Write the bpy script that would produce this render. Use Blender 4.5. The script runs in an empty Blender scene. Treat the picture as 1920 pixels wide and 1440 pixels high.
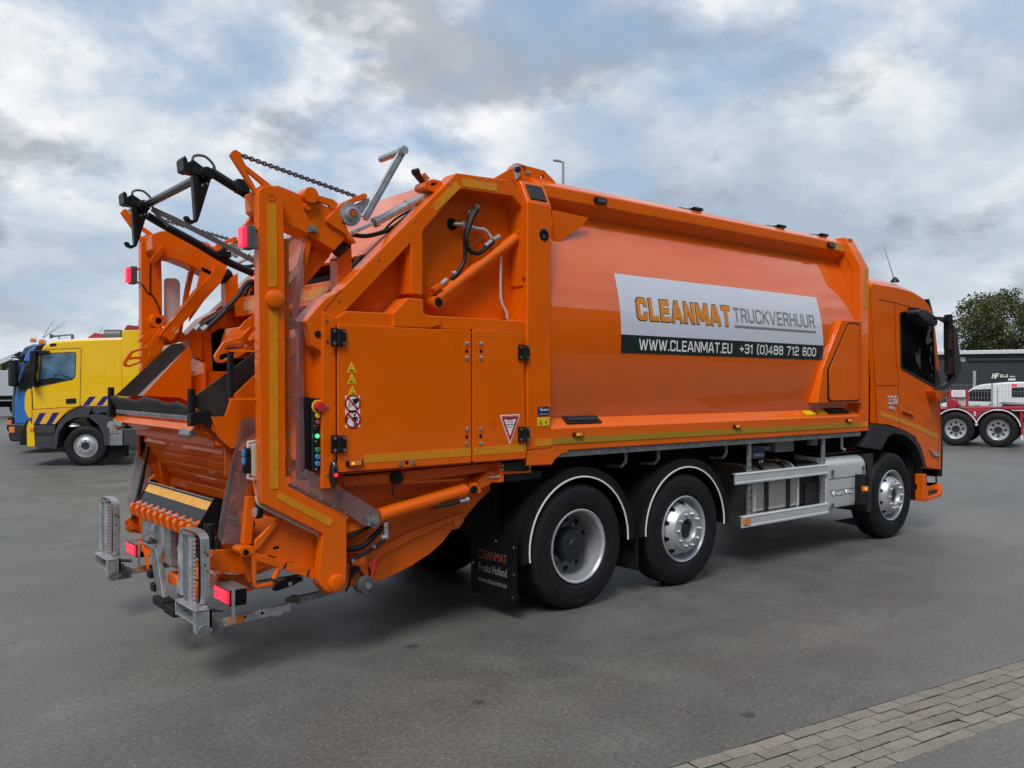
import bpy, math, random
import numpy as np
from mathutils import Vector, Matrix
R = math.radians
random.seed(7)
scene = bpy.context.scene
COL = scene.collection

# ---------------------------------------------------------------- camera
cam_d = bpy.data.cameras.new("camera"); cam = bpy.data.objects.new("camera", cam_d); COL.objects.link(cam)
cam_d.sensor_width = 36; cam_d.lens = 1619.27 / 1920 * 36; cam_d.clip_start = 0.1; cam_d.clip_end = 3000
YAW, PITCH, ROLL = 0.88253, 0.0, 0.0022
_f = Vector((math.cos(YAW), math.sin(YAW), 0)); _r = Vector((math.sin(YAW), -math.cos(YAW), 0)); _u = Vector((0, 0, 1))
_r2 = _r * math.cos(ROLL) + _u * math.sin(ROLL); _u2 = -_r * math.sin(ROLL) + _u * math.cos(ROLL)
cam.matrix_world = Matrix(((_r2.x, _u2.x, -_f.x, -4.942), (_r2.y, _u2.y, -_f.y, -5.0778), (_r2.z, _u2.z, -_f.z, 1.8472), (0, 0, 0, 1)))
scene.camera = cam

# ---------------------------------------------------------------- sky
SUN_EL, SUN_AZ = R(53), R(216)          # direction the light comes from, azimuth from +X towards +Y
world = bpy.data.worlds.new("World"); scene.world = world; world.use_nodes = True
nt = world.node_tree; nt.nodes.clear(); N = nt.nodes.new; LK = nt.links.new
def mathn(tree, op, a, b=None, c=None, clamp=False):
    n = tree.nodes.new('ShaderNodeMath'); n.operation = op; n.use_clamp = clamp
    for i, v in enumerate((a, b, c)):
        if v is None: continue
        if isinstance(v, (int, float)): n.inputs[i].default_value = v
        else: tree.links.new(v, n.inputs[i])
    return n.outputs[0]
def ramp(tree, fac, stops, mode='LINEAR'):
    n = tree.nodes.new('ShaderNodeValToRGB'); e = n.color_ramp.elements; n.color_ramp.interpolation = mode
    while len(e) < len(stops): e.new(0.5)
    for s, (p, c) in zip(e, stops):
        s.position = p; s.color = c if len(c) == 4 else (*c, 1)
    tree.links.new(fac, n.inputs[0]); return n.outputs[0]
def mixc(tree, fac, a, b, mode='MIX'):
    n = tree.nodes.new('ShaderNodeMix'); n.data_type = 'RGBA'; n.blend_type = mode
    for k, v in ((0, fac), (6, a), (7, b)):
        if isinstance(v, (int, float)): n.inputs[k].default_value = v
        elif isinstance(v, tuple): n.inputs[k].default_value = (*v, 1) if len(v) == 3 else v
        else: tree.links.new(v, n.inputs[k])
    return n.outputs[2]
def noise(tree, vec, scale, detail=4, rough=0.5, dist=0.0, lac=2.0):
    n = tree.nodes.new('ShaderNodeTexNoise'); n.inputs['Scale'].default_value = scale; n.inputs['Detail'].default_value = detail
    n.inputs['Roughness'].default_value = rough; n.inputs['Distortion'].default_value = dist; n.inputs['Lacunarity'].default_value = lac
    if vec is not None: tree.links.new(vec, n.inputs['Vector'])
    return n.outputs[0]
tc = N('ShaderNodeTexCoord'); sep = N('ShaderNodeSeparateXYZ'); LK(tc.outputs['Generated'], sep.inputs[0])
zz = mathn(nt, 'ADD', mathn(nt, 'MAXIMUM', sep.outputs[2], 0.0), 0.42)
cx = mathn(nt, 'DIVIDE', sep.outputs[0], zz); cy = mathn(nt, 'DIVIDE', sep.outputs[1], zz)
cmb = N('ShaderNodeCombineXYZ'); LK(cx, cmb.inputs[0]); LK(cy, cmb.inputs[1])
mp = N('ShaderNodeMapping'); mp.inputs['Location'].default_value = (3.1, 1.7, 0.4); LK(cmb.outputs[0], mp.inputs[0]); cv = mp.outputs[0]
n1 = noise(nt, cv, 1.35, 9, 0.56, 0.15); n2 = noise(nt, cv, 3.2, 9, 0.58, 0.1); n3 = noise(nt, cv, 0.6, 4, 0.5, 0.0)
mp2 = N('ShaderNodeMapping'); mp2.inputs['Location'].default_value = (7.3, -2.2, 1.1); LK(cmb.outputs[0], mp2.inputs[0]); n4 = noise(nt, mp2.outputs[0], 2.5, 9, 0.57, 0.1)
cov = ramp(nt, mathn(nt, 'ADD', mathn(nt, 'MULTIPLY', n1, 0.65), mathn(nt, 'MULTIPLY', n2, 0.35)), [(0.37, (0, 0, 0)), (0.47, (1, 1, 1))])
veil = ramp(nt, mathn(nt, 'ADD', mathn(nt, 'MULTIPLY', n2, 0.6), mathn(nt, 'MULTIPLY', n3, 0.4)), [(0.38, (0.46, 0.55, 0.66)), (0.49, (0.66, 0.745, 0.83)), (0.60, (1.02, 1.03, 1.04))])
dark = ramp(nt, mathn(nt, 'ADD', mathn(nt, 'MULTIPLY', n4, 0.8), mathn(nt, 'MULTIPLY', n3, 0.2)), [(0.485, (0, 0, 0)), (0.545, (0.75, 0.75, 0.75)), (0.66, (1, 1, 1))])
cloudc = mixc(nt, mathn(nt, 'MULTIPLY', dark, 0.9), veil, (0.29, 0.345, 0.42))
low = ramp(nt, sep.outputs[2], [(0.0, (1, 1, 1)), (0.16, (0, 0, 0))])
cloudc = mixc(nt, mathn(nt, 'MULTIPLY', low, 0.6), cloudc, (0.74, 0.80, 0.86))
sky = N('ShaderNodeTexSky'); sky.sky_type = 'NISHITA'; sky.sun_disc = False; sky.sun_elevation = SUN_EL
sky.sun_rotation = math.pi / 2 - SUN_AZ; sky.air_density = 1.0; sky.dust_density = 2.5; sky.ozone_density = 2.0
bl = N('ShaderNodeVectorMath'); bl.operation = 'SCALE'; LK(cloudc, bl.inputs[0]); bl.inputs['Scale'].default_value = 5.6
skyc = mixc(nt, cov, mixc(nt, 0.65, sky.outputs[0], (2.3, 3.05, 4.1)), bl.outputs[0])
bg = N('ShaderNodeBackground'); bg.inputs[1].default_value = 0.1; LK(skyc, bg.inputs[0])
wo = N('ShaderNodeOutputWorld'); LK(bg.outputs[0], wo.inputs[0])

# ---------------------------------------------------------------- sun behind thin cloud
sd = bpy.data.lights.new("sun", 'SUN'); sd.energy = 1.5; sd.angle = R(22); sd.color = (1.0, 0.95, 0.88)
so = bpy.data.objects.new("sun", sd); COL.objects.link(so)
_d = Vector((math.cos(SUN_EL) * math.cos(SUN_AZ), math.cos(SUN_EL) * math.sin(SUN_AZ), math.sin(SUN_EL)))
so.rotation_euler = _d.to_track_quat('Z', 'Y').to_euler(); so.location = (0, 0, 30)
vs = scene.view_settings; vs.view_transform = 'Standard'; vs.look = 'None'; vs.exposure = 0.75; vs.gamma = 1.0; vs.use_curve_mapping = False

# ---------------------------------------------------------------- materials
MAT = {}
def mat(name, col, rough=0.5, metal=0.0, coat=0.0, var=0.0, vscale=3.0, bump=0.0, bscale=200.0, emit=None, estr=0.0, alpha=1.0, spec=0.5, trans=0.0, stretch=None, dirt=0.0, coat_ior=1.5):
    m = bpy.data.materials.new(name); m.use_nodes = True; t = m.node_tree; b = t.nodes['Principled BSDF']
    b.inputs['Base Color'].default_value = (*col, 1); b.inputs['Roughness'].default_value = rough; b.inputs['Metallic'].default_value = metal
    b.inputs['Coat Weight'].default_value = coat; b.inputs['Coat Roughness'].default_value = 0.03; b.inputs['Coat IOR'].default_value = coat_ior; b.inputs['Specular IOR Level'].default_value = spec
    b.inputs['Alpha'].default_value = alpha; b.inputs['Transmission Weight'].default_value = trans
    if emit: b.inputs['Emission Color'].default_value = (*emit, 1); b.inputs['Emission Strength'].default_value = estr
    if var or bump or dirt:
        tcn = t.nodes.new('ShaderNodeTexCoord'); v = tcn.outputs['Object']
        if stretch:
            mpn = t.nodes.new('ShaderNodeMapping'); mpn.inputs['Scale'].default_value = stretch; t.links.new(v, mpn.inputs[0]); v = mpn.outputs[0]
        if var:
            n = noise(t, v, vscale, 6, 0.6)
            lo = tuple(c * (1 - var) for c in col); hi = tuple(min(1, c * (1 + var)) for c in col)
            cc = ramp(t, n, [(0.3, lo), (0.7, hi)])
            if dirt:
                nd = noise(t, v, vscale * 2.3, 8, 0.7); fd = ramp(t, nd, [(0.5, (0, 0, 0)), (0.75, (dirt,) * 3)])
                cc = mixc(t, fd, cc, (0.10, 0.085, 0.07))
            t.links.new(cc, b.inputs['Base Color'])
            rr = t.nodes.new('ShaderNodeMapRange'); t.links.new(n, rr.inputs[0]); rr.inputs[3].default_value = rough * 0.8; rr.inputs[4].default_value = min(1, rough * 1.25)
            t.links.new(rr.outputs[0], b.inputs['Roughness'])
        if bump:
            nb = noise(t, v, bscale, 3, 0.6); bn = t.nodes.new('ShaderNodeBump'); bn.inputs['Strength'].default_value = bump; bn.inputs['Distance'].default_value = 0.01
            t.links.new(nb, bn.inputs['Height']); t.links.new(bn.outputs[0], b.inputs['Normal'])
            if coat: t.links.new(bn.outputs[0], b.inputs['Coat Normal'])
    MAT[name] = m; return m
mat('orange', (0.73, 0.117, 0.0), 0.45, coat=0.6, var=0.06, vscale=1.7, bump=0.010, bscale=2.2, spec=0.10, coat_ior=1.5)
mat('orange_polished', (0.72, 0.110, 0.0), 0.45, coat=1.0, var=0.05, vscale=1.7, bump=0.012, bscale=1.6, spec=0.10, coat_ior=1.75)
mat('orange_dusty', (0.52, 0.095, 0.006), 0.5, coat=0.35, spec=0.3, var=0.12, vscale=6, dirt=0.35)
mat('tape_orange', (0.66, 0.24, 0.006), 0.32, coat=0.3, var=0.12, vscale=14)
mat('tape_olive', (0.36, 0.22, 0.012), 0.35, coat=0.2, var=0.08, vscale=10)
mat('tape_pale', (0.72, 0.36, 0.05), 0.5, var=0.2, vscale=18)
mat('black', (0.007, 0.0075, 0.009), 0.4, var=0.25, vscale=5, spec=.35)
mat('black_gloss', (0.008, 0.009, 0.011), 0.22, coat=0.4)
mat('dark_plastic', (0.020, 0.022, 0.026), 0.5, spec=.4, var=0.15, vscale=8, bump=0.05, bscale=300)
mat('rubber', (0.008, 0.0085, 0.010), 0.6, spec=.3, var=0.3, vscale=9, bump=0.08, bscale=60)
mat('tyre', (0.0085, 0.009, 0.011), 0.62, spec=.3, var=0.3, vscale=11, bump=0.06, bscale=90)
mat('flap_rubber', (0.004, 0.0045, 0.006), 0.6, spec=.2)
mat('mat_rubber', (0.026, 0.023, 0.022), 0.7, var=0.25, vscale=5, bump=0.1, bscale=25)
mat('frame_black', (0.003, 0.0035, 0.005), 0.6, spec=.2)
mat('galv', (0.46, 0.48, 0.50), 0.42, metal=0.75, var=0.22, vscale=16, bump=0.04, bscale=50)
mat('galv_dark', (0.26, 0.275, 0.285), 0.5, metal=0.7, var=0.3, vscale=14, dirt=0.3)
mat('alu', (0.74, 0.77, 0.79), 0.38, metal=0.55, var=0.06, vscale=6)
mat('alu_brushed', (0.60, 0.58, 0.55), 0.3, metal=0.9, var=0.15, vscale=12, stretch=(8, 8, 0.6))
mat('steel', (0.62, 0.63, 0.65), 0.25, metal=0.95)
mat('silver_paint', (0.62, 0.64, 0.66), 0.34, metal=0.35, coat=0.3, var=0.05)
mat('rim_silver', (0.50, 0.52, 0.55), 0.36, metal=0.6, var=0.1, vscale=8)
mat('rim_dark', (0.11, 0.115, 0.12), 0.5, metal=0.4, var=0.2, vscale=8)
mat('hub_dark', (0.012, 0.016, 0.026), 0.5)
mat('white_line', (0.8, 0.8, 0.8), 0.5)
mat('white', (0.78, 0.80, 0.84), 0.3, coat=0.4)
mat('banner_white', (0.58, 0.61, 0.70), 0.3, coat=0.5)
mat('banner_dark', (0.012, 0.022, 0.022), 0.3, coat=0.3)
mat('print_grey', (0.20, 0.205, 0.20), 0.35)
mat('print_orange', (0.66, 0.22, 0.008), 0.35)
mat('print_black', (0.01, 0.01, 0.012), 0.4)
mat('print_white', (0.8, 0.8, 0.8), 0.4)
mat('print_red', (0.42, 0.006, 0.02), 0.35)
mat('print_dim', (0.26, 0.27, 0.29), 0.5)
mat('print_rust', (0.25, 0.06, 0.035), 0.5)
mat('yellow', (0.78, 0.56, 0.01), 0.35)
mat('navy', (0.02, 0.03, 0.10), 0.35)
mat('blue_btn', (0.03, 0.22, 0.55), 0.35); mat('blue_cap', (0.02, 0.13, 0.6), 0.35)
mat('green_btn', (0.01, 0.25, 0.10), 0.35); mat('green_lit', (0.02, 0.55, 0.2), 0.35, emit=(0.05, 0.9, 0.3), estr=0.8)
mat('red_btn', (0.55, 0.02, 0.03), 0.35, coat=0.3); mat('rose_btn', (0.35, 0.06, 0.08), 0.35)
mat('lamp_red', (0.7, 0.01, 0.03), 0.2, emit=(1.0, 0.02, 0.06), estr=0.9, coat=0.5)
mat('lamp_red_dim', (0.55, 0.01, 0.03), 0.2, emit=(1.0, 0.02, 0.05), estr=0.35, coat=0.5)
mat('lamp_amber', (0.62, 0.16, 0.006), 0.25, coat=0.5, emit=(1, 0.3, 0.02), estr=0.06)
mat('lamp_amber_hot', (0.9, 0.5, 0.05), 0.25, emit=(1, 0.55, 0.08), estr=0.6)
mat('reflector_amber', (0.70, 0.19, 0.01), 0.25, coat=0.5)
mat('grey_box', (0.52, 0.53, 0.49), 0.45, var=0.08)
mat('glass_dark', (0.012, 0.016, 0.017), 0.04, coat=0.6, spec=0.6)
mat('glass_blue', (0.055, 0.14, 0.24), 0.05, coat=0.6, var=0.75, vscale=1.6)
mat('mirror', (0.55, 0.6, 0.62), 0.04, metal=1.0)
mat('skirt_grey', (0.035, 0.039, 0.048), 0.5, var=0.1)
mat('truck_yellow', (0.82, 0.50, 0.002), 0.4, coat=0.5, var=0.03, spec=.25)
mat('stripe_yellow', (0.80, 0.42, 0.015), 0.35, coat=0.3)
mat('truck_blue', (0.012, 0.14, 0.48), 0.35, coat=0.5); mat('truck_navy', (0.02, 0.06, 0.16), 0.35, coat=0.5); mat('truck_teal', (0.03, 0.08, 0.11), 0.4, coat=0.4)
mat('truck_red', (0.38, 0.012, 0.03), 0.38, coat=0.4, var=0.1); mat('red_dark', (0.22, 0.02, 0.03), 0.5)
mat('van_white', (0.72, 0.74, 0.78), 0.35, coat=0.5)
mat('hall_dark', (0.030, 0.034, 0.042), 0.6, var=0.1, vscale=0.6); mat('hall_panel', (0.024, 0.028, 0.036), 0.55, var=0.08)
mat('wood', (0.30, 0.17, 0.09), 0.7, var=0.3, vscale=9)
mat('bark', (0.07, 0.055, 0.04), 0.9, var=0.3, vscale=6, bump=0.3, bscale=20)
mat('lamp_grey', (0.30, 0.32, 0.34), 0.5)
mat('reflection_wall', (0.10, 0.07, 0.055), 0.8, var=0.15)
def plexi(name, col, alpha, rough=0.12):
    m = bpy.data.materials.new(name); m.use_nodes = True; t = m.node_tree; t.nodes.clear()
    o = t.nodes.new('ShaderNodeOutputMaterial'); mx = t.nodes.new('ShaderNodeMixShader'); tr = t.nodes.new('ShaderNodeBsdfTransparent'); p = t.nodes.new('ShaderNodeBsdfPrincipled')
    p.inputs['Base Color'].default_value = (*col, 1); p.inputs['Roughness'].default_value = rough
    tr.inputs[0].default_value = (0.92, 0.90, 0.90, 1)
    tcn = t.nodes.new('ShaderNodeTexCoord'); n = noise(t, tcn.outputs['Object'], 5, 4, 0.6); f = ramp(t, n, [(0.3, (alpha * .75,) * 3), (0.7, (min(1, alpha * 1.25),) * 3)])
    fr = t.nodes.new('ShaderNodeFresnel'); fr.inputs[0].default_value = 1.45
    t.links.new(mathn(t, 'ADD', f, fr.outputs[0], clamp=True), mx.inputs[0])
    bn = t.nodes.new('ShaderNodeBump'); bn.inputs['Strength'].default_value = 0.25; bn.inputs['Distance'].default_value = 0.05; t.links.new(noise(t, tcn.outputs['Object'], 3.5, 2), bn.inputs['Height']); t.links.new(bn.outputs[0], p.inputs['Normal'])
    t.links.new(tr.outputs[0], mx.inputs[1]); t.links.new(p.outputs[0], mx.inputs[2]); t.links.new(mx.outputs[0], o.inputs[0]); MAT[name] = m
plexi('plexi', (0.34, 0.24, 0.25), 0.34); plexi('plexi_clear', (0.5, 0.53, 0.55), 0.5); plexi('cab_glass', (0.010, 0.014, 0.014), 0.22, 0.03); plexi('van_glass', (0.03, 0.04, 0.05), 0.8, 0.05)

# ---------------------------------------------------------------- geometry helpers: a geo is (verts, faces)
def join(*gs):
    v, f = [], []
    for g in gs:
        o = len(v); v += list(g[0]); f += [tuple(i + o for i in q) for q in g[1]]
    return v, f
def area2(p): return sum(p[i][0] * p[(i + 1) % len(p)][1] - p[(i + 1) % len(p)][0] * p[i][1] for i in range(len(p)))
def put(axis, a, p):
    return (a, p[0], p[1]) if axis == 'x' else (p[0], a, p[1]) if axis == 'y' else (p[0], p[1], a)
def prism(axis, poly, a, b):
    poly = list(poly)
    if area2(poly) < 0: poly.reverse()
    if a > b: a, b = b, a
    n = len(poly); v = [put(axis, a, p) for p in poly] + [put(axis, b, p) for p in poly]
    f = [tuple(range(n - 1, -1, -1)), tuple(range(n, 2 * n))] + [(i, (i + 1) % n, (i + 1) % n + n, i + n) for i in range(n)]
    if axis == 'y': f = [tuple(reversed(q)) for q in f]
    return v, f
def box(x0, x1, y0, y1, z0, z1): return prism('z', [(x0, y0), (x1, y0), (x1, y1), (x0, y1)], z0, z1)
def frame_of(d):
    d = Vector(d).normalized(); h = Vector((0, 0, 1)) if abs(d.z) < 0.9 else Vector((1, 0, 0))
    a = d.cross(h).normalized(); return d, a, d.cross(a)
def bar(p, q, w, h, up=None):
    p, q = Vector(p), Vector(q); d, a, b = frame_of(q - p)
    if up is not None:
        b = Vector(up); b = (b - d * b.dot(d)).normalized(); a = b.cross(d)
    v = [tuple(c + a * (s * w / 2) + b * (t * h / 2)) for c in (p, q) for s, t in ((-1, -1), (1, -1), (1, 1), (-1, 1))]
    f = [(0, 1, 2, 3), (7, 6, 5, 4)] + [(i, i + 4, (i + 1) % 4 + 4, (i + 1) % 4) for i in range(4)]
    return v, f
def cyl(p, q, r, r2=None, n=20):
    p, q = Vector(p), Vector(q); d, a, b = frame_of(q - p); r2 = r if r2 is None else r2; v = []
    for c, rr in ((p, r), (q, r2)):
        for i in range(n): t = 2 * math.pi * i / n; v.append(tuple(c + a * (rr * math.cos(t)) + b * (rr * math.sin(t))))
    f = [tuple(range(n)), tuple(range(2 * n - 1, n - 1, -1))] + [(i, i + n, (i + 1) % n + n, (i + 1) % n) for i in range(n)]
    return v, f
def smooth_path(pts, k=6):
    P = [Vector(p) for p in pts]; out = []
    for i in range(len(P) - 1):
        p0 = P[max(i - 1, 0)]; p1 = P[i]; p2 = P[i + 1]; p3 = P[min(i + 2, len(P) - 1)]
        for j in range(k):
            t = j / k
            out.append(0.5 * ((2 * p1) + (p2 - p0) * t + (2 * p0 - 5 * p1 + 4 * p2 - p3) * t * t + (3 * p1 - p0 - 3 * p2 + p3) * t ** 3))
    return out + [P[-1]]
def tube(pts, r, n=10, smooth=0, rad=None):
    P = smooth_path(pts, smooth) if smooth else [Vector(p) for p in pts]
    v, f = [], []; prev = None
    for i, p in enumerate(P):
        d = (P[min(i + 1, len(P) - 1)] - P[max(i - 1, 0)]).normalized()
        if prev is None: _, a, b = frame_of(d)
        else:
            a = (prev - d * prev.dot(d)).normalized(); b = d.cross(a)
        prev = a; rr = rad(i / (len(P) - 1)) if rad else r
        for j in range(n): t = 2 * math.pi * j / n; v.append(tuple(p + a * (rr * math.cos(t)) + b * (rr * math.sin(t))))
    m = len(P)
    for i in range(m - 1):
        for j in range(n): f.append((i * n + j, (i + 1) * n + j, (i + 1) * n + (j + 1) % n, i * n + (j + 1) % n))
    f += [tuple(range(n)), tuple(range(m * n - 1, (m - 1) * n - 1, -1))]
    return v, f
def lathe(prof, c, axis='y', n=48, closed=False):
    v, f = [], []; m = len(prof)
    for a, r in prof:
        for i in range(n):
            t = 2 * math.pi * i / n; p = (r * math.cos(t), r * math.sin(t))
            q = put(axis, a, p); v.append((q[0] + c[0], q[1] + c[1], q[2] + c[2]))
    rng = m if closed else m - 1
    for k in range(rng):
        for i in range(n): f.append((k * n + i, ((k + 1) % m) * n + i, ((k + 1) % m) * n + (i + 1) % n, k * n + (i + 1) % n))
    return v, f
def disc(c, r, axis='y', h=0.004, n=24): # short cylinder centred at c reaching -h along axis
    e = {'x': (-h, 0, 0), 'y': (0, -h, 0), 'z': (0, 0, h)}[axis]; return cyl(c, (c[0] + e[0], c[1] + e[1], c[2] + e[2]), r, n=n)
def holed(axis, outer, holes, a, b):
    """plate with openings, triangulated by Blender's own filler"""
    import bmesh
    bm = bmesh.new(); loops = []
    for lp in [outer] + holes:
        vs_ = [bm.verts.new(put(axis, a, p)) for p in lp]; loops.append(vs_)
        for i in range(len(vs_)): bm.edges.new((vs_[i], vs_[(i + 1) % len(vs_)]))
    r = bmesh.ops.triangle_fill(bm, use_beauty=True, use_dissolve=False, edges=bm.edges[:])
    ext = bmesh.ops.extrude_face_region(bm, geom=bm.faces[:])
    e = {'x': (b - a, 0, 0), 'y': (0, b - a, 0), 'z': (0, 0, b - a)}[axis]
    bmesh.ops.translate(bm, vec=e, verts=[g for g in ext['geom'] if isinstance(g, bmesh.types.BMVert)])
    bmesh.ops.recalc_face_normals(bm, faces=bm.faces[:]); bm.verts.index_update()
    g = ([tuple(v.co) for v in bm.verts], [tuple(v.index for v in f.verts) for f in bm.faces]); bm.free(); return g
def strip_y(prof, y0, y1, t=0.0):
    """sheet through an x-z profile, y0..y1, thickness t to the right of travel"""
    off = []
    n = len(prof)
    for i in range(n):
        dx = prof[min(i + 1, n - 1)][0] - prof[max(i - 1, 0)][0]; dz = prof[min(i + 1, n - 1)][1] - prof[max(i - 1, 0)][1]; L = math.hypot(dx, dz) or 1
        off.append((prof[i][0] + dz / L * t, prof[i][1] - dx / L * t))
    return prism('y', list(prof) + off[::-1], y0, y1)
def arc(c, r, a0, a1, n=12): return [(c[0] + r * math.cos(R(a0 + (a1 - a0) * i / n)), c[1] + r * math.sin(R(a0 + (a1 - a0) * i / n))) for i in range(n + 1)]
def rrect(x0, x1, z0, z1, r, n=4):
    return arc((x1 - r, z1 - r), r, 0, 90, n) + arc((x0 + r, z1 - r), r, 90, 180, n) + arc((x0 + r, z0 + r), r, 180, 270, n) + arc((x1 - r, z0 + r), r, 270, 360, n)
def rounded(poly, r, n=3):
    out = []; m = len(poly)
    for i in range(m):
        p0, p1, p2 = Vector(poly[i - 1]), Vector(poly[i]), Vector(poly[(i + 1) % m])
        d0 = (p0 - p1); d2 = (p2 - p1); k = min(r, d0.length * 0.45, d2.length * 0.45); a = p1 + d0.normalized() * k; b = p1 + d2.normalized() * k
        for j in range(n + 1):
            t = j / n; q = a * (1 - t) ** 2 + p1 * (2 * t * (1 - t)) + b * t * t; out.append((q.x, q.y))
    return out
W2 = 2.5
def mir(g): return [(x, W2 - y, z) for x, y, z in g[0]], [tuple(reversed(q)) for q in g[1]]
def obj(name, g, m, parent=None, bevel=0.0, smooth=40, seg=2, label=None, kind=None):
    me = bpy.data.meshes.new(name); me.from_pydata([tuple(v) for v in g[0]], [], [tuple(q) for q in g[1]]); me.update()
    me.materials.append(MAT[m] if isinstance(m, str) else m)
    if smooth:
        me.polygons.foreach_set('use_smooth', [True] * len(me.polygons)); me.set_sharp_from_angle(angle=R(smooth))
    o = bpy.data.objects.new(name, me); COL.objects.link(o)
    if parent: o.parent = parent
    if bevel:
        b = o.modifiers.new('bevel', 'BEVEL'); b.width = bevel; b.segments = seg; b.limit_method = 'ANGLE'; b.angle_limit = R(35); b.harden_normals = True
    if label: o['label'] = label
    if kind: o['kind'] = kind
    return o
def thing(name, label, cat, loc=(0, 0, 0), rotz=0.0, group=None):
    o = bpy.data.objects.new(name, None); COL.objects.link(o); o.location = loc; o.rotation_euler = (0, 0, rotz); o.empty_display_size = 0.3
    o['label'] = label; o['category'] = cat
    if group: o['group'] = group
    return o
def tag(o, label, cat, group=None):
    o['label'] = label; o['category'] = cat
    if group: o['group'] = group
    return o
def copy_tree(o, parent=None):
    c = o.copy(); COL.objects.link(c); c.parent = parent
    for ch in list(o.children): copy_tree(ch, c)
    return c
def both(name, g, m, parent, **k): return obj(name, g, m, parent, **k), obj(name, mir(g), m, parent, **k)
def text_geo(s, size, offset=0.0, align='LEFT'):
    cu = bpy.data.curves.new('t', 'FONT'); cu.body = s; cu.size = size; cu.offset = offset; cu.align_x = align; cu.resolution_u = 3
    o = bpy.data.objects.new('t', cu); COL.objects.link(o); dg = bpy.context.evaluated_depsgraph_get()
    me = bpy.data.meshes.new_from_object(o.evaluated_get(dg)); g = ([tuple(v.co) for v in me.vertices], [tuple(p.vertices) for p in me.polygons])
    bpy.data.objects.remove(o); bpy.data.curves.remove(cu); bpy.data.meshes.remove(me); return g
def fit_text(s, x0, x1, z0, z1, offset=0.0):
    """2-D text geo scaled into a rectangle"""
    g = text_geo(s, 1.0, offset); xs = [v[0] for v in g[0]]; ys = [v[1] for v in g[0]]
    a, b, c, d = min(xs), max(xs), min(ys), max(ys)
    return [(x0 + (v[0] - a) / (b - a) * (x1 - x0), z0 + (v[1] - c) / (d - c) * (z1 - z0)) for v in g[0]], g[1]
def on_y(g2, y, flip=False):     # 2-D geo (x,z) -> plane facing -y
    return [(p[0], y, p[1]) for p in g2[0]], g2[1]
# stroke lettering with squared bowls
def _rc(w): return [(0, .14), (0, .86), (.14, 1), (w - .14, 1), (w, .86), (w, .14), (w - .14, 0), (.14, 0), (0, .14)]
def glyph(c):
    w = .56
    G = {'C': (w, [[(w, .80), (w, .90), (w - .10, 1), (.10, 1), (0, .90), (0, .10), (.10, 0), (w - .10, 0), (w, .10), (w, .20)]]),
         'L': (.46, [[(0, 1), (0, 0), (.46, 0)]]), 'E': (.48, [[(.48, 1), (0, 1), (0, 0), (.48, 0)], [(0, .51), (.44, .51)]]),
         'A': (.66, [[(0, 0), (.27, 1), (.39, 1), (.66, 0)], [(.10, .25), (.56, .25)]]), 'N': (.60, [[(0, 0), (0, 1), (.07, 1), (.53, 0), (.60, 0), (.60, 1)]]),
         'M': (.80, [[(0, 0), (0, 1), (.08, 1), (.37, .22), (.43, .22), (.72, 1), (.80, 1), (.80, 0)]]), 'T': (.54, [[(0, 1), (.54, 1)], [(.27, 1), (.27, 0)]]),
         'R': (.54, [[(0, 0), (0, 1), (.42, 1), (.54, .88), (.54, .6), (.42, .47), (0, .47)], [(.36, .47), (.56, 0)]]),
         'U': (w, [[(0, 1), (0, .14), (.14, 0), (w - .14, 0), (w, .14), (w, 1)]]), 'K': (.54, [[(0, 0), (0, 1)], [(.54, 1), (.03, .46)], [(.16, .58), (.56, 0)]]),
         'V': (.62, [[(0, 1), (.27, 0), (.35, 0), (.62, 1)]]), 'H': (w, [[(0, 0), (0, 1)], [(w, 0), (w, 1)], [(0, .51), (w, .51)]]),
         'W': (.94, [[(0, 1), (.20, 0), (.27, 0), (.44, .9), (.50, .9), (.67, 0), (.74, 0), (.94, 1)]]), 'O': (w, [_rc(w)]), '0': (.48, [_rc(.48)]), 'F': (.46, [[(.46, 1), (0, 1), (0, 0)], [(0, .5), (.4, .5)]]),
         '.': (.02, [[(0, 0), (.03, 0)]]), '+': (.4, [[(.2, .2), (.2, .7)], [(0, .45), (.4, .45)]]), ' ': (.22, []),
         '1': (.2, [[(0, .84), (.17, 1), (.17, 0)]]), '2': (.46, [[(0, .86), (.1, 1), (.36, 1), (.46, .88), (.46, .62), (.36, .5), (.1, .47), (0, .36), (0, 0), (.46, 0)]]),
         '3': (.46, [[(0, .88), (.1, 1), (.36, 1), (.46, .88), (.46, .62), (.36, .52), (.46, .40), (.46, .12), (.36, 0), (.1, 0), (0, .12)], [(.14, .52), (.36, .52)]]),
         '4': (.5, [[(.36, 0), (.36, 1), (0, .26), (.5, .26)]]), '6': (.46, [[(.44, .88), (.34, 1), (.1, 1), (0, .88), (0, .12), (.1, 0), (.36, 0), (.46, .12), (.46, .44), (.36, .55), (0, .55)]]),
         '7': (.44, [[(0, 1), (.44, 1), (.14, 0)]]), '8': (.46, [[(.1, .53), (0, .64), (0, .88), (.1, 1), (.36, 1), (.46, .88), (.46, .64), (.36, .53), (.1, .53), (0, .42), (0, .12), (.1, 0), (.36, 0), (.46, .12), (.46, .42), (.36, .53)]]),
         '(': (.16, [[(.16, 1.12), (0, .95), (0, .05), (.16, -.12)]]), ')': (.16, [[(0, 1.12), (.16, .95), (.16, .05), (0, -.12)]])}
    return G[c]
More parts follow.
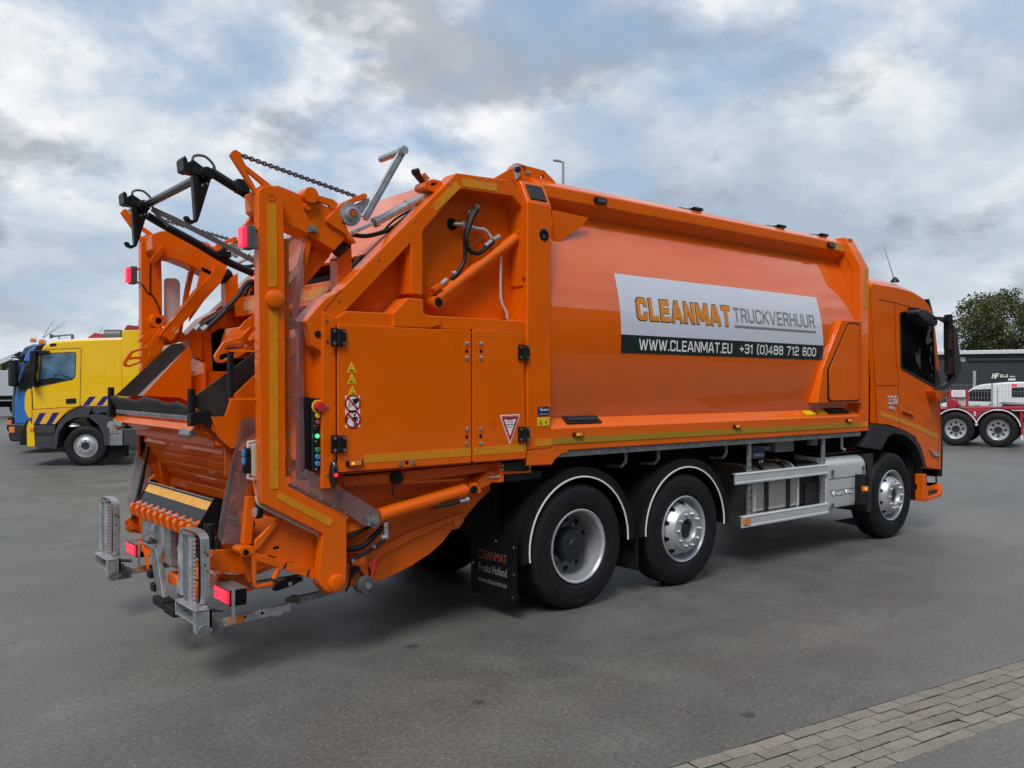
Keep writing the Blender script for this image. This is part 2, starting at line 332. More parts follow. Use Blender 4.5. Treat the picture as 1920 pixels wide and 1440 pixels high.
def stroke_one(strokes, ox, sx, oz, sz, t, sub=5):
    V, F = [], []
    for k, p in enumerate(strokes):
        P = [Vector((ox + (a + t / 2) * sx, oz + (b + t / 2) * sz)) for a, b in p]; h = t * min(sx, sz) / 2
        closed = (P[0] - P[-1]).length < 1e-6; m = len(P); lf, rt = [], []
        for i in range(m):
            if closed: a, b = P[(i - 1) % (m - 1)], P[(i + 1) % (m - 1)] if i < m - 1 else P[1]
            else: a, b = P[max(i - 1, 0)], P[min(i + 1, m - 1)]
            c = P[i]; d1 = (c - a).normalized() if (c - a).length > 1e-9 else (b - c).normalized(); d2 = (b - c).normalized() if (b - c).length > 1e-9 else d1
            n1_ = Vector((-d1.y, d1.x)); n2_ = Vector((-d2.y, d2.x)); nn = n1_ + n2_; nn = nn.normalized() if nn.length > 1e-6 else n1_
            q = h / max(0.55, nn.dot(n1_)); cc = c
            if not closed and i == 0: cc = c - d2 * h
            if not closed and i == m - 1: cc = c + d1 * h
            lf.append(cc + nn * q); rt.append(cc - nn * q)
        for i in range(m - 1):
            for j in range(sub):
                o = len(V)
                for tt in (j / sub, (j + 1) / sub):
                    a = lf[i].lerp(lf[i + 1], tt); b = rt[i].lerp(rt[i + 1], tt); V += [(a.x, a.y, k), (b.x, b.y, k)]
                F.append((o, o + 1, o + 3, o + 2))
    return V, F
def stroke_text(s, x0, x1, z0, z1, t, gap=0.24, sub=5):
    """returns 2-D quads laid into the rectangle; t = stroke width as a fraction of cap height"""
    cur = 0.0; strokes = []
    for ch in s:
        w, st = glyph(ch)
        for p in st: strokes.append([(cur + a, b) for a, b in p])
        cur += w + gap
    return stroke_one(strokes, x0, (x1 - x0) / (cur - gap + t), z0, (z1 - z0) / (1 + t), t, sub)
def letters(s, x0, x1, z0, z1, t, gap=0.24, sub=5):
    """the same lettering, one geo for each character"""
    ws = [glyph(c)[0] for c in s]; L = sum(ws) + gap * (len(s) - 1); k = (x1 - x0) / (L + t); cur = 0.0; out = []
    for c, w in zip(s, ws):
        if glyph(c)[1]:
            st = glyph(c)[1]; xs = [p[0] for q in st for p in q]; zs_ = [p[1] for q in st for p in q]; a, b = min(xs), max(xs)
            g = stroke_one(st, x0 + cur * k, k, z0, (z1 - z0) / (1 + t), t, sub); out.append(g)
        cur += w + gap
    return out

def fine_print(rows, seed=1, w=0.006):
    """rows of print too small to read: letter-sized blocks inside each rectangle"""
    rnd = random.Random(seed); V, F = [], []
    for x0, x1, z0, z1 in rows:
        x = x0
        while x < x1 - w * .4:
            ww = min(w * rnd.uniform(.55, 1.0), x1 - x); hi = z1 if rnd.random() < .4 else z0 + (z1 - z0) * .75; o = len(V)
            V += [(x, z0), (x + ww, z0), (x + ww, hi), (x, hi)]; F.append((o, o + 1, o + 2, o + 3)); x += ww + w * (.28 if rnd.random() < .82 else .9)
    return V, F

# ================================================================ ground
def ground_material():
    m = bpy.data.materials.new('asphalt'); m.use_nodes = True; t = m.node_tree; b = t.nodes['Principled BSDF']
    g = t.nodes.new('ShaderNodeNewGeometry'); v = g.outputs['Position']
    big = noise(t, v, 0.22, 6, 0.6, 0.6); mid = noise(t, v, 1.6, 6, 0.65, 0.4); fine = noise(t, v, 34, 6, 0.78); grit = noise(t, v, 170, 2, 0.6)
    mpn = t.nodes.new('ShaderNodeMapping'); mpn.inputs['Rotation'].default_value = (0, 0, R(12)); mpn.inputs['Scale'].default_value = (0.12, 1.3, 1); t.links.new(v, mpn.inputs[0])
    streak = noise(t, mpn.outputs[0], 1.2, 5, 0.6, 0.3)
    c = ramp(t, big, [(0.3, (0.088, 0.0875, 0.082)), (0.5, (0.110, 0.109, 0.101)), (0.7, (0.138, 0.135, 0.123))])
    c = mixc(t, 0.55, c, ramp(t, mid, [(0.3, (0.66, 0.66, 0.66)), (0.7, (1.28, 1.27, 1.25))]), 'MULTIPLY')
    c = mixc(t, 0.5, c, ramp(t, streak, [(0.35, (0.82, 0.82, 0.83)), (0.65, (1.15, 1.15, 1.14))]), 'MULTIPLY')
    c = mixc(t, 0.8, c, ramp(t, fine, [(0.30, (0.42, 0.42, 0.43)), (0.5, (0.98, 0.98, 0.98)), (0.70, (1.7, 1.68, 1.64))]), 'MULTIPLY')
    vor = t.nodes.new('ShaderNodeTexVoronoi'); vor.inputs['Scale'].default_value = 30; t.links.new(v, vor.inputs['Vector'])
    spk = ramp(t, vor.outputs['Distance'], [(0.10, (1, 1, 1)), (0.18, (0, 0, 0))]); pick = ramp(t, vor.outputs['Color'], [(0.72, (0, 0, 0)), (0.76, (1, 1, 1))])
    c = mixc(t, mathn(t, 'MULTIPLY', mathn(t, 'MULTIPLY', spk, pick), 0.75), c, (0.42, 0.41, 0.38))
    oil = noise(t, v, 2.3, 4, 0.55, 0.8); oilm = ramp(t, oil, [(0.69, (0, 0, 0)), (0.73, (1, 1, 1))])
    c = mixc(t, mathn(t, 'MULTIPLY', oilm, 0.45), c, (0.045, 0.045, 0.047))
    sm = t.nodes.new('ShaderNodeTexVoronoi'); sm.inputs['Scale'].default_value = 1.1; t.links.new(v, sm.inputs['Vector'])
    drop = ramp(t, mathn(t, 'ADD', sm.outputs['Distance'], mathn(t, 'MULTIPLY', noise(t, v, 14, 3), 0.10)), [(0.095, (1, 1, 1)), (0.12, (0, 0, 0))])
    c = mixc(t, mathn(t, 'MULTIPLY', drop, 0.8), c, (0.035, 0.034, 0.034))
    t.links.new(c, b.inputs['Base Color']); b.inputs['Specular IOR Level'].default_value = 0.85
    t.links.new(ramp(t, mid, [(0.3, (0.46,) * 3), (0.7, (0.62,) * 3)]), b.inputs['Roughness'])
    bn = t.nodes.new('ShaderNodeBump'); bn.inputs['Strength'].default_value = 0.55; bn.inputs['Distance'].default_value = 0.006
    t.links.new(mathn(t, 'ADD', fine, mathn(t, 'MULTIPLY', grit, 0.6)), bn.inputs['Height']); t.links.new(bn.outputs[0], b.inputs['Normal'])
    MAT['asphalt'] = m
    m = bpy.data.materials.new('paver'); m.use_nodes = True; t = m.node_tree; b = t.nodes['Principled BSDF']
    g = t.nodes.new('ShaderNodeNewGeometry'); v = g.outputs['Position']; oi = t.nodes.new('ShaderNodeObjectInfo')
    base = ramp(t, oi.outputs['Random'], [(0.0, (0.200, 0.185, 0.160)), (0.35, (0.240, 0.224, 0.192)), (0.7, (0.262, 0.237, 0.202)), (1.0, (0.210, 0.186, 0.163))])
    sp = noise(t, v, 75, 4, 0.7); c = mixc(t, 0.9, base, ramp(t, sp, [(0.3, (0.5, 0.48, 0.46)), (0.46, (0.95, 0.94, 0.92)), (0.62, (1.1, 1.1, 1.08)), (0.75, (1.5, 1.5, 1.48))]), 'MULTIPLY')
    c = mixc(t, 0.55, c, ramp(t, noise(t, v, 7, 4, 0.6), [(0.3, (0.7, 0.7, 0.7)), (0.7, (1.15, 1.14, 1.12))]), 'MULTIPLY')
    t.links.new(c, b.inputs['Base Color']); b.inputs['Roughness'].default_value = 0.85
    bn = t.nodes.new('ShaderNodeBump'); bn.inputs['Strength'].default_value = 0.5; bn.inputs['Distance'].default_value = 0.004; t.links.new(sp, bn.inputs['Height']); t.links.new(bn.outputs[0], b.inputs['Normal'])
    MAT['paver'] = m
    m = bpy.data.materials.new('joint_sand_shade'); m.use_nodes = True; t = m.node_tree; b = t.nodes['Principled BSDF']; g = t.nodes.new('ShaderNodeNewGeometry')
    t.links.new(ramp(t, noise(t, g.outputs['Position'], 60, 4, 0.7), [(0.3, (0.02, 0.02, 0.018)), (0.7, (0.06, 0.055, 0.045))]), b.inputs['Base Color']); b.inputs['Roughness'].default_value = 0.95; MAT['joint_sand_shade'] = m
ground_material()
PO = Vector((-1.489, -2.377)); PD = Vector((0.9905, -0.1377)); PN = Vector((-0.1377, -0.9905)); PWID = 0.546
def gp(s, q, z=0.0): p = PO + PD * s + PN * q; return (p.x, p.y, z)
BIG = 900
# the yard: one mesh with a slot for the strip of setts
obj('asphalt_ground', ([gp(-BIG, -BIG), gp(BIG, -BIG), gp(BIG, 0), gp(-BIG, 0), gp(-BIG, PWID), gp(BIG, PWID), gp(BIG, BIG), gp(-BIG, BIG)], [(3, 2, 1, 0), (7, 6, 5, 4)]), 'asphalt', smooth=0, kind='structure')
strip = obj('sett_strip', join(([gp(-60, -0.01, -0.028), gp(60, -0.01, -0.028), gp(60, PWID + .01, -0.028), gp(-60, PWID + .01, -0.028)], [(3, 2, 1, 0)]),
    ([gp(-60, 0, -0.03), gp(60, 0, -0.03), gp(60, 0, 0), gp(-60, 0, 0), gp(-60, PWID, -0.03), gp(60, PWID, -0.03), gp(60, PWID, 0), gp(-60, PWID, 0)], [(3, 2, 1, 0), (4, 5, 6, 7)])), 'joint_sand_shade', smooth=0, kind='structure')
PL_, PW_ = 0.226, PWID / 6
def paver_mesh(k):
    rnd = random.Random(k); c = 0.004; a, w = PL_ / 2 - 0.0045, PW_ / 2 - 0.0045
    j = lambda: rnd.uniform(-0.0018, 0.0018)
    def ring(i, z): return [(sx * (a - i) + j(), sy * (w - i) + j(), z) for sx, sy in ((-1, -1), (1, -1), (1, 1), (-1, 1))]
    v = ring(0, -0.028) + ring(0, -0.0025) + ring(c, 0.002)
    if k == 5: v[10] = (v[10][0] - 0.012, v[10][1] - 0.009, -0.003); v[6] = (v[6][0] - 0.012, v[6][1] - 0.009, -0.010)
    f = [(8, 9, 10, 11)] + [(i + o, (i + 1) % 4 + o, (i + 1) % 4 + o + 4, i + o + 4) for o in (0, 4) for i in range(4)]
    me = bpy.data.meshes.new('sett'); me.from_pydata(v, [], f); me.materials.append(MAT['paver']); me.materials.append(MAT['joint_sand_shade'])
    for i in range(1, 5): me.polygons[i].material_index = 1  # sett side walls: joint shade painted on with the dark sand colour
    return me
PM = [paver_mesh(k) for k in range(6)]; prnd = random.Random(3); ang = math.atan2(PD.y, PD.x)
for row in range(6):
    for i in range(48):
        s = -2.26 + (i + 0.5 * (row % 2) + 0.08 * row) * PL_ * 1.004; q = (row + 0.5) * PW_
        o = bpy.data.objects.new('sett', PM[(5 if prnd.random() < .02 else prnd.randrange(5))]); COL.objects.link(o); o.parent = strip
        p = gp(s, q, prnd.uniform(-0.003, 0.002)); o.location = p; o.rotation_euler = (prnd.gauss(0, .006), prnd.gauss(0, .005), ang + prnd.gauss(0, .008) + prnd.choice((0, math.pi)))

# ================================================================ the orange refuse truck: +x is its front, its right side is y=0, its left side y=2.5
TR = thing('refuse_truck', 'large orange rear loading refuse truck with white banner on its rounded side', 'truck')
YC = W2 / 2
# -------- chassis
for y in (0.80, 1.62): obj('chassis_rail', join(box(-0.75, 6.2, y, y + 0.08, 0.80, 1.10)), 'frame_black', TR)
obj('cross_member', join(box(-0.6, -0.5, .88, 1.62, .85, 1.05), box(.65, .75, .88, 1.62, .85, 1.05), box(2.4, 2.5, .88, 1.62, .85, 1.05), box(4.1, 4.2, .88, 1.62, .85, 1.05)), 'frame_black', TR)
obj('engine_block', box(4.45, 6.1, 0.75, 1.75, 0.62, 1.25), 'frame_black', TR, bevel=.05)
for x, w in ((0, 0.10), (1.343, 0.07), (5.218, 0.07)): obj('axle', cyl((x, 0.3, .51), (x, 2.2, .51), w), 'frame_black', TR)
obj('differential', join(lathe([(-.22, .05), (-.15, .2), (0, .24), (.15, .2), (.22, .05)], (0, YC, .52), n=20), box(-.1, 1.3, 1.15, 1.35, .50, .62)), 'frame_black', TR)
obj('gearbox', box(2.9, 4.3, .95, 1.55, .55, 1.0), 'frame_black', TR, bevel=.05)
obj('air_tank', join(cyl((1.9, .95, .68), (2.8, .95, .68), .13), cyl((1.9, 1.6, .68), (2.8, 1.6, .68), .13)), 'frame_black', TR)
obj('subframe', join(box(-0.5, 4.45, .72, .84, 1.10, 1.26), box(-0.5, 4.45, 1.66, 1.78, 1.10, 1.26)), 'galv_dark', TR)
# -------- body: rounded flanks between sill and roof rail
_z = np.array([1.56, 1.8, 2.1, 2.339, 2.595, 2.805, 3.02, 3.246, 3.34]); _y = np.array([.085, .036, .004, 0, .027, .086, .170, .278, .325])
_pf = np.polyfit(_z, _y, 4)
def side_y(z): return float(np.polyval(_pf, z)) + 0.012
zs = np.linspace(1.56, 3.34, 40)
prof = [(side_y(z), float(z)) for z in zs]
XA, XB = -0.36, 4.38
def flank(y_of, xs): 
    v = [(x, y_of(z), float(z)) for x in xs for z in zs]; n = len(zs)
    return v, [(i * n + j, (i + 1) * n + j, (i + 1) * n + j + 1, i * n + j + 1) for i in range(len(xs) - 1) for j in range(n - 1)]
fl = flank(side_y, [XA, 1.0, 2.4, XB]); bs = obj('body_side', fl, 'orange_polished', TR, smooth=60); obj('body_side', mir(fl), 'orange', TR, smooth=60)
obj('body_roof', join(prism('x', [(.30, 3.36), (.42, 3.46), (2.08, 3.46), (2.2, 3.36)], XA, XB)), 'orange', TR, bevel=.03)
obj('body_front_wall', box(4.385, 4.43, .30, 2.2, 1.45, 3.40), 'orange', TR)
obj('body_floor', box(XA, 4.35, .12, 2.38, 1.30, 1.36), 'orange', TR)
# sill
sill = prism('x', [(0.004, 1.315), (0.0, 1.492), (0.012, 1.508), (0.135, 1.602), (0.135, 1.615), (0.20, 1.615), (0.20, 1.315)], XA + .004, 4.36)
both('side_sill', sill, 'orange', TR, bevel=.006)
both('sill_flange', join(prism('x', [(0.02, 1.262), (0.02, 1.312), (0.16, 1.312), (0.16, 1.262)], -0.42, 4.42), *[box(x, x + .01, .012, .02, 1.265, 1.31) for x in np.arange(-.1, 4.3, .33)]), 'galv_dark', TR)
obj('sill_tape', box(-0.345, 4.355, -0.0025, 0.0, 1.369, 1.421), 'tape_olive', TR, smooth=0)
# roof rail
rail = prism('x', [(.315, 3.275), (.19, 3.375), (.19, 3.475), (.27, 3.53), (.46, 3.53), (.46, 3.40), (.36, 3.275)], XA, 4.385)
both('roof_rail', rail, 'orange', TR, bevel=.012)
for x in (0.36, 4.05):
    a, _ = both('marker_lamp', join(prism('y', rrect(x - .075, x + .075, 3.40, 3.452, .02), .165, .187)), 'black', TR, bevel=.004)
    obj('lens', prism('y', rrect(x - .04, x + .055, 3.412, 3.440, .01), .163, .165), 'rim_dark', a)
obj('rail_tape', box(4.15, 4.36, .186, .1885, 3.385, 3.465), 'tape_orange', TR, smooth=0)
# gusset under the rail at the rear
both('rail_gusset', join(prism('y', [(-0.184,3.276),(0.224,3.263),(0.122,3.169),(-0.184,2.975)], .18, .20)), 'orange', TR)
for x in (1.72, 3.15, 4.0): obj('roof_hinge', join(box(x - .16, x + .16, .30, .36, 3.532, 3.548), box(x + .06, x + .17, .28, .40, 3.548, 3.575), cyl((x + .06, .31, 3.565), (x + .17, .31, 3.565), .018, n=10)), 'black', TR)
# front hoop
hp = [(0.0, 1.316), (0.0, 3.19), (0.20, 3.555), (.55, 3.555), (.55, 3.47), (.27, 3.47), (.10, 3.15), (.10, 1.316)]
both('front_hoop', prism('x', hp, 4.375, 4.56), 'orange', TR, bevel=.01)
both('end_plate', prism('x', [(0.012, 1.62), (0.012, 3.185), (.205, 3.54), (.45, 3.54), (.45, 1.62)], 4.384, 4.40), 'orange', TR)
obj('hoop_top', box(4.375, 4.56, .55, 1.95, 3.46, 3.555), 'orange', TR, bevel=.01)
for b_ in ((4.45, 2.72, 3.17), (4.40, 1.37, 1.42)): obj('hoop_tape', box(b_[0], 4.545, -.0025, 0, b_[1], b_[2]), 'tape_orange', TR, smooth=0)
both('lifting_eye', lathe([(-.012, .018), (.012, .018), (.012, .045), (-.012, .045)], (4.44, .18, 3.50), n=16, closed=True), 'orange_dusty', TR)
# front locker with its trapezoid lid
lk = [(3.916,2.561),(4.347,2.576),(4.365,1.64),(3.431,1.651),(3.534,2.02)]
obj('side_locker', prism('y', lk, -.03, .30), 'orange', TR, bevel=.008)
lid = [(4.048,2.541),(4.29,2.541),(4.294,1.681),(4.242,1.666),(3.66,1.664),(3.624,1.688),(3.618,2.008)]
ld = rounded(lid, .03)
obj('locker_seal', prism('y', ld, -.037, -.030), 'black', TR)
_c = (sum(p[0] for p in ld) / len(ld), sum(p[1] for p in ld) / len(ld))
ll = obj('locker_lid', prism('y', [(_c[0] + (p[0] - _c[0]) * .93, _c[1] + (p[1] - _c[1]) * .965) for p in ld], -.046, -.037), 'orange', TR, bevel=.003)
for p in [(3.811,2.194),(3.775,2.152),(3.739,2.113),(3.644,1.842),(3.64,1.784),(3.64,1.729)]: obj('lid_bolt', disc((p[0], -.0455, p[1]), .008, h=.004, n=10), 'steel', ll)
# rear pillar of the body with slanted cap
pl = [(-0.592,3.239),(-0.374,3.262),(-0.366,1.333),(-0.354,1.307),(-0.561,1.309)]
obj('rear_pillar', prism('y', [(-0.61, 1.335), (-0.36, 1.335), (-0.36, 3.255), (-.61, 3.265)], .002, .30), 'orange', TR, bevel=.012)
obj('pillar_cap', join(prism('x', [(.004, 3.255), (.10, 3.44), (.30, 3.44), (.30, 3.255)], -.608, -.362)), 'orange', TR, bevel=.01)
_n = Vector((0, -.185, .096)).normalized()
obj('cap_plate', bar((-.485, .048, 3.342), (-.485, .054, 3.3452 + .00), .17, .145, up=(0, .46, .89)) if False else (lambda c, u, w: ([tuple(c + Vector((sx * .085, 0, 0)) + u * (sz * .07) + w * k) for k in (0, .012) for sx, sz in ((-1, -1), (1, -1), (1, 1), (-1, 1))], [(3, 2, 1, 0), (4, 5, 6, 7)] + [(i, (i + 1) % 4, (i + 1) % 4 + 4, i + 4) for i in range(4)]))(Vector((-.485, .052, 3.3475)), Vector((0, .46, .888)), Vector((0, -.888, .46))), 'dark_plastic', TR, bevel=.004)
obj('pillar_shoe', prism('y', [(-0.523,1.342),(-0.181,1.35),(-0.164,1.298),(-0.234,1.289),(-0.303,1.254),(-0.348,1.206),(-0.604,1.212),(-0.61,1.328)], .006, .16), 'orange', TR, bevel=.01)
obj('pillar_left', prism('y', [(-0.61, 1.24), (-0.36, 1.24), (-0.36, 3.44), (-.61, 3.44)], 2.2, 2.498), 'orange', TR, bevel=.012)
c0 = [(-0.442,3.019)][0]
obj('pillar_lamp', lathe([(0, .001), (-.006, .03), (-.004, .048), (0, .05)], (c0[0], 0.002, c0[1]), n=24), 'black_gloss', TR)
obj('pillar_tape', prism('y', [(-0.529,1.416),(-0.349,1.417),(-0.349,1.362),(-0.529,1.362)], -.001, .002), 'tape_orange', TR, smooth=0)
q = obj('maker_plate', prism('y', rounded([(-0.505,1.669),(-0.381,1.671),(-0.379,1.597),(-0.503,1.594)], .012), -.001, .002), 'navy', TR, smooth=0)
r_ = [(-0.475,1.652),(-0.389,1.639)]; obj('plate_print', on_y(fine_print([(r_[0][0], r_[1][0], r_[1][1], r_[0][1])], 1, .010), -.002), 'print_white', q, smooth=0)
r_ = [(-0.491,1.649),(-0.465,1.662),(-0.469,1.63),(-0.481,1.65),(-0.457,1.66)]; obj('plate_swoosh', ([(p[0], -.002, p[1]) for p in (r_[0], r_[3], r_[4], r_[1])] + [(p[0], -.002, p[1]) for p in (r_[3], (r_[3][0] + .003, r_[3][1]), (r_[2][0] + .003, r_[2][1]), r_[2])], [(0, 1, 2, 3), (4, 5, 6, 7)]), 'print_white', q, smooth=0)
r_ = [(-0.493,1.618),(-0.391,1.604)]; obj('plate_print', on_y(fine_print([(r_[0][0], r_[1][0] - .005, r_[0][1] - .010, r_[0][1]), (r_[0][0], r_[1][0], r_[1][1], r_[1][1] + .009)], 2), -.002), 'print_dim', q, smooth=0)
q = obj('warning_plate', prism('y', [(-0.509,1.587),(-0.384,1.587),(-0.383,1.52),(-0.507,1.519)], -.001, .002), 'yellow', TR, smooth=0)
tri = [(-0.497,1.532),(-0.477,1.566),(-0.454,1.531)]; _m = (sum(p[0] for p in tri) / 3, sum(p[1] for p in tri) / 3)
def shrink(poly, k, c=None):
    c = c or (sum(p[0] for p in poly) / len(poly), sum(p[1] for p in poly) / len(poly)); return [(c[0] + (p[0] - c[0]) * k, c[1] + (p[1] - c[1]) * k) for p in poly]
obj('warning_symbol', join(holed('y', tri, [shrink(tri, .7)], -.002, -.001), prism('y', [(-0.479,1.553),(-0.474,1.553),(-0.475,1.537),(-0.477,1.537)], -.002, -.001), prism('y', [(-0.43,1.548),(-0.418,1.551),(-0.412,1.574),(-0.397,1.575),(-0.396,1.571),(-0.408,1.57),(-0.412,1.545),(-0.422,1.533)], -.002, -.001), prism('y', [(-0.412,1.532),(-0.399,1.533),(-0.399,1.529),(-0.412,1.528)], -.002, -.001)), 'print_black', q, smooth=0)
# roof side plate with lifting eye at the tailgate hinge
hg = [(-0.594,3.529),(-0.542,3.595),(-0.489,3.631),(-0.421,3.625),(-0.193,3.616),(-0.113,3.568),(0.036,3.469),(0.256,3.431),(0.257,3.35),(-0.335,3.274),(-0.397,3.407)]
both('hinge_plate', holed('y', hg, [arc([(-0.212,3.559)][0], .025, 0, 315, 7)], .28, .32), 'orange', TR)
hc = [(-0.491,3.563)][0]
obj('hinge_pin', join(cyl((hc[0], .22, hc[1]), (hc[0], .34, hc[1]), .03), cyl((hc[0], .215, hc[1]), (hc[0], .222, hc[1]), .04)), 'black', TR)
for p in [(-0.391,3.571),(-0.368,3.573)]: obj('bolt_head', disc((p[0], .28, p[1]), .012, h=.01, n=8), 'steel', TR)
# sill hatches, lamps, stickers
for a in ([(-0.169,1.563),(0.227,1.561),(0.273,1.511),(-0.094,1.509)], [(3.753,1.563),(4.175,1.568),(4.258,1.521),(3.851,1.518)]):
    x0, x1 = a[0][0], a[1][0]; n_ = Vector((0, -.094, .123)).normalized(); u_ = Vector((0, .123, .094)).normalized(); c = Vector(((x0 + x1) / 2, .062, 1.548)); hw = (x1 - x0) / 2
    def slab(c, hw, hh, t): return [tuple(c + Vector((sx * hw, 0, 0)) + u_ * (sz * hh) + n_ * k) for k in (0, t) for sx, sz in ((-1, -1), (1, -1), (1, 1), (-1, 1))], [(3, 2, 1, 0), (4, 5, 6, 7)] + [(i, (i + 1) % 4, (i + 1) % 4 + 4, i + 4) for i in range(4)]
    h_ = obj('sill_hatch', slab(c, hw, .045, .014), 'black', TR, bevel=.004); obj('grip', slab(c + n_ * .014, hw * .8, .02, .008), 'dark_plastic', h_, bevel=.003)
for x in (3.42, 3.68): obj('sill_sticker', slab(Vector((x, .060, 1.5468)), .10, .034, .0015), 'yellow', TR, smooth=0)
for p in [(-0.075,1.44),(2.05,1.444),(4.11,1.448)]:
    a = obj('side_marker', prism('y', rrect(p[0] - .058, p[0] + .058, p[1] - .016, p[1] + .016, .008), -.018, 0), 'black', TR, bevel=.003)
    obj('lens', prism('y', rrect(p[0] - .040, p[0] + .042, p[1] - .014, p[1] + .014, .006), -.027, -.018), 'lamp_amber', a, bevel=.005); obj('bulb', disc((p[0] - .015, -.027, p[1]), .006, h=.003, n=10), 'lamp_amber_hot', a)
# banner on the flank, lettering follows the curve
def on_side(g2, eps): return [(p[0], side_y(p[1]) - eps - (0.00025 * p[2] if len(p) > 2 else 0), p[1]) for p in g2[0]], g2[1]
def sheet(x0, x1, z0, z1, nx=6, nz=12):
    v = [(x0 + (x1 - x0) * i / nx, z0 + (z1 - z0) * j / nz) for i in range(nx + 1) for j in range(nz + 1)]
    return v, [(i * (nz + 1) + j, (i + 1) * (nz + 1) + j, (i + 1) * (nz + 1) + j + 1, i * (nz + 1) + j + 1) for i in range(nx) for j in range(nz)]
ban = obj('banner', on_side(sheet(0.44, 3.60, 2.272, 2.80), .003), 'banner_white', TR, smooth=60)
obj('banner_foot', on_side(sheet(0.44, 3.60, 2.115, 2.272, nz=4), .003), 'banner_dark', ban, smooth=60)
for g in letters('CLEANMAT', 0.638, 1.990, 2.398, 2.610, .335, .375): obj('letter_outline', on_side(g, .0045), 'print_black', ban, smooth=0)
for g in letters('CLEANMAT', 0.646, 1.982, 2.406, 2.602, .295, .39): obj('letter', on_side(g, .0075), 'print_orange', ban, smooth=0)
for g in letters('TRUCKVERHUUR', 2.03, 3.46, 2.455, 2.595, .165, .28): obj('letter', on_side(g, .0055), 'print_grey', ban, smooth=0)
obj('underline', on_side(sheet(2.03, 3.46, 2.405, 2.422, nz=1), .0085), 'print_grey', ban, smooth=0)
for g in letters('WWW.CLEANMAT.EU', 0.66, 1.985, 2.145, 2.243, .18, .26): obj('letter', on_side(g, .0055), 'print_white', ban, smooth=0)
for g in letters('+31 (0)488 712 600', 2.10, 3.46, 2.150, 2.243, .18, .23): obj('letter', on_side(g, .0055), 'print_white', ban, smooth=0)

# -------- wheels
def tyre_prof(w):
    return [(0.055, .300), (0.02, .315), (0.006, .345), (0.0, .40), (0.001, .44), (0.010, .475), (0.022, .492), (0.035, .5085), (.055, .5135), (w * .3, .516), (w * .5, .517), (w * .7, .516), (w - .055, .5135), (w - .035, .5085), (w - .022, .492), (w - .01, .475), (w, .42), (w - .01, .34), (w - .05, .300)]
def grooves(w):
    out = []
    for p in tyre_prof(w):
        out.append(p)
    return out
def make_tyre(x, y, w):
    pr = tyre_prof(w); pr2 = []
    for a, b in zip(pr, pr[1:]):
        pr2.append(a)
        if a[1] > .513 and b[1] > .513:
            m_ = ((a[0] + b[0]) / 2); pr2 += [(m_ - .006, (a[1] + b[1]) / 2), (m_ - .004, .502), (m_ + .004, .502), (m_ + .006, (a[1] + b[1]) / 2)]
    pr2.append(pr[-1])
    return lathe(pr2, (x, y, .5145), n=72)
def tread_blocks(x, y, w):
    gs = []
    for k in range(64):
        t = 2 * math.pi * k / 64; c, s = math.cos(t), math.sin(t); r = .5105; tt = .006
        for y0, y1 in ((.030, .062), (w - .062, w - .030)):
            v = []
            for yy, rr in ((y0, r - .011 if y0 < .05 else r + .003), (y1, r + .0045 if y0 < .05 else r - .008)):
                for dt in (-.030, .030):
                    for dr in (-.02, .0): cc, ss = math.cos(t + dt), math.sin(t + dt); v.append((x + (rr + dr) * cc, y + yy, .5145 + (rr + dr) * ss))
            gs.append((v, [(0, 1, 3, 2), (4, 6, 7, 5), (0, 4, 5, 1), (2, 3, 7, 6), (1, 5, 7, 3), (0, 2, 6, 4)]))
    return join(*gs)
def ring_sil(x, y): # raised ribs on the sidewall
    return join(*[lathe([(-.0025, r - .003), (-.004, r), (-.0025, r + .003)], (x, y + o, .5145), n=64) for r, o in ((.352, .006), (.405, .001), (.455, .0045))])
def wheel_dual(x, front=False):
    wh = bpy.data.objects.new('wheel', None); COL.objects.link(wh); wh.parent = TR
    y = 0.045; z = .5145
    obj('tyre', join(make_tyre(x, y, .30), ring_sil(x, y)), 'tyre', wh, smooth=50); obj('tread', tread_blocks(x, y, .30), 'tyre', wh, smooth=0)
    obj('inner_tyre', make_tyre(x, y + .34, .30), 'tyre', wh, smooth=50)
    obj('rim', lathe([(.03, .302), (.012, .306), (.008, .298), (.014, .286), (.04, .279), (.10, .272), (.14, .262), (.175, .258)], (x, y, z), n=64), 'rim_silver', wh, smooth=50)
    obj('rim_disc', lathe([(.175, .258), (.185, .245), (.178, .20), (.17, .165), (.172, .10), (.172, .02)], (x, y, z), n=64), 'rim_dark', wh, smooth=50)
    for k in range(10):
        t = 2 * math.pi * (k + .5) / 10; c = (x + .205 * math.cos(t), y + .1795, z + .205 * math.sin(t)); obj('vent_hole', disc(c, .026, h=.006, n=14), 'frame_black', wh, smooth=0)
    for k in range(10):
        t = 2 * math.pi * k / 10; c = (x + .1675 * math.cos(t), y + .170, z + .1675 * math.sin(t)); obj('wheel_nut', cyl(c, (c[0], c[1] - .03, c[2]), .016, .013, 6), 'galv_dark', wh, smooth=0)
    obj('hub', lathe([(.17, .142), (.10, .138), (.07, .125), (.062, .06), (.055, .055), (.055, .004)], (x, y, z), n=40), 'hub_dark', wh, smooth=40)
    return wh
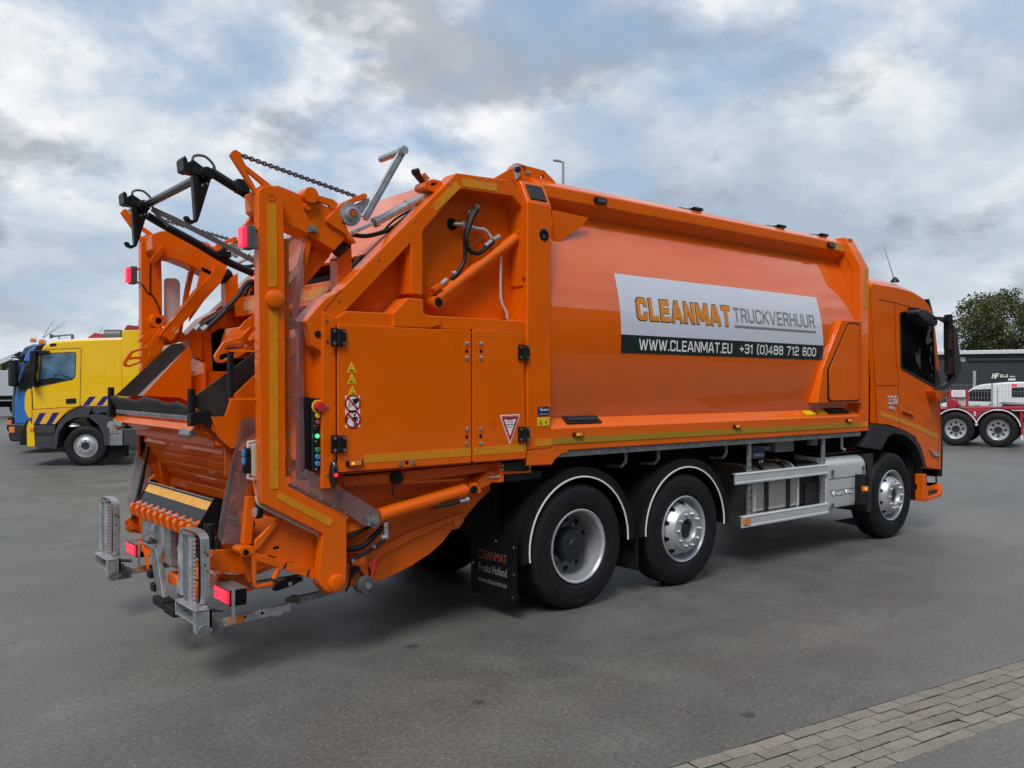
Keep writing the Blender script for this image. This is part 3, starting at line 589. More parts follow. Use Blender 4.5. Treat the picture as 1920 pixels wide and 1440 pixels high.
def wheel_single(x, w=.30, y=.045):
    wh = bpy.data.objects.new('wheel', None); COL.objects.link(wh); wh.parent = TR
    z = .5145
    obj('tyre', join(make_tyre(x, y, w), ring_sil(x, y)), 'tyre', wh, smooth=50); obj('tread', tread_blocks(x, y, w), 'tyre', wh, smooth=0)
    obj('rim', lathe([(.05, .300), (.014, .306), (.008, .298), (.016, .287), (.05, .276), (.085, .262), (.075, .245)], (x, y, z), n=64), 'rim_silver', wh, smooth=50)
    obj('rim_disc', lathe([(.085, .262), (.07, .248), (-.01, .205), (-.028, .194), (-.036, .184), (-.036, .105), (-.028, .098), (.02, .092), (.02, .01)], (x, y, z), n=64), 'rim_silver', wh, smooth=40)
    for k in range(10):
        t = 2 * math.pi * (k + .5) / 10; ax = Vector((math.cos(t), 0, math.sin(t))); tg = Vector((-math.sin(t), 0, math.cos(t)))
        def P_(r, yy, s): return tuple(Vector((x, y + yy - .003, z)) + ax * r + tg * s)
        obj('vent_hole', ([P_(.249, .066, -.030), P_(.249, .066, .030), P_(.222, .018, .012), P_(.222, .018, -.012)], [(0, 1, 2, 3)]), 'frame_black', wh, smooth=0)
        t = 2 * math.pi * k / 10; c = (x + .150 * math.cos(t), y - .036, z + .150 * math.sin(t))
        obj('wheel_nut', join(cyl(c, (c[0], c[1] - .016, c[2]), .017, .015, 6), cyl((c[0], c[1] - .016, c[2]), (c[0], c[1] - .028, c[2]), .015, .006, 12)), 'galv', wh, smooth=30)
    obj('hub', lathe([(.02, .092), (.015, .06), (-.006, .05), (-.012, .044), (-.012, .004)], (x, y, z), n=32), 'hub_dark', wh)
    return wh
wheels = [wheel_dual(0.0), wheel_single(1.343), wheel_single(5.218)]
for x, k in ((0, 0), (1.343, 1), (5.218, 2)):
    c = copy_tree(wheels[k], TR); c.rotation_euler = (0, 0, math.pi); c.location = (2 * x, W2, 0)
# mudguards with white edge
def mudguard(x, a0, a1, r=.635, y0=.03, y1=.62, zc=.53):
    o_ = [(x + r * math.cos(R(a)), zc + r * math.sin(R(a))) for a in np.linspace(a0, a1, 30)]; i_ = [(x + (r - .02) * math.cos(R(a)), zc + (r - .02) * math.sin(R(a))) for a in np.linspace(a0, a1, 30)]
    g = prism('y', o_ + i_[::-1], y0, y1)
    lip = [(x + (r - .075) * math.cos(R(a)), zc + (r - .075) * math.sin(R(a))) for a in np.linspace(a0, a1, 30)]
    g2 = prism('y', i_ + lip[::-1], y0 + .004, y0 + .012)
    ln = [(x + (r - .070) * math.cos(R(a)), zc + (r - .070) * math.sin(R(a))) for a in np.linspace(a0, a1, 30)]
    l2 = [(x + (r - .082) * math.cos(R(a)), zc + (r - .082) * math.sin(R(a))) for a in np.linspace(a0, a1, 30)]
    a, b = both('mudguard', join(g, g2), 'black', TR, smooth=50); obj('edge_trim', prism('y', ln + l2[::-1], y0 - .002, y0 + .006), 'white_line', a, smooth=0)
mudguard(0.0, -2, 188); mudguard(1.343, -2, 182)
for x in (.62, 1.05, 2.05): obj('guard_stay', tube([(x, .12, 1.262), (x, .12, 1.17), (x - .03, .14, 1.13), (x - .04, .3, 1.12)], .016, 8), 'galv_dark', TR)
# mud flaps
fx = -0.665
fl_ = obj('mud_flap', prism('x', rounded([(.05, .14), (.64, .14), (.64, .66), (.05, .66)], .03), fx - .01, fx), 'flap_rubber', TR, bevel=.002)
for z0, z1, s, m_, w0 in ((.435, .505, 'CLEANMAT', 'print_rust', 0), (.33, .395, 'Trucks Holland', 'print_dim', 0), (.245, .285, 'www.cleanmat.eu', 'print_dim', 0)):
    g = fit_text(s, 0, .37, z0, z1, .012 if s == 'CLEANMAT' else 0); obj('flap_print', ([(fx - .0115, .54 - p[0], p[1]) for p in g[0]], g[1]), m_, fl_, smooth=0)
for y_, z_ in ((.08, .58), (.08, .37), (.09, .19), (.30, .60), (.60, .38)): obj('flap_bolt', disc((fx - .01, y_, z_), .009, 'x', .006, 8), 'steel', fl_)
obj('mud_flap', prism('x', rounded([(1.86, .14), (2.47, .14), (2.47, .62), (1.86, .62)], .03), fx - .01, fx), 'rubber', TR)
obj('mud_flap', prism('x', [(.05, .22), (.40, .22), (.40, .60), (.05, .60)], .70, .71), 'rubber', TR)
obj('flap_holder', join(bar((fx + .01, .05, .62), (fx + .01, .75, .62), .03, .04), bar((-.62, .62, .62), (-.30, .62, 1.08), .04, .05)), 'frame_black', TR)
obj('rear_under_plate', join(box(-.70, -.64, .3, 2.2, .62, 1.25)), 'frame_black', TR)

# -------- right hand chassis side: guards, tanks, battery box cover
for a in ([(2.081,0.979),(3.75,0.975),(3.75,0.872),(2.106,0.868)], [(2.189,0.553),(3.76,0.547),(3.763,0.436),(2.221,0.439)]):
    z0 = (a[2][1] + a[3][1]) / 2; z1 = (a[0][1] + a[1][1]) / 2; x0, x1 = a[0][0], a[1][0]
    h = z1 - z0
    pr = [(.030, z0), (.042, z0 - .004), (.048, z0 + .008), (.048, z1 - .006), (.075, z1 - .004), (.075, z1), (.036, z1), (.030, z1 - .012), (.036, z1 - .02), (.036, z0 + .022), (.030, z0 + .016)]
    sg = obj('side_guard_rail', prism('x', pr, x0, x1), 'alu', TR, smooth=0)
obj('guard_reflector', prism('y', rrect(a[0][0] + .02, a[0][0] + .13, a[3][1] + .028, a[3][1] + .085, .008), .018, .031), 'reflector_amber', sg, bevel=.003)
for tx in (238, 1190):
    p = [(2.341,1.251),(3.697,1.235)][0 if tx == 238 else 1]; gpst = obj('guard_post', box(p[0] - .022, p[0] + .022, .05, .075, .45, 1.262), 'galv', TR)
    for z_ in np.arange(.52, 1.1, .062): obj('slot', box(p[0] - .006, p[0] + .006, .0475, .050, z_, z_ + .025), 'frame_black', gpst, smooth=0)
# fuel tank
def dprof(y0, y1, z0, z1, r): return rrect(y0, y1, z0, z1, r, 8)
tk = [(2.468,0.82),(3.3,0.758)]; tx0, tx1 = tk[0][0], tk[1][0]
obj('fuel_tank', prism('x', dprof(.10, .74, .40, 1.03, .20), tx0, tx1), 'alu_brushed', TR, bevel=.02, seg=3)
for u in (.27, .74): xx = tx0 + (tx1 - tx0) * u; obj('tank_strap', prism('x', dprof(.094, .746, .394, 1.036, .205), xx - .035, xx + .035), 'black', TR)
for u in (.03, .97): xx = tx0 + (tx1 - tx0) * u; obj('tank_bead', prism('x', dprof(.096, .744, .396, 1.034, .203), xx - .012, xx + .012), 'alu', TR)
ad = [(3.346,0.753),(3.776,0.721)]; obj('adblue_tank', join(prism('x', dprof(.13, .72, .46, 1.00, .06), ad[0][0], ad[1][0])), 'black', TR, bevel=.015)
obj('tank_recess', prism('y', rounded([(3.437,0.796),(3.722,0.776),(3.723,0.527),(3.446,0.538)], .03), .118, .13), 'dark_plastic', TR, bevel=.006)
cp = [(3.821,0.33,0.992)][0]; obj('filler_cap', join(cyl((cp[0] - .05, cp[1], cp[2]), (cp[0] + .06, cp[1] - .03, cp[2] - .04), .055, .05, 12)), 'blue_cap', TR, bevel=.008)
cp = [(3.178,0.33,0.99)][0]; obj('filler_cap', cyl((cp[0], .33, 1.02), (cp[0], .33, 1.07), .05), 'black', TR, bevel=.006)
obj('tank_tie', box(tx0 + (tx1 - tx0) * .70, tx0 + (tx1 - tx0) * .78, .22, .40, 1.038, 1.044), 'tape_pale', TR)
pb = [(2.433,1.229),(2.653,1.223),(2.654,1.096),(2.434,1.1)]; q = obj('id_board', prism('y', rounded(pb, .02), .09, .10), 'navy', TR)
obj('board_print', on_y(fine_print([(pb[0][0] + .03, pb[1][0] - .03, pb[1][1] - .10, pb[1][1] - .065), (pb[0][0] + .12, pb[1][0] - .03, pb[1][1] - .17, pb[1][1] - .135)], 3, .018), .089), 'print_dim', q, smooth=0)
# silver battery cover
bc = [(3.736,0.991),(4.42,1.01),(4.586,0.997),(4.597,0.342),(3.747,0.354)]
bx0, bx1 = bc[0][0], 4.63
pr = [(.06, .475), (.05, .52), (.05, .93), (.06, .975), (.085, 1.01), (.13, 1.035), (.45, 1.06), (.45, .475)]
cov_ = obj('battery_cover', prism('x', pr, bx0, bx1), 'silver_paint', TR, bevel=.012, seg=3)
obj('cover_groove', join(box(bx0 + .06, bx1 - .16, .0475, .0505, .800, .808), box(bx0 + .06, bx1 - .16, .0475, .0505, .668, .676)), 'rim_dark', cov_, smooth=0)
v_ = [(3.833,0.668),(4.277,0.66),(3.873,0.61)]; g = stroke_text('VOLVO', v_[0][0], v_[1][0], v_[2][1] + .01, v_[0][1], .2, .32)
def solid2(g2, y0, y1):
    v = [(p[0], y0, p[1]) for p in g2[0]] + [(p[0], y1, p[1]) for p in g2[0]]; n = len(g2[0]); return v, [tuple(q) for q in g2[1]] + [(q[i], q[(i + 1) % 4], q[(i + 1) % 4] + n, q[i] + n) for q in g2[1] for i in range(4)]
obj('raised_lettering', solid2(g, .0405, .0505), 'alu', cov_, smooth=0); g = stroke_text('VOLVO', v_[0][0] - .006, v_[1][0] + .012, v_[2][1] - .002, v_[0][1] + .004, .30, .30); obj('letter_shadow_groove', on_y(([(p[0], p[1]) for p in g[0]], g[1]), .0485), 'rim_dark', cov_, smooth=0)
for p in [(3.872,0.863),(4.534,0.87),(3.874,0.492)]: obj('cover_latch', join(prism('y', rrect(p[0] - .028, p[0] + .028, p[1] - .04, p[1] + .04, .008), .047, .0505)), 'rim_dark', cov_, smooth=0); obj('latch_tab', box(p[0] - .022, p[0] + .022, .040, .0475, p[1] - .036, p[1] - .012), 'steel', cov_)
lm = [(4.347,0.828),(4.555,0.814),(4.574,0.463),(4.348,0.478)]; a = obj('corner_lamp', join(prism('y', lm, -.005, .07), prism('y', [(4.537,0.82),(4.564,0.8),(4.564,0.683),(4.529,0.686)], -.02, .0)), 'black', TR, bevel=.01)
p = [(4.398,0.692),(4.533,0.682),(4.534,0.622),(4.398,0.633)]; obj('lens', prism('y', p, -.016, -.004), 'lamp_amber', a, bevel=.004); obj('bulb', disc(((p[0][0] + p[1][0]) / 2, -.016, (p[0][1] + p[2][1]) / 2), .016, h=.003, n=8), 'lamp_amber_hot', a)
p = [(4.362,0.625),(4.571,0.604)][0]; obj('lamp_shelf', box(p[0], p[0] + .18, -.03, .06, p[1] - .02, p[1]), 'dark_plastic', a)
obj('wheel_spat', join(prism('y', [(4.554,1.051),(4.774,1.049),(4.709,0.359),(4.624,0.367)], .05, .60)), 'dark_plastic', TR, bevel=.008)
obj('step_board', join(box(bx0, bx1, .12, .46, 1.065, 1.085), box(bx0 + .3, bx1 + .2, .3, .7, 1.10, 1.13)), 'black', TR)
obj('skirt_flap', prism('y', [(4.23,0.282),(4.96,0.271),(5.064,0.112),(4.809,0.156)], .24, .25), 'rubber', TR)
obj('under_pipework', join(*[tube([(2.3 + k * .1, .3 + .03 * k, 1.24), (3.2, .33 + .03 * k, 1.20 - .02 * k), (4.3, .36, 1.22 - .015 * k)], .012, 6, 4) for k in range(5)]), 'black', TR)
obj('valve_block', box(3.0, 3.35, .2, .45, 1.13, 1.24), 'galv_dark', TR)
obj('bracket', box(3.6, 3.72, .14, .2, 1.18, 1.26), 'galv_dark', TR); obj('air_coupling', cyl((2.65, .1, 1.2), (2.65, .16, 1.2), .02), 'galv', TR); obj('bracket', box(2.75, 2.9, .2, .3, 1.16, 1.2), 'galv_dark', TR)
obj('drain_pipe', tube([(4.15, .1, 1.26), (4.15, .1, 1.13), (4.2, .09, 1.11)], .017, 8), 'galv', TR)
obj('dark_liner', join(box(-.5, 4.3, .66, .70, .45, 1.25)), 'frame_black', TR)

# ================================================================ cab
cp_ = [(4.831,1.392),(4.661,3.017),(4.677,3.07),(4.732,3.097),(4.858,3.09),(5.286,3.085),(5.676,3.06),(5.956,3.021),(6.1,2.989),(6.188,2.942),(6.313,2.759),(6.416,2.081),(6.481,1.774),(6.536,1.62),(6.555,1.233),(6.556,1.039),(6.507,0.743),(6.078,0.807),(5.966,1.066),(5.777,1.203),(5.472,1.296),(5.106,1.37)]
# shell built from slices across the width: flanks, tumblehome, roof shoulders
def cab_shell():
    base = [(x, z + .06 * max(0.0, min(1.0, (z - 2.65) / .35))) for x, z in cp_]; xm = sum(p[0] for p in base) / len(base)
    ys = [0.035, 0.05, 0.10, 0.22, 0.5, 2.0, 2.28, 2.40, 2.45, 2.465]
    def sec(y):
        d = min(y, W2 - y); out = []
        for x, z in base:
            k = max(0, (z - 2.55) / .8); roof = max(0.0, z - 2.75)
            dz = 0; dx = 0
            if z > 2.8: dz = -0.13 * max(0, (0.30 - d) / .27) ** 1.6 * min(1, roof / .25)
            if x > 5.9 and z > 1.0: dx = -0.10 * max(0, (0.34 - d) / .31) ** 1.8
            out.append((x + dx, z + dz))
        return out
    V, F = [], []; n = len(base); sg = 1 if area2(base) > 0 else -1
    for y in ys: V += [(x, y, z) for x, z in sec(y)]
    for k in range(len(ys) - 1):
        for i in range(n):
            if i in (10, 11) and ys[k] >= .1 and ys[k + 1] <= 2.4: continue      # windscreen opening
            F.append((k * n + i, k * n + (i + 1) % n, (k + 1) * n + (i + 1) % n, (k + 1) * n + i))
    if sg > 0: F = [tuple(reversed(q)) for q in F]
    F = [tuple(reversed(q)) for q in F]
    return V, F, sec(ys[0])
CY = 0.035
_V, _F, _sec = cab_shell()
cab = obj('cab', (_V, _F), 'orange', TR, smooth=35)
wn = rounded([(5.37,2.718),(5.565,2.74),(5.873,2.732),(6.218,2.665),(6.287,2.041),(6.271,1.828),(5.399,2.056)], .03)
cs_ = holed('y', rounded(_sec, .012, 2), [wn], .0345, .05); both('cab_flank', cs_, 'orange', TR, bevel=.004)
# inside the cab
obj('cab_floor', box(4.75, 6.2, .06, 2.44, 1.30, 1.34), 'dark_plastic', cab); obj('dashboard', prism('y', [(6.0, 1.34), (6.0, 1.75), (6.12, 1.92), (6.42, 1.90), (6.42, 1.34)], .12, 2.38), 'dark_plastic', cab, bevel=.03)
for y0 in (.62, 1.88):
    st0 = obj('seat', prism('y', rounded([(5.1, 1.45), (5.08, 1.62), (5.2, 1.66), (5.62, 1.70), (5.66, 1.55), (5.6, 1.45)], .04), y0 - .24, y0 + .24), 'black', cab, bevel=.04, seg=3); obj('seat_back', prism('y', rounded([(5.02, 1.6), (4.90, 2.36), (4.98, 2.44), (5.08, 2.40), (5.22, 1.66)], .05), y0 - .23, y0 + .23), 'dark_plastic', st0, bevel=.04, seg=3); obj('headrest', prism('y', rounded([(4.92, 2.44), (4.90, 2.62), (5.02, 2.62), (5.04, 2.44)], .03), y0 - .13, y0 + .13), 'dark_plastic', st0, bevel=.03)
obj('steering_wheel', tube([Vector((5.93, 1.88, 1.98)) + Vector((.09 * math.cos(t), .22 * math.sin(t), .20 * math.cos(t))) for t in np.linspace(0, 2 * math.pi, 25)], .016, 6), 'black', cab)
obj('cab_headlining', box(4.74, 6.1, .1, 2.4, 2.88, 2.90), 'grey_box', cab); obj('cab_rear_lining', box(4.75, 4.78, .1, 2.4, 1.34, 2.88), 'dark_plastic', cab)
def seam(pts, w=.009, y=CY - .0012, nm='panel_gap', m='frame_black'):
    P = [Vector(p) for p in pts]; gs = []
    for a, b in zip(P, P[1:]):
        d = (b - a).normalized(); n_ = Vector((-d.y, d.x)) * w / 2; a2, b2 = a - d * w / 3, b + d * w / 3
        gs.append(prism('y', [tuple(a2 + n_), tuple(b2 + n_), tuple(b2 - n_), tuple(a2 - n_)], y, y + .003))
    return obj(nm, join(*gs), m, cab, smooth=0)
seam([(5.23,2.841),(5.277,2.083),(5.314,2.029),(5.346,1.454),(5.391,1.331)]); seam([(4.816,1.835),(5.33,1.836)]); seam([(4.84,2.852),(5.23,2.836),(5.679,2.801),(6.032,2.759),(6.242,2.704)]); seam([(6.426,1.641),(6.415,1.277),(6.368,0.744)])
seam([(4.877,2.164),(5.277,2.074)], .012, CY - .0008, 'body_crease', 'orange'); 
# rear side of cab: deflector and dark gap
obj('cab_rear_fairing', prism('y', [(4.743,1.814),(4.749,1.396),(4.907,1.392),(4.902,2.693),(4.758,2.337)], .10, .30), 'orange', TR, bevel=.01)
obj('cab_back', box(4.60, 4.72, .20, 2.3, 1.05, 2.9), 'orange', TR)
# door window: glass with black rubber surround
wr = holed('y', shrink(wn, 1.035), [shrink(wn, .965)], CY - .007, CY + .02); both('window_rubber', wr, 'black', cab)
gl, _ = both('door_window', prism('y', shrink(wn, .98), CY + .004, CY + .008), 'cab_glass', cab, smooth=0)
obj('seat_silhouette', prism('y', rounded([(5.416,2.509),(5.68,2.566),(5.796,2.479),(5.779,2.072),(5.682,1.997),(5.436,2.067)], .04), CY - .0115, CY - .0100), 'black', gl, smooth=0) if False else None
obj('windscreen_pillar', prism('y', [(6.218,2.646),(6.267,2.63),(6.403,2.062),(6.412,1.842),(6.329,1.842),(6.287,2.041)], CY - .005, CY + .02), 'orange', cab)
obj('quarter_trim', prism('y', [(6.279,2.041),(6.345,2.046),(6.425,1.89),(6.404,1.813),(6.271,1.828)], CY - .012, CY), 'black', cab)
# tape stripe along the cab
obj('cab_tape', prism('y', [(4.894,1.535),(5.339,1.449),(5.354,1.397),(4.908,1.478)], CY - .003, CY), 'tape_orange', cab, smooth=0); obj('cab_tape', prism('y', [(5.346,1.454),(5.685,1.377),(6.039,1.292),(6.39,1.207),(6.391,1.144),(6.039,1.232),(5.686,1.322),(5.376,1.385)], CY - .003, CY), 'tape_orange', cab, smooth=0)
# door handle
hd = obj('handle_recess', prism('y', rounded([(5.42,1.597),(5.513,1.61),(5.731,1.538),(5.723,1.446),(5.608,1.458),(5.427,1.516)], .03), CY - .003, CY + .001), 'orange_dusty', cab)
obj('door_handle', prism('y', rounded([(5.397,1.558),(5.684,1.506),(5.684,1.465),(5.397,1.522)], .02), CY - .030, CY - .008), 'orange', cab, bevel=.006)
# numerals and badge
g = [(5.066,1.673),(5.316,1.59)]; x0, x1, z1, z0 = g[0][0], g[1][0], g[0][1], g[1][1]
obj('power_numerals', solid2(stroke_text('330', x0, x1 - .01, z0 + .02, z0 + .125, .15, .25), CY - .010, CY - .001), 'silver_paint', cab, smooth=0)
g = [(5.099,1.598),(5.25,1.573),(5.251,1.533),(5.099,1.559)]; obj('badge', prism('y', g, CY - .006, CY), 'silver_paint', cab, bevel=.002)
obj('badge_print', on_y(fine_print([(g[0][0] + .008, g[1][0] - .006, g[2][1] + .014, g[1][1] - .006)], 5, .016), CY - .0065), 'rim_dark', cab, smooth=0)
# side repeater lamp, dark front corner strip
obj('repeater_lamp', prism('y', rounded([(6.128,1.027),(6.383,0.963),(6.396,0.93),(6.292,0.93),(6.21,0.959)], .01), CY - .02, CY + .01), 'rim_silver', cab, bevel=.005)
obj('corner_strip', prism('y', [(6.461,1.265),(6.503,1.293),(6.517,1.042),(6.502,0.657),(6.451,0.66),(6.462,1.044)], CY - .002, .12), 'black', cab, bevel=.003)
# steps and bumper corner
obj('entry_step', prism('y', [(5.946,0.806),(6.493,0.735),(6.502,0.561),(5.947,0.526)], .10, .55), 'frame_black', TR)
obj('bumper_corner', join(prism('y', [(5.943,0.724),(6.031,0.724),(6.039,0.596),(6.092,0.558),(6.092,0.423),(6.42,0.453),(6.458,0.527),(6.474,0.565),(6.475,0.43),(6.442,0.404),(6.032,0.372),(5.953,0.382)], .02, .45)), 'orange', TR, bevel=.015)
obj('step_tread', prism('y', [(6.144,0.482),(6.487,0.493),(6.487,0.455),(6.157,0.43)], .06, .40), 'dark_plastic', TR)
obj('step_light', prism('y', [(6.201,0.682),(6.428,0.658),(6.428,0.581),(6.214,0.596)], .09, .10), 'alu', TR)
obj('front_bumper', box(6.05, 6.5, .10, 2.4, .38, 1.0), 'orange', TR, bevel=.06, seg=3)
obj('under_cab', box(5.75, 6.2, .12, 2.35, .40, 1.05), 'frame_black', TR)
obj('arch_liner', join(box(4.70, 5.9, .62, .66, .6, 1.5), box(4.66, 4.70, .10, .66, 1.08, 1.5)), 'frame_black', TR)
obj('wheel_arch', prism('y', rounded([(4.463,1.131),(4.573,1.301),(4.697,1.383),(4.894,1.378),(5.391,1.302),(5.655,1.225),(5.849,1.101),(5.948,0.957),(5.993,0.813),(5.941,0.812),(5.83,1),(5.694,1.126),(5.466,1.226),(5.189,1.272),(5.028,1.224),(4.881,1.081)], .02), .012, .60), 'dark_plastic', TR, bevel=.01, seg=3)
obj('wheel_arch', prism('y', [(4.63, 1.02), (4.75, 1.33), (5.3, 1.33), (5.78, .75), (5.72, .75), (5.3, 1.2), (4.8, 1.2), (4.7, 1.02)], 1.9, 2.488), 'dark_plastic', TR)
# mirrors
mh = obj('mirror_hood', prism('y', rounded([(5.439,2.727),(5.526,2.767),(5.699,2.755),(5.903,2.697),(5.967,2.645),(5.944,2.588),(5.856,2.57),(5.641,2.629),(5.47,2.689)], .04), -.15, .0), 'dark_plastic', TR, bevel=.02, seg=3)
obj('mirror_foot', prism('y', [(5.564,2.797),(5.724,2.802),(5.764,2.716),(5.842,2.646),(5.649,2.582),(5.553,2.632)], -.05, CY + .01), 'black', TR, bevel=.01)
fr_o = rounded([(5.708,2.677),(5.874,2.68),(6.055,2.634),(6.191,2.548),(6.25,2.373),(6.327,2.151),(6.336,2.002),(6.223,1.917),(6.059,1.833),(5.838,1.782),(5.712,1.788),(5.878,1.842),(6.039,1.888),(6.181,2),(6.222,2.112),(6.159,2.37),(6.137,2.555),(6.035,2.606),(5.834,2.651),(5.716,2.645)], .015)
obj('mirror_arm', prism('y', fr_o, -.26, -.20), 'black', TR, bevel=.012)
mg = obj('mirror_head', prism('y', rounded([(6.011,2.593),(6.059,2.596),(6.146,2.533),(6.192,2.316),(6.251,2.131),(6.264,2.016),(6.161,1.953),(6.063,1.962),(6.029,2.182)], .02), -.31, -.19), 'black', TR, bevel=.025, seg=3)
obj('mirror_glass', prism('x', rrect(-.305, -.195, 2.28, 2.72, .03), [(6.024,2.458)][0][0] - .010, [(6.024,2.458)][0][0] - .002), 'glass_dark', mg)
obj('mirror_glass', prism('x', rrect(-.30, -.20, 1.98, 2.18, .03), [(6.024,2.458)][0][0] + .0, [(6.024,2.458)][0][0] + .006), 'glass_dark', mg)
obj('mirror_bracket', prism('y', rounded([(6.013,1.777),(6.257,1.772),(6.381,1.76),(6.307,1.7),(6.175,1.645),(6.086,1.683)], .02), -.085, .04), 'orange', TR, bevel=.02, seg=3)
obj('mirror_arm', tube([(6.2, 2.46, 2.95), (6.4, 2.72, 2.9), (6.45, 2.75, 2.0), (6.2, 2.46, 1.85)], .025, 8, 3), 'black', TR)
_w = [cp_[10], cp_[11], cp_[12]]; obj('windscreen', ([(x - .004, y, z) for y in (.12, 1.25, 2.38) for x, z in _w], [(k * 3 + j, k * 3 + j + 1, k * 3 + j + 4, k * 3 + j + 3) for k in range(2) for j in range(2)]), 'cab_glass', cab)
obj('sun_visor', prism('y', [(6.275,2.95),(6.317,2.961),(6.428,2.775),(6.384,2.762)], .12, 2.35), 'black', TR)
an = [(6.345,0.6,3.253),(6.079,0.6,3.655)]; obj('aerial', join(tube(an, .006, 6, rad=lambda t: .006 - .0035 * t), lathe([(0, .06), (.02, .055), (.06, .02), (.07, .002)], (an[0][0] + .02, an[0][1], an[0][2] - .03), axis='z', n=14)), 'black', TR)

# ================================================================ tailgate
# recessed flank plates
flank_out = [(-2.234,2.327),(-2.221,2.344),(-1.147,3.43),(-0.79,3.446),(-0.609,3.457),(-0.481,3.343),(-0.475,2.189),(-0.472,1.172),(-2.104,1.227),(-2.205,1.629)]
both('tailgate_flank', prism('y', flank_out, .20, .22), 'orange', TR)
# raised perimeter beam with its inner rib
beam = [(-2.329,2.305),(-2.183,2.48),(-1.255,3.387),(-0.908,3.401),(-0.739,3.416),(-0.561,3.24),(-0.559,2.614),(-0.624,2.609),(-0.63,3.214),(-0.724,3.29),(-1.228,3.276),(-1.549,2.929),(-1.548,2.474),(-1.643,2.478),(-1.649,2.832),(-2.142,2.343),(-2.214,2.28)]
both('tailgate_beam', prism('y', beam, .045, .20), 'orange', TR, bevel=.008)
obj('recess_plate', prism('y', [(-1.664,2.826),(-1.617,2.842),(-1.611,2.484),(-1.663,2.481)], .08, .199), 'orange', TR)
# tail wedge at the foot of the beam
both('tail_wedge', prism('y', [(-2.451,2.247),(-2.308,2.4),(-2.183,2.475),(-2.319,2.319),(-2.308,2.037),(-2.4,2.091),(-2.431,2.211)], .04, .24), 'orange', TR, bevel=.006)
p = [(-2.364,2.168)][0]; obj('wedge_plug', disc((p[0], .04, p[1]), .022, h=.006), 'black', TR)
# equipment housing below
house = [(-2.334,2.318),(-2.233,2.282),(-2.164,2.327),(-1.809,2.332),(-1.413,2.332),(-0.693,2.336),(-0.591,2.33),(-0.578,1.388),(-0.577,1.265),(-2.221,1.25),(-2.221,1.161),(-2.337,1.164)]
both('equipment_housing', prism('y', house, .024, .22), 'orange', TR, bevel=.007)
blk = [(-1.818,2.33),(-1.7,2.444),(-1.574,2.439),(-1.568,2.343),(-1.538,2.333),(-1.429,2.328),(-1.426,2.264),(-1.519,2.239),(-1.818,2.236)]
obj('corner_block', prism('y', blk, .0, .20), 'orange', TR, bevel=.008)
# doors
d1 = [(-2.239,2.226),(-2.228,2.236),(-1.821,2.239),(-1.807,2.235),(-1.519,2.236),(-1.17,2.244),(-1.154,2.237),(-1.149,1.277),(-1.161,1.27),(-2.235,1.266)]
d2 = [(-1.138,2.235),(-1.123,2.247),(-0.676,2.249),(-0.661,2.237),(-0.624,1.284),(-0.641,1.272),(-1.125,1.27),(-1.137,1.281)]
dk = obj('door_shadow_gap', prism('y', [(-2.244,2.232),(-0.659,2.255),(-0.615,1.268),(-2.24,1.259)], .0215, .0255), 'frame_black', TR, smooth=0)
big = obj('equipment_door', prism('y', d1, .0, .020), 'orange', TR, bevel=.005); small = obj('equipment_door', prism('y', d2, -.002, .020), 'orange', TR, bevel=.005, label='narrow equipment door with the red edged triangle sign')
def hinge(px, par):
    o = obj('hinge', join(box(px[0] - .055, px[0] - .004, -.018, .0, px[1] - .06, px[1] + .06), box(px[0] + .006, px[0] + .052, -.018, .0, px[1] - .055, px[1] + .055), cyl((px[0], -.016, px[1] - .05), (px[0], -.016, px[1] + .05), .014, n=12)), 'black', par, bevel=.003)
    for sx in (-.035, .035):
        for sz in (-.04, .04): obj('hinge_bolt', disc((px[0] + sx, -.018, px[1] + sz), .011, h=.006, n=10), 'steel', o) if not par.parent or par == TR else None
for p in [(-2.238,2.149),(-2.234,1.453),(-0.655,2.09),(-0.653,1.461)]: hinge(p, TR)
for p in [(-1.196,2.14),(-1.196,2.035),(-1.194,1.516),(-1.194,1.409)]: obj('latch_bolt', lathe([(0, .017), (-.006, .016), (-.008, .008), (-.012, .006), (-.012, .001)], (p[0], 0, p[1]), n=14), 'steel', big)
for p in [(-1.196,2.087),(-1.194,1.462),(-1.708,1.302)]: obj('latch_lock', disc((p[0], 0, p[1]), .013, h=.004, n=14), 'black', big)
for p in [(-1.762,1.301),(-1.655,1.301)]: obj('latch_bolt', disc((p[0], 0, p[1]), .017, h=.009, n=14), 'steel', big)
for p in [(-1.066,2.144),(-1.066,2.037),(-1.067,1.514),(-1.067,1.407)]: obj('latch_bolt', lathe([(0, .017), (-.006, .016), (-.008, .008), (-.012, .006), (-.012, .001)], (p[0], -.002, p[1]), n=14), 'steel', small)
for p in [(-1.066,2.091),(-1.067,1.461)]: obj('latch_lock', disc((p[0], -.002, p[1]), .013, h=.004, n=14), 'black', small)
obj('vent_dots', join(*[disc((p[0], yy, p[1]), .0045, h=.001, n=8) for yy, L in ((0, [(-1.293,2.127),(-1.258,2.128),(-1.293,2.103),(-1.258,2.104),(-1.602,1.353)]), (-.002, [(-1.077,2.197),(-0.973,2.198),(-0.93,2.198),(-0.826,2.2),(-0.963,1.554),(-0.928,1.553),(-0.963,1.535),(-0.928,1.531)])) for p in L]), 'print_black', big, smooth=0)
obj('door_tape', prism('y', [(-2.043,1.373),(-1.155,1.381),(-1.154,1.32),(-2.043,1.317)], -.002, 0), 'tape_orange', big, smooth=0)
obj('door_tape', prism('y', [(-1.128,1.38),(-0.627,1.386),(-0.624,1.326),(-1.128,1.323)], -.004, -.002), 'tape_orange', small, smooth=0)
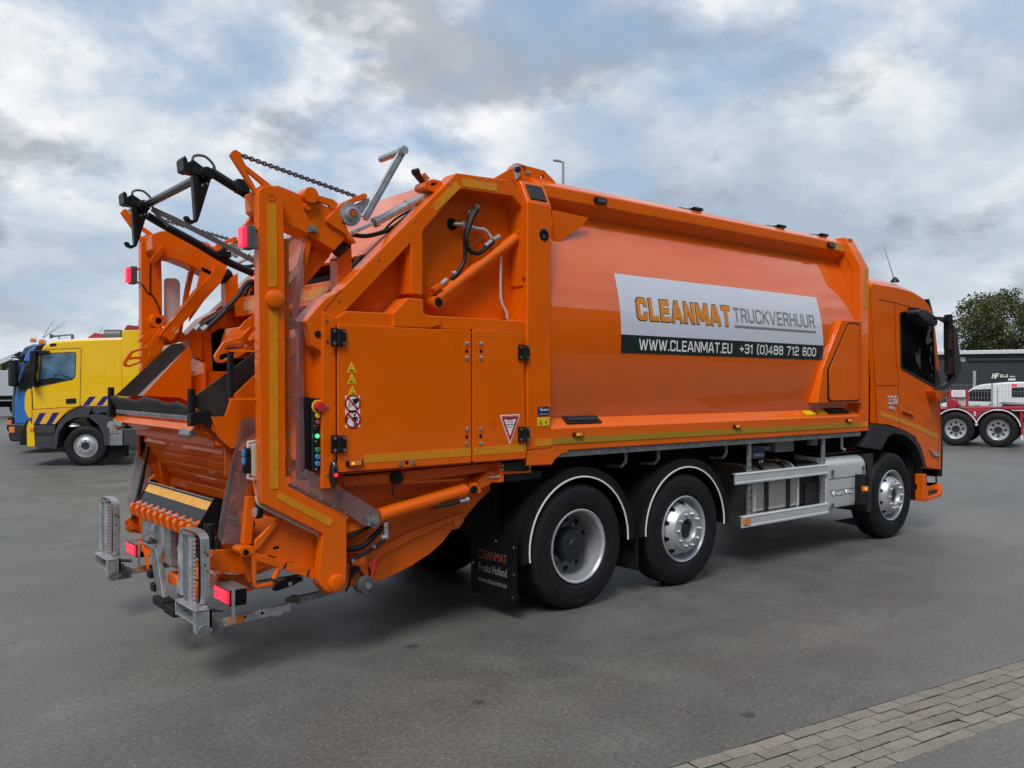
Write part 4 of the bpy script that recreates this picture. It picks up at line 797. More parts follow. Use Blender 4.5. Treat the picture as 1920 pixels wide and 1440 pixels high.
# pictograms
for k, L in enumerate(([(-2.172,1.921),(-2.139,1.992),(-2.103,1.924)], [(-2.169,1.847),(-2.136,1.915),(-2.101,1.849)], [(-2.165,1.771),(-2.132,1.836),(-2.099,1.773)])):
    t_ = obj('warning_triangle', prism('y', L, -.002, 0), 'yellow', big, smooth=0); c = (L[1][0], L[0][1] * .6 + L[1][1] * .4); w = (L[2][0] - L[0][0])
    obj('triangle_symbol', on_y(fine_print([(c[0] - w * .12, c[0] + w * .12, c[1] - .012 + .006 * k, c[1] + .006), (c[0] - w * .12, c[0] + w * .12, c[1] + .008, c[1] + .02)], 11 + k, .012), -.003), 'print_dim', t_, smooth=0)
    obj('triangle_print', on_y(fine_print([(c[0] - w * .28, c[0] + w * .28, L[0][1] + .008, L[0][1] + .018)], 21 + k, .008), -.003), 'print_black', t_, smooth=0)
L = [(-2.184,1.767),(-2.076,1.767),(-2.074,1.559),(-2.182,1.558)]; sg = obj('prohibition_sign', prism('y', L, -.002, 0), 'print_white', big, smooth=0)
def ring2(c, r0, r1, y, n=32):
    v = [(c[0] + r * math.cos(2 * math.pi * i / n), y, c[1] + r * math.sin(2 * math.pi * i / n)) for r in (r0, r1) for i in range(n)]
    return v, [(i, (i + 1) % n, (i + 1) % n + n, i + n) for i in range(n)]
def seg2(a, b, w, y):
    a, b = Vector(a), Vector(b); d = (b - a).normalized(); n_ = Vector((-d.y, d.x)) * w / 2; return [(q.x, y, q.y) for q in (a + n_, b + n_, b - n_, a - n_)], [(3, 2, 1, 0)]
def blob(pts, y): return [(p[0], y, p[1]) for p in pts], [tuple(range(len(pts)))]
for k, c in enumerate([(-2.13,1.716),(-2.129,1.611)]):
    r = .0605; X, Z = c
    if k == 0: g = join(blob([(X + .02, Z + .035), (X + .045, Z + .03), (X + .042, Z + .01), (X + .02, Z - .008), (X + .005, Z + .005), (X + .002, Z + .022)], -.0026), seg2((X - .005, Z + .028), (X + .02, Z + .026), .007, -.0024), seg2((X - .002, Z + .018), (X + .02, Z + .018), .006, -.0025), seg2((X - .012, Z - .02), (X + .002, Z - .002), .007, -.0024), seg2((X - .035, Z - .03), (X - .025, Z + .005), .004, -.0024), seg2((X - .022, Z - .03), (X - .022, Z + .005), .004, -.0025), seg2((X + .018, Z - .04), (X + .028, Z - .012), .003, -.0024))
    else: g = join(blob([(X + .014 + .009 * math.cos(t * .7854), Z + .03 + .009 * math.sin(t * .7854)) for t in range(8)], -.0024), blob([(X + .0, Z + .018), (X + .03, Z + .018), (X + .026, Z - .02), (X + .006, Z - .02)], -.0025), seg2((X - .004, Z + .016), (X - .004, Z - .012), .008, -.0024), seg2((X + .034, Z + .016), (X + .034, Z - .014), .008, -.0024), seg2((X + .010, Z - .02), (X + .010, Z - .045), .009, -.0024), seg2((X + .022, Z - .02), (X + .022, Z - .043), .009, -.0024), seg2((X - .042, Z - .02), (X - .042, Z + .03), .008, -.0024), seg2((X - .042, Z + .0), (X - .02, Z + .018), .006, -.0025), seg2((X - .01, Z + .03), (X + .0, Z + .045), .005, -.0024))
    obj('pictogram', g, 'print_black', sg, smooth=0)
    obj('ban_ring', join(ring2(c, r, r * .78, -.0032), seg2((X - r * .58, Z + r * .6), (X + r * .58, Z - r * .6), .0125, -.0036)), 'print_red', sg, smooth=0)
L = [(-0.888,1.613),(-0.685,1.616),(-0.788,1.385)]; L = rounded(L, .018); sg = obj('yield_sign', prism('y', L, -.004, -.002), 'print_white', small, smooth=0)
c = (sum(p[0] for p in L) / len(L), sum(p[1] for p in L) / len(L))
obj('sign_border', holed('y', shrink(L, .90, c), [shrink(L, .84, c)], -.005, -.0042), 'print_red', sg, smooth=0); obj('sign_border', holed('y', shrink(L, .80, c), [shrink(L, .58, c)], -.005, -.0042), 'print_red', sg, smooth=0)
rows = [(-0.824,1.584),(-0.747,1.575),(-0.81,1.564),(-0.761,1.555),(-0.822,1.545),(-0.749,1.536),(-0.806,1.526),(-0.764,1.517)]
obj('sign_print', on_y(fine_print([(rows[i][0], rows[i + 1][0], rows[i + 1][1], rows[i][1]) for i in (0, 2, 4, 6)], 31, .008), -.0052), 'print_black', sg, smooth=0)
# side marker on the door, red lens on the corner strip
p = [(-2.119,1.322)][0]; a = obj('side_marker', prism('y', rrect(p[0] - .062, p[0] + .062, p[1] - .018, p[1] + .018, .006), -.018, 0), 'black', big, bevel=.003)
obj('lens', prism('y', rrect(p[0] - .043, p[0] + .046, p[1] - .016, p[1] + .017, .006), -.028, -.018), 'lamp_amber', a, bevel=.005); obj('bulb', disc((p[0] - .02, -.028, p[1]), .008, h=.003, n=10), 'lamp_amber_hot', a)
p = [(-2.259,1.254)][0]; a = obj('corner_marker', lathe([(0.0, .05), (-.02, .045), (-.035, .03), (-.042, .012), (-.043, .001)], (0, 0, 0), n=24), 'black_gloss', TR); a.location = (p[0], .02, p[1]); a.scale = (.62, 1, 1.9)
obj('bulb', disc((p[0] - .004, -.0225, p[1]), .013, h=.004, n=10), 'lamp_red', TR)
for q in [(-2.307,2.254),(-2.305,2.123),(-2.302,1.69),(-2.304,1.255)]: obj('strip_bolt', disc((q[0], .024, q[1]), .010, h=.005, n=10), 'steel', TR)
# control panel with push buttons, recessed behind the corner strip and facing the rear
cpn = [(-2.409,1.759),(-2.302,1.757),(-2.302,1.21),(-2.379,1.249)]
box_ = obj('control_panel', prism('y', [(-2.402,1.752),(-2.324,1.752),(-2.323,1.254),(-2.328,1.215),(-2.398,1.259)], .06, .14), 'black', TR, bevel=.006)
obj('panel_shade', prism('y', [(-2.432,1.76),(-2.407,1.76),(-2.403,1.284),(-2.427,1.295)], .05, .15), 'frame_black', TR, bevel=.003)
obj('panel_face', prism('y', [(-2.4,1.731),(-2.325,1.73),(-2.325,1.264),(-2.396,1.263)], .056, .06), 'dark_plastic', box_)
for (bx, by, r, m_, h) in ((265, 232, .036, 'red_btn', .05), (254, 355, .018, 'yellow', .018), (250, 442, .016, 'rose_btn', .02), (240, 545, .014, 'black', .014), (247, 630, .015, 'green_lit', .018), (245, 720, .017, 'black_gloss', .016), (254, 818, .019, 'green_btn', .016), (254, 910, .019, 'blue_btn', .016), (252, 1005, .019, 'blue_btn', .016), (250, 1095, .016, 'black_gloss', .012)):
    q = {232: [(-2.352,1.698)], 355: [(-2.358,1.639)], 442: [(-2.36,1.597)], 545: [(-2.365,1.548)], 630: [(-2.361,1.507)], 720: [(-2.362,1.464)], 818: [(-2.357,1.417)], 910: [(-2.357,1.372)], 1005: [(-2.358,1.327)], 1095: [(-2.359,1.284)]}[by][0]
    bt = obj('push_button', join(lathe([(.0, r * .9), (-h * .7, r), (-h * .95, r * .8), (-h, .001)], (q[0], .056, q[1]), n=20)), m_, box_)
    obj('button_ring', lathe([(.0, r * 1.25), (-.006, r * 1.22), (-.007, r * .98)], (q[0], .056, q[1]), n=20), 'yellow' if by == 232 else 'frame_black', box_)
q = [(-2.394,1.525),(-2.333,1.523),(-2.333,1.489),(-2.394,1.491)]; obj('panel_print', join(*[seg2((q[0][0] + .004 + .044 * i, q[0][1] - .004), (q[0][0] + .004 + .044 * i, q[3][1] + .004), .004, .0552) for i in range(2)]), 'print_dim', box_, smooth=0)
q = [(-2.378,1.577),(-2.349,1.569)]; obj('panel_print', on_y(fine_print([(q[0][0], q[1][0], q[1][1], q[0][1])], 41, .01), .0552), 'print_dim', box_, smooth=0)
q = [(-2.393,1.269),(-2.338,1.259)]; obj('panel_tab', prism('y', [q[0], (q[1][0], q[0][1]), q[1], (q[0][0], q[1][1])], .053, .057), 'red_btn', box_, smooth=0)
# inner dark side of the housing between curtain and corner strip
obj('housing_back', prism('y', [(-2.438,2.192),(-2.255,2.253),(-2.236,1.204),(-2.436,1.217)], .15, .20), 'orange', TR)
# lower hull with curved belly
hull = [(-2.109,1.233),(-0.8,1.228),(-0.8,1.02),(-1.05,0.85),(-1.05,0.806),(-1.104,0.754),(-1.168,0.748),(-1.25,0.666),(-1.366,0.595),(-1.517,0.531),(-1.687,0.48),(-1.852,0.45),(-1.938,0.444),(-2.045,0.46),(-2.062,0.839),(-2.09,1.138)]
both('hopper_hull', prism('y', hull, .22, .245), 'orange', TR, bevel=.004)
belly = [(-0.8,1.02),(-1.05,0.806),(-1.168,0.748),(-1.25,0.666),(-1.366,0.595),(-1.517,0.531),(-1.687,0.48),(-1.852,0.45),(-1.938,0.444)]
obj('hopper_belly', strip_y(belly, .246, 2.254, .02), 'orange', TR, smooth=60)
lip = [(-1.724,0.495),(-1.887,0.548),(-2.011,0.604),(-2.05,0.698),(-1.922,0.682),(-1.653,0.778),(-1.356,0.856),(-1.094,0.901),(-1.094,0.861),(-1.482,0.743),(-1.818,0.639),(-1.806,0.577)]
obj('hull_doubler', prism('y', [(-2.056,0.633),(-1.91,0.66),(-1.579,0.775),(-1.065,0.878),(-1.051,0.849),(-1.53,0.728),(-1.818,0.628),(-1.864,0.528),(-2.045,0.563)], .19, .219), 'orange', TR, bevel=.004)
p = [(-1.121,0.812)][0]; obj('round_reflector', disc((p[0], .218, p[1]), .035, h=.008), 'reflector_amber', TR)
obj('floor_shelf', prism('y', [(-2.136,1.223),(-0.792,1.244),(-0.792,1.183),(-1.496,1.153),(-2.123,1.153)], .12, .219), 'orange', TR, bevel=.005)
obj('floor_lip', prism('y', [(-2.024,1.218),(-1.786,1.217),(-1.763,1.19),(-1.523,1.154),(-1.139,1.143),(-1.139,1.13),(-1.692,1.14),(-2.002,1.182)], .11, .125), 'orange', TR)
p = [(-1.727,0.11,1.19)][0]; obj('cable_plug', join(lathe([(0, .05), (-.03, .046), (-.04, .02), (-.04, .001)], p, n=18), tube([(p[0] - .02, p[1] - .03, p[2]), (p[0] - .03, p[1] - .02, p[2] - .12), (p[0] + .15, p[1], p[2] - .15), (p[0] + .5, p[1], p[2] - .12)], .006, 6, 5)), 'black', TR)
# long lower cylinder and bracket
a, b = [(-1.872,0.1,0.936),(-1.132,0.1,1.059)]; a, b = Vector(a), Vector(b)
cl = obj('lower_ram', join(cyl(a, b, .052, n=28)), 'orange', TR, smooth=40, bevel=.004)
ey = [(-1.934,0.1,0.912)][0]; obj('ram_eye', join(cyl((ey[0], .05, ey[2]), (ey[0], .15, ey[2]), .045), bar((ey[0] - .04, .045, ey[2]), (ey[0] + .04, .045, ey[2]), .06, .06) if False else cyl((ey[0], .03, ey[2]), (ey[0], .05, ey[2]), .022)), 'galv_dark', TR)
obj('ram_plate', prism('y', rounded([(-1.999,0.951),(-1.977,0.952),(-1.97,0.883),(-1.992,0.891)], .01), .036, .046), 'galv', TR)
obj('ram_bracket', prism('y', rounded([(-1.1,1.099),(-1.053,1.117),(-1.012,1.039),(-1.026,1.027),(-1.1,1.029),(-1.12,1.058)], .015), .05, .16), 'orange', TR, bevel=.006)
obj('ram_pin', join(disc(([(-1.093,1.063)][0][0], .05, [(-1.093,1.063)][0][1]), .030, h=.012), *[disc((p[0], .038, p[1]), .008, h=.006, n=8) for p in [(-1.101,1.087),(-1.114,1.056),(-1.083,1.051)]]), 'black', TR)
obj('ram_arm', prism('y', [(-1.025,1.119),(-0.922,1.183),(-0.796,1.186),(-0.795,1.136),(-0.963,1.066),(-1.004,1.058)], .08, .20), 'orange', TR, bevel=.006)
pp = [(-0.93,0.08,1.141),(-0.847,0.08,1.14)]; obj('stop_bolt', join(cyl(pp[0], pp[1], .011), cyl(pp[1], (pp[1][0] + .03, pp[1][1], pp[1][2]), .024, n=6)), 'steel', TR)
obj('stop_bracket', prism('y', [(-0.849,1.253),(-0.811,1.251),(-0.811,1.19),(-0.553,1.169),(-0.553,1.248),(-0.53,1.247),(-0.526,1.152),(-0.799,1.156),(-0.802,1.096),(-0.897,1.103),(-0.834,1.115)], .05, .20), 'orange', TR, bevel=.006)
bb = [(-0.827,1.248),(-0.562,1.246),(-0.543,1.181),(-0.818,1.184)]; ru = obj('rubber_buffer', prism('y', bb, .03, .22), 'black', TR, bevel=.01)
for p in [(-0.832,1.227),(-0.832,1.199),(-0.564,1.225),(-0.563,1.202)]: obj('buffer_bolt', disc((p[0], .03, p[1]), .009, h=.005, n=8), 'steel', ru)
obj('buffer_mount', prism('y', [(-0.778,1.168),(-0.508,1.172),(-0.402,1.159),(-0.417,1.097),(-0.778,1.091)], .06, .25), 'black', TR, bevel=.01)
fit_ = [(-1.362,0.06,0.968),(-1.272,0.06,0.976),(-1.214,0.06,0.984),(-1.161,0.06,0.99)]; obj('ram_hose', join(tube([(fit_[0][0] - .25, .2, fit_[0][2] - .02)] + fit_[:3], .014, 8, 4)), 'black', TR); obj('hose_fitting', join(cyl(fit_[2], fit_[3], .013, n=8), cyl(fit_[3], (fit_[3][0] + .025, fit_[3][1], fit_[3][2] + .004), .022, n=6)), 'steel', TR)
# bottom drain cock, roller and hoses at the hull's tail
p = [(-1.978,0.12,0.478)][0]; rl = obj('tail_roller', join(lathe([(-.06, .020), (-.06, .055), (-.045, .062), (.03, .062), (.03, .0)], p, n=28)), 'rim_dark', TR); obj('roller_pin', disc((p[0], p[1] - .055, p[2]), .022, h=.02, n=12), 'steel', rl)
obj('roller_bracket', prism('y', [(-2.089,0.652),(-1.961,0.67),(-1.933,0.597),(-1.921,0.516),(-1.978,0.504),(-2.033,0.473),(-2.088,0.476)], .13, .21), 'orange', TR, bevel=.005)
hh = [(-2.026,0.11,0.59),(-2,0.11,0.562),(-1.961,0.11,0.522),(-1.933,0.11,0.543),(-1.944,0.11,0.594)]; obj('drain_hose', tube(hh, .008, 6, 5), 'black', TR)
obj('drain_lever', prism('y', [(-2.056,0.615),(-2.017,0.61),(-2.006,0.589),(-2.072,0.535),(-2.08,0.54)], .10, .125), 'black', TR, bevel=.005)
hh = [(-1.911,0.1,0.641),(-1.908,0.1,0.601),(-1.924,0.1,0.514),(-1.933,0.1,0.49)]; obj('valve_lever', tube(hh, .010, 8, 3, rad=lambda t: .014 if t < .55 else .006), 'red_btn', TR)
for off, L in ((.10, [(-2.111,0.1,0.816),(-2.045,0.1,0.834),(-1.957,0.1,0.863),(-1.855,0.1,0.903)]), (.12, [(-2.1,0.12,0.73),(-1.99,0.12,0.736),(-1.9,0.12,0.795),(-1.819,0.12,0.856),(-1.785,0.12,0.873)]), (.08, [(-2.121,0.08,0.656),(-2.012,0.08,0.686),(-1.911,0.08,0.733),(-1.832,0.08,0.773)])):
    obj('hydraulic_hose', tube(L, .02 if off == .12 else .013, 8, 5), 'black', TR)
q = [(-1.826,0.08,0.862),(-1.818,0.08,0.787),(-1.866,0.08,0.789)]; obj('hose_elbow', join(tube(q[:2], .016, 8), cyl(q[1], q[2], .018, n=6), cyl((q[0][0], q[0][1], q[0][2]), (q[0][0], q[0][1], q[0][2] + .03), .02, n=6)), 'galv', TR)
q = [(-1.926,0.07,0.738),(-2.086,0.07,0.663)]; obj('hose_clip', join(*[lathe([(-.01, .001), (-.008, .014), (.01, .014)], p, n=12) for p in q]), 'steel', TR)
hh = [(-2.1,0.09,0.657),(-2.089,0.09,0.626),(-2.099,0.09,0.511),(-2.132,0.09,0.458)]; obj('hydraulic_hose', tube(hh, .008, 6, 5), 'black', TR)

# upper ram with hoses and steel pipes in the recess
a, b = [(-1.379,0.12,2.465),(-0.637,0.12,2.987)]; up = obj('upper_ram', join(cyl(a, b, .043, n=28)), 'orange', TR, bevel=.004)
e0 = [(-1.404,0.12,2.435)][0]; obj('ram_eye', cyl((e0[0], .06, e0[2]), (e0[0], .17, e0[2]), .047), 'orange', TR, bevel=.004); obj('ram_pin', join(disc((e0[0], .06, e0[2]), .032, h=.008), *[disc((e0[0] + .018 * math.cos(t), .052, e0[2] + .018 * math.sin(t)), .008, h=.005, n=8) for t in (1.57, 3.67, 5.76)]), 'black', TR)
e1 = [(-0.593,0.12,3.031)][0]; obj('ram_eye', join(cyl((e1[0], .07, e1[2]), (e1[0], .17, e1[2]), .040), bar(b, e1, .05, .05)), 'orange', TR, bevel=.004); obj('ram_pin', join(disc((e1[0], .07, e1[2]), .026, h=.008), *[disc((e1[0] + .015 * math.cos(t), .062, e1[2] + .015 * math.sin(t)), .007, h=.005, n=8) for t in (1.57, 3.67, 5.76)]), 'black', TR)
ck = [(-0.6,0.12,3.155),(-0.593,0.12,3.099),(-0.585,0.12,3.06)]; obj('shackle_chain', tube(ck, .014, 8, 3, rad=lambda t: .014 + .006 * math.sin(t * 18)), 'orange_dusty', TR)
obj('ram_port', prism('y', [(-1.45,2.53),(-1.368,2.578),(-1.349,2.558),(-1.425,2.511)], .07, .12), 'orange', TR, bevel=.004)
pp = [(-1.204,0.15,3.036),(-1.118,0.15,3.041),(-0.996,0.15,3.028),(-0.906,0.15,3.022),(-0.843,0.15,2.957)]; obj('steel_pipe', tube(pp, .012, 10, 4), 'alu', TR)
pp = [(-0.765,0.14,2.858),(-0.764,0.14,2.511),(-0.706,0.14,2.403),(-0.698,0.14,2.263)]; obj('steel_pipe', tube([Vector(pp[0]) - Vector((.0, 0, 0))] + [Vector(p) for p in pp[1:]], .011, 10, 3), 'alu', TR)
q = [(-0.71,2.329)][0]; obj('pipe_clamp', join(box(q[0] - .05, q[0] + .04, .11, .16, q[1] - .022, q[1] + .022)), 'black', TR, bevel=.004); obj('clamp_plate', box(q[0] - .015, q[0] + .04, .10, .112, q[1] - .018, q[1] + .018), 'alu', TR)
q = [(-1.189,3.042)][0]; obj('pipe_port', disc((q[0], .199, q[1]), .045, h=.004), 'frame_black', TR)
h1 = [(-1.033,0.11,3.176),(-1.08,0.11,3.094),(-1.127,0.11,2.948),(-1.133,0.11,2.775),(-1.192,0.11,2.674),(-1.251,0.11,2.616)]; h2 = [(-1.023,0.1,3.164),(-1.074,0.1,3.082),(-1.127,0.1,2.925),(-1.094,0.1,2.843),(-1.019,0.1,2.828),(-0.951,0.1,2.868),(-0.875,0.1,2.931)]
obj('hydraulic_hose', tube(h1, .017, 10, 6), 'black', TR); obj('hydraulic_hose', tube(h2, .018, 10, 6), 'black', TR)
for L in ([(-1.251,0.11,2.658),(-1.219,0.11,2.666)], [(-1.348,0.11,2.571),(-1.296,0.11,2.612)], [(-0.951,0.1,2.89),(-0.889,0.1,2.935)], [(-0.875,0.1,2.942),(-0.812,0.1,2.982)], [(-1.085,0.14,3.13),(-1.045,0.14,3.144)], [(-1.024,0.14,3.187),(-0.979,0.14,3.19)], [(-1.124,0.15,3.062),(-1.104,0.15,3.021)]):
    obj('hose_fitting', join(cyl(L[0], L[1], .019, n=8)), 'galv', TR, bevel=.003)
# pivot plate on the top corner beside the body
obj('pivot_plate', prism('y', rounded([(-0.83,3.431),(-0.657,3.537),(-0.584,3.586),(-0.524,3.524),(-0.478,3.272),(-0.524,3.295),(-0.657,3.444)], .02), .13, .16), 'orange', TR, bevel=.004)
q = [(-0.63,3.515)][0]; obj('pivot_cover', prism('y', rounded([(q[0] - .035, q[1] + .05), (q[0] + .03, q[1] + .05), (q[0] + .04, q[1] - .03), (q[0] + .0, q[1] - .07)], .01), .12, .13), 'alu', TR); obj('pivot_nut', disc((q[0] + .01, .12, q[1] + .01), .024, h=.02, n=6), 'black', TR)
for p in [(-0.65,3.532),(-0.616,3.483)]: obj('bolt_head', disc((p[0], .12, p[1]), .010, h=.007, n=8), 'steel', TR)
for p in [(-2.295,2.256),(-2.295,2.124),(-2.208,2.395),(-1.91,2.694),(-1.615,2.993),(-1.317,3.295),(-1.056,3.372),(-0.981,3.376)]: obj('beam_bolt', disc((p[0], .045, p[1]), .009, h=.005, n=8), 'steel', TR)
obj('beam_tape', prism('y', rounded([(-1.473,3.118),(-1.261,3.333),(-1.219,3.284),(-1.438,3.081)], .012), .042, .045), 'tape_orange', TR, smooth=0)
obj('beam_tape', prism('y', rounded([(-1.209,3.357),(-0.884,3.365),(-0.884,3.305),(-1.208,3.296)], .012), .042, .045), 'tape_orange', TR, smooth=0)
obj('guard_strip', prism('y', rounded([(-0.64,3.26),(-0.581,3.251),(-0.569,2.673),(-0.641,2.668)], .01), .025, .043), 'orange', TR, bevel=.004)
obj('gap_seal', prism('y', [(-0.559,2.665),(-0.543,2.892),(-0.507,1.345),(-0.556,1.347)], .03, .2), 'frame_black', TR)
obj('gap_fill', box(-.66, -.60, .24, 2.26, 1.3, 3.3), 'frame_black', TR)
# tailgate roof skin between the flanks (seen above the slanted beam) 
roof = [(-2.341,2.122),(-2.183,2.48),(-1.255,3.387),(-0.732,3.411)]
obj('tailgate_roof', strip_y([(p[0], p[1] - .03) for p in [(-1.898,2.766),(-1.254,3.374),(-0.732,3.411)]], .22, 2.28, -.02), 'orange', TR)

# ================================================================ lifting gantry, bin lift and rear hopper
post = [(-2.773,3.003),(-2.766,3.038),(-2.745,3.06),(-2.694,3.079),(-2.646,3.075),(-2.622,3.051),(-2.612,3.016),(-2.6,2.636),(-2.589,1.201),(-2.578,1.204),(-2.16,0.945),(-2.159,0.574),(-2.175,0.519),(-2.217,0.482),(-2.269,0.478),(-2.321,0.507),(-2.354,0.554),(-2.36,0.602),(-2.332,0.874),(-2.743,1.106),(-2.75,1.137),(-2.766,1.971),(-2.77,2.62)]
pr_, pl_ = both('gantry_post', prism('y', post, .02, .095), 'orange', TR, bevel=.014, seg=2)
for L in ([(-2.717,2.964),(-2.657,2.968),(-2.65,2.452),(-2.709,2.448)], [(-2.703,2.301),(-2.646,2.304),(-2.669,1.703),(-2.697,1.703)], [(-2.697,1.698),(-2.643,1.698),(-2.638,1.189),(-2.693,1.187)]):
    pass
obj('post_tape', prism('y', [(-2.717,2.964),(-2.657,2.968),(-2.65,2.452),(-2.709,2.448)], .0165, .0205), 'tape_orange', TR, smooth=0)
obj('post_tape', prism('y', rounded([(-2.703,2.301),(-2.646,2.304),(-2.638,1.192),(-2.693,1.189)], .012), .0165, .0205), 'tape_orange', TR, smooth=0)
obj('post_tape', prism('y', rounded([(-2.631,1.169),(-2.255,0.957),(-2.284,0.915),(-2.65,1.129)], .012), .0165, .0205), 'tape_orange', TR, smooth=0)
for px, r, h in (([(-2.671,2.372)][0], .056, .03), ([(-2.238,0.544)][0], .058, .03)):
    both('pivot_boss', join(lathe([(0, r), (-h, r), (-h - .006, r - .008), (-h - .006, .001)], (px[0], .022, px[1]), n=32)), 'orange', TR)
q = [(-2.688,3.004)][0]; obj('post_ring', ring2(q, .024, .017, .0165), 'orange_dusty', TR)
obj('post_rear_tape', join(box(-2.7445, -2.7425, .035, .08, 1.2, 2.15)), 'tape_orange', TR, smooth=0)
# curtain strip and clear curtain inside the post
st = [(-2.583,2.765),(-2.55,2.768),(-2.529,1.252),(-2.562,1.254)]; obj('curtain_strip', prism('y', st, .070, .078), 'orange_dusty', TR)
for t in np.linspace(.03, .97, 13):
    a = Vector(st[0]).lerp(Vector(st[1]), .55).lerp(Vector(st[3]).lerp(Vector(st[2]), .55), t); obj('rivet', disc((a.x, .070, a.y), .009, h=.005, n=8), 'steel', TR)
def wavy(poly_l, poly_r, y0, n=24, amp=.012):
    V, F = [], []; m = 8
    for i in range(n + 1):
        t = i / n; a = Vector(poly_l[0]).lerp(Vector(poly_l[1]), t); b = Vector(poly_r[0]).lerp(Vector(poly_r[1]), t)
        for j in range(m + 1): s = j / m; p = a.lerp(b, s); V.append((p.x, y0 + amp * s * math.sin(t * 9 + s * 3) + .02 * s, p.y))
    for i in range(n):
        for j in range(m): F.append((i * (m + 1) + j, (i + 1) * (m + 1) + j, (i + 1) * (m + 1) + j + 1, i * (m + 1) + j + 1))
    return V, F
cu = wavy([(-2.552,2.768),(-2.531,1.219)], [(-2.44,2.788),(-2.415,1.286)], .082); obj('clear_curtain', cu, 'plexi', TR)
fp = [(-2.536,1.211),(-2.417,1.291),(-2.198,1.164),(-1.889,0.986),(-1.878,0.937),(-1.895,0.894),(-1.957,0.874),(-2.133,0.942),(-2.355,1.085)]
obj('clear_guard', prism('y', [(-2.559,1.2),(-2.428,1.297),(-2.198,1.166),(-1.913,0.992),(-1.892,0.951),(-1.907,0.898),(-1.963,0.877),(-2.013,0.889),(-2.117,0.967)], .055, .060), 'plexi', TR)
obj('guard_strip', prism('y', [(-2.561,1.199),(-2.54,1.214),(-2.111,0.991),(-2.127,0.949),(-2.143,0.939)], .060, .068), 'orange_dusty', TR)
for p in [(-2.515,1.198),(-2.423,1.147),(-2.33,1.093),(-2.237,1.041),(-2.146,0.991),(-2.445,1.253)]: obj('rivet', disc((p[0], .055, p[1]), .009, h=.005, n=8), 'steel', TR)
obj('post_foot_plate', prism('y', [(-2.122,0.933),(-1.986,0.868),(-2.122,0.849)], .09, .11), 'orange', TR)
# upper red lamps on the posts
for i, y0 in enumerate((.045, 2.455)):
    x = -2.818; z = 2.741
    a = obj('rear_lamp', join(box(x - .03, x + .02, y0 - .045, y0 + .045, z - .072, z + .072)), 'rim_dark', TR, bevel=.006)
    obj('lens', join(box(x - .062, x - .030, y0 - .036, y0 + .036, z - .062, z + .062)), 'lamp_red', a, bevel=.008); obj('bracket', join(box(x + .02, x + .09, y0 - .015, y0 + .015, z + .05, z + .062), box(x + .02, x + .09, y0 - .015, y0 + .015, z - .062, z - .05)), 'orange_dusty', a)
obj('lamp_cable', tube([(-2.80, 2.44, 2.69), (-2.76, 2.40, 2.66), (-2.72, 2.40, 2.60), (-2.68, 2.40, 2.58), (-2.62, 2.40, 2.45), (-2.62, 2.40, 2.3)], .006, 6, 5), 'black', TR)
obj('lamp_cable', tube([(-2.70, 2.40, 2.85), (-2.70, 2.40, 2.60)], .005, 6), 'black', TR)
obj('side_board', prism('y', rounded([(-2.567,2.739),(-2.464,2.747),(-2.434,2.713),(-2.433,2.253),(-2.566,2.248)], .03), 2.46, 2.475), 'print_white', TR)
# post handles: black grab bar
gb = [(-2.81,0.1,2.048),(-2.808,0.1,1.751)]; x0 = gb[0][0]
obj('grab_handle', join(cyl((-2.90, .14, gb[1][2]), (-2.90, .14, gb[0][2]), .020)), 'black', TR)
obj('handle_bracket', join(bar((-2.91, .14, gb[0][2]), (-2.72, .075, gb[0][2]), .035, .012), bar((-2.91, .14, gb[1][2]), (-2.72, .075, gb[1][2]), .035, .012)), 'orange', TR)
# lift arms: heavy girders hung from the post tops
arm = [(-2.751,3.054),(-2.687,3.088),(-2.608,3.106),(-2.426,3.063),(-2.224,3.005),(-2.111,2.894),(-2.133,2.814),(-2.213,2.729),(-2.431,2.827),(-2.575,2.872),(-2.667,2.875),(-2.743,2.938)]
both('lift_arm', prism('y', arm, .10, .30), 'orange', TR, bevel=.008)
both('arm_stub', prism('y', [(-2.764,2.845),(-2.668,2.978),(-2.666,2.904),(-2.735,2.821)], .28, .33), 'orange', TR)
both('arm_bracket', holed('y', rounded([(-2.931,3.24),(-2.913,3.267),(-2.893,3.276),(-2.873,3.261),(-2.834,3.191),(-2.676,3.097),(-2.662,3.089),(-2.759,2.993),(-2.787,3.045)], .008), [[(-2.836,3.165),(-2.724,3.089),(-2.766,3.057)]], .07, .10), 'orange', TR)
# chains
def chain(a, b, m='galv_dark', r=.0105, pitch=.021):
    a, b = Vector(a), Vector(b); L = (b - a).length; n = int(L / pitch); d, u, w = frame_of(b - a); gs = []
    for i in range(n):
        c = a.lerp(b, (i + .5) / n); e = u if i % 2 else w
        pts = [c + d * (pitch * .80 * math.cos(t)) + e * (r * 1.15 * math.sin(t)) for t in [2 * math.pi * k / 8 for k in range(9)]]
        gs.append(tube(pts, r * .52, 5))
    return join(*gs)
for y0 in (.12, W2 - .12):
    t0 = [(-2.87,3.265)][0]; t1 = [(-1.965,3.103)][0]; obj('chain', chain((t0[0], y0, t0[1]), (t1[0], y0, t1[1])), 'rim_dark', TR)
hd_ = [(-2.403,3.065)][0]; both('arm_knob', join(cyl((hd_[0], .05, hd_[1]), (hd_[0], .14, hd_[1]), .052)), 'orange', TR, bevel=.004)
hd_ = [(-2.414,2.995)][0]; obj('arm_knob', cyl((hd_[0], .07, hd_[1]), (hd_[0], .12, hd_[1]), .026), 'orange', TR, bevel=.003)
both('arm_link', prism('y', [(-2.37,3.085),(-2.224,3.067),(-2.193,3.048),(-2.203,3.008),(-2.245,3.003),(-2.256,3.025),(-2.36,3.039)], .09, .12), 'orange', TR, bevel=.004)
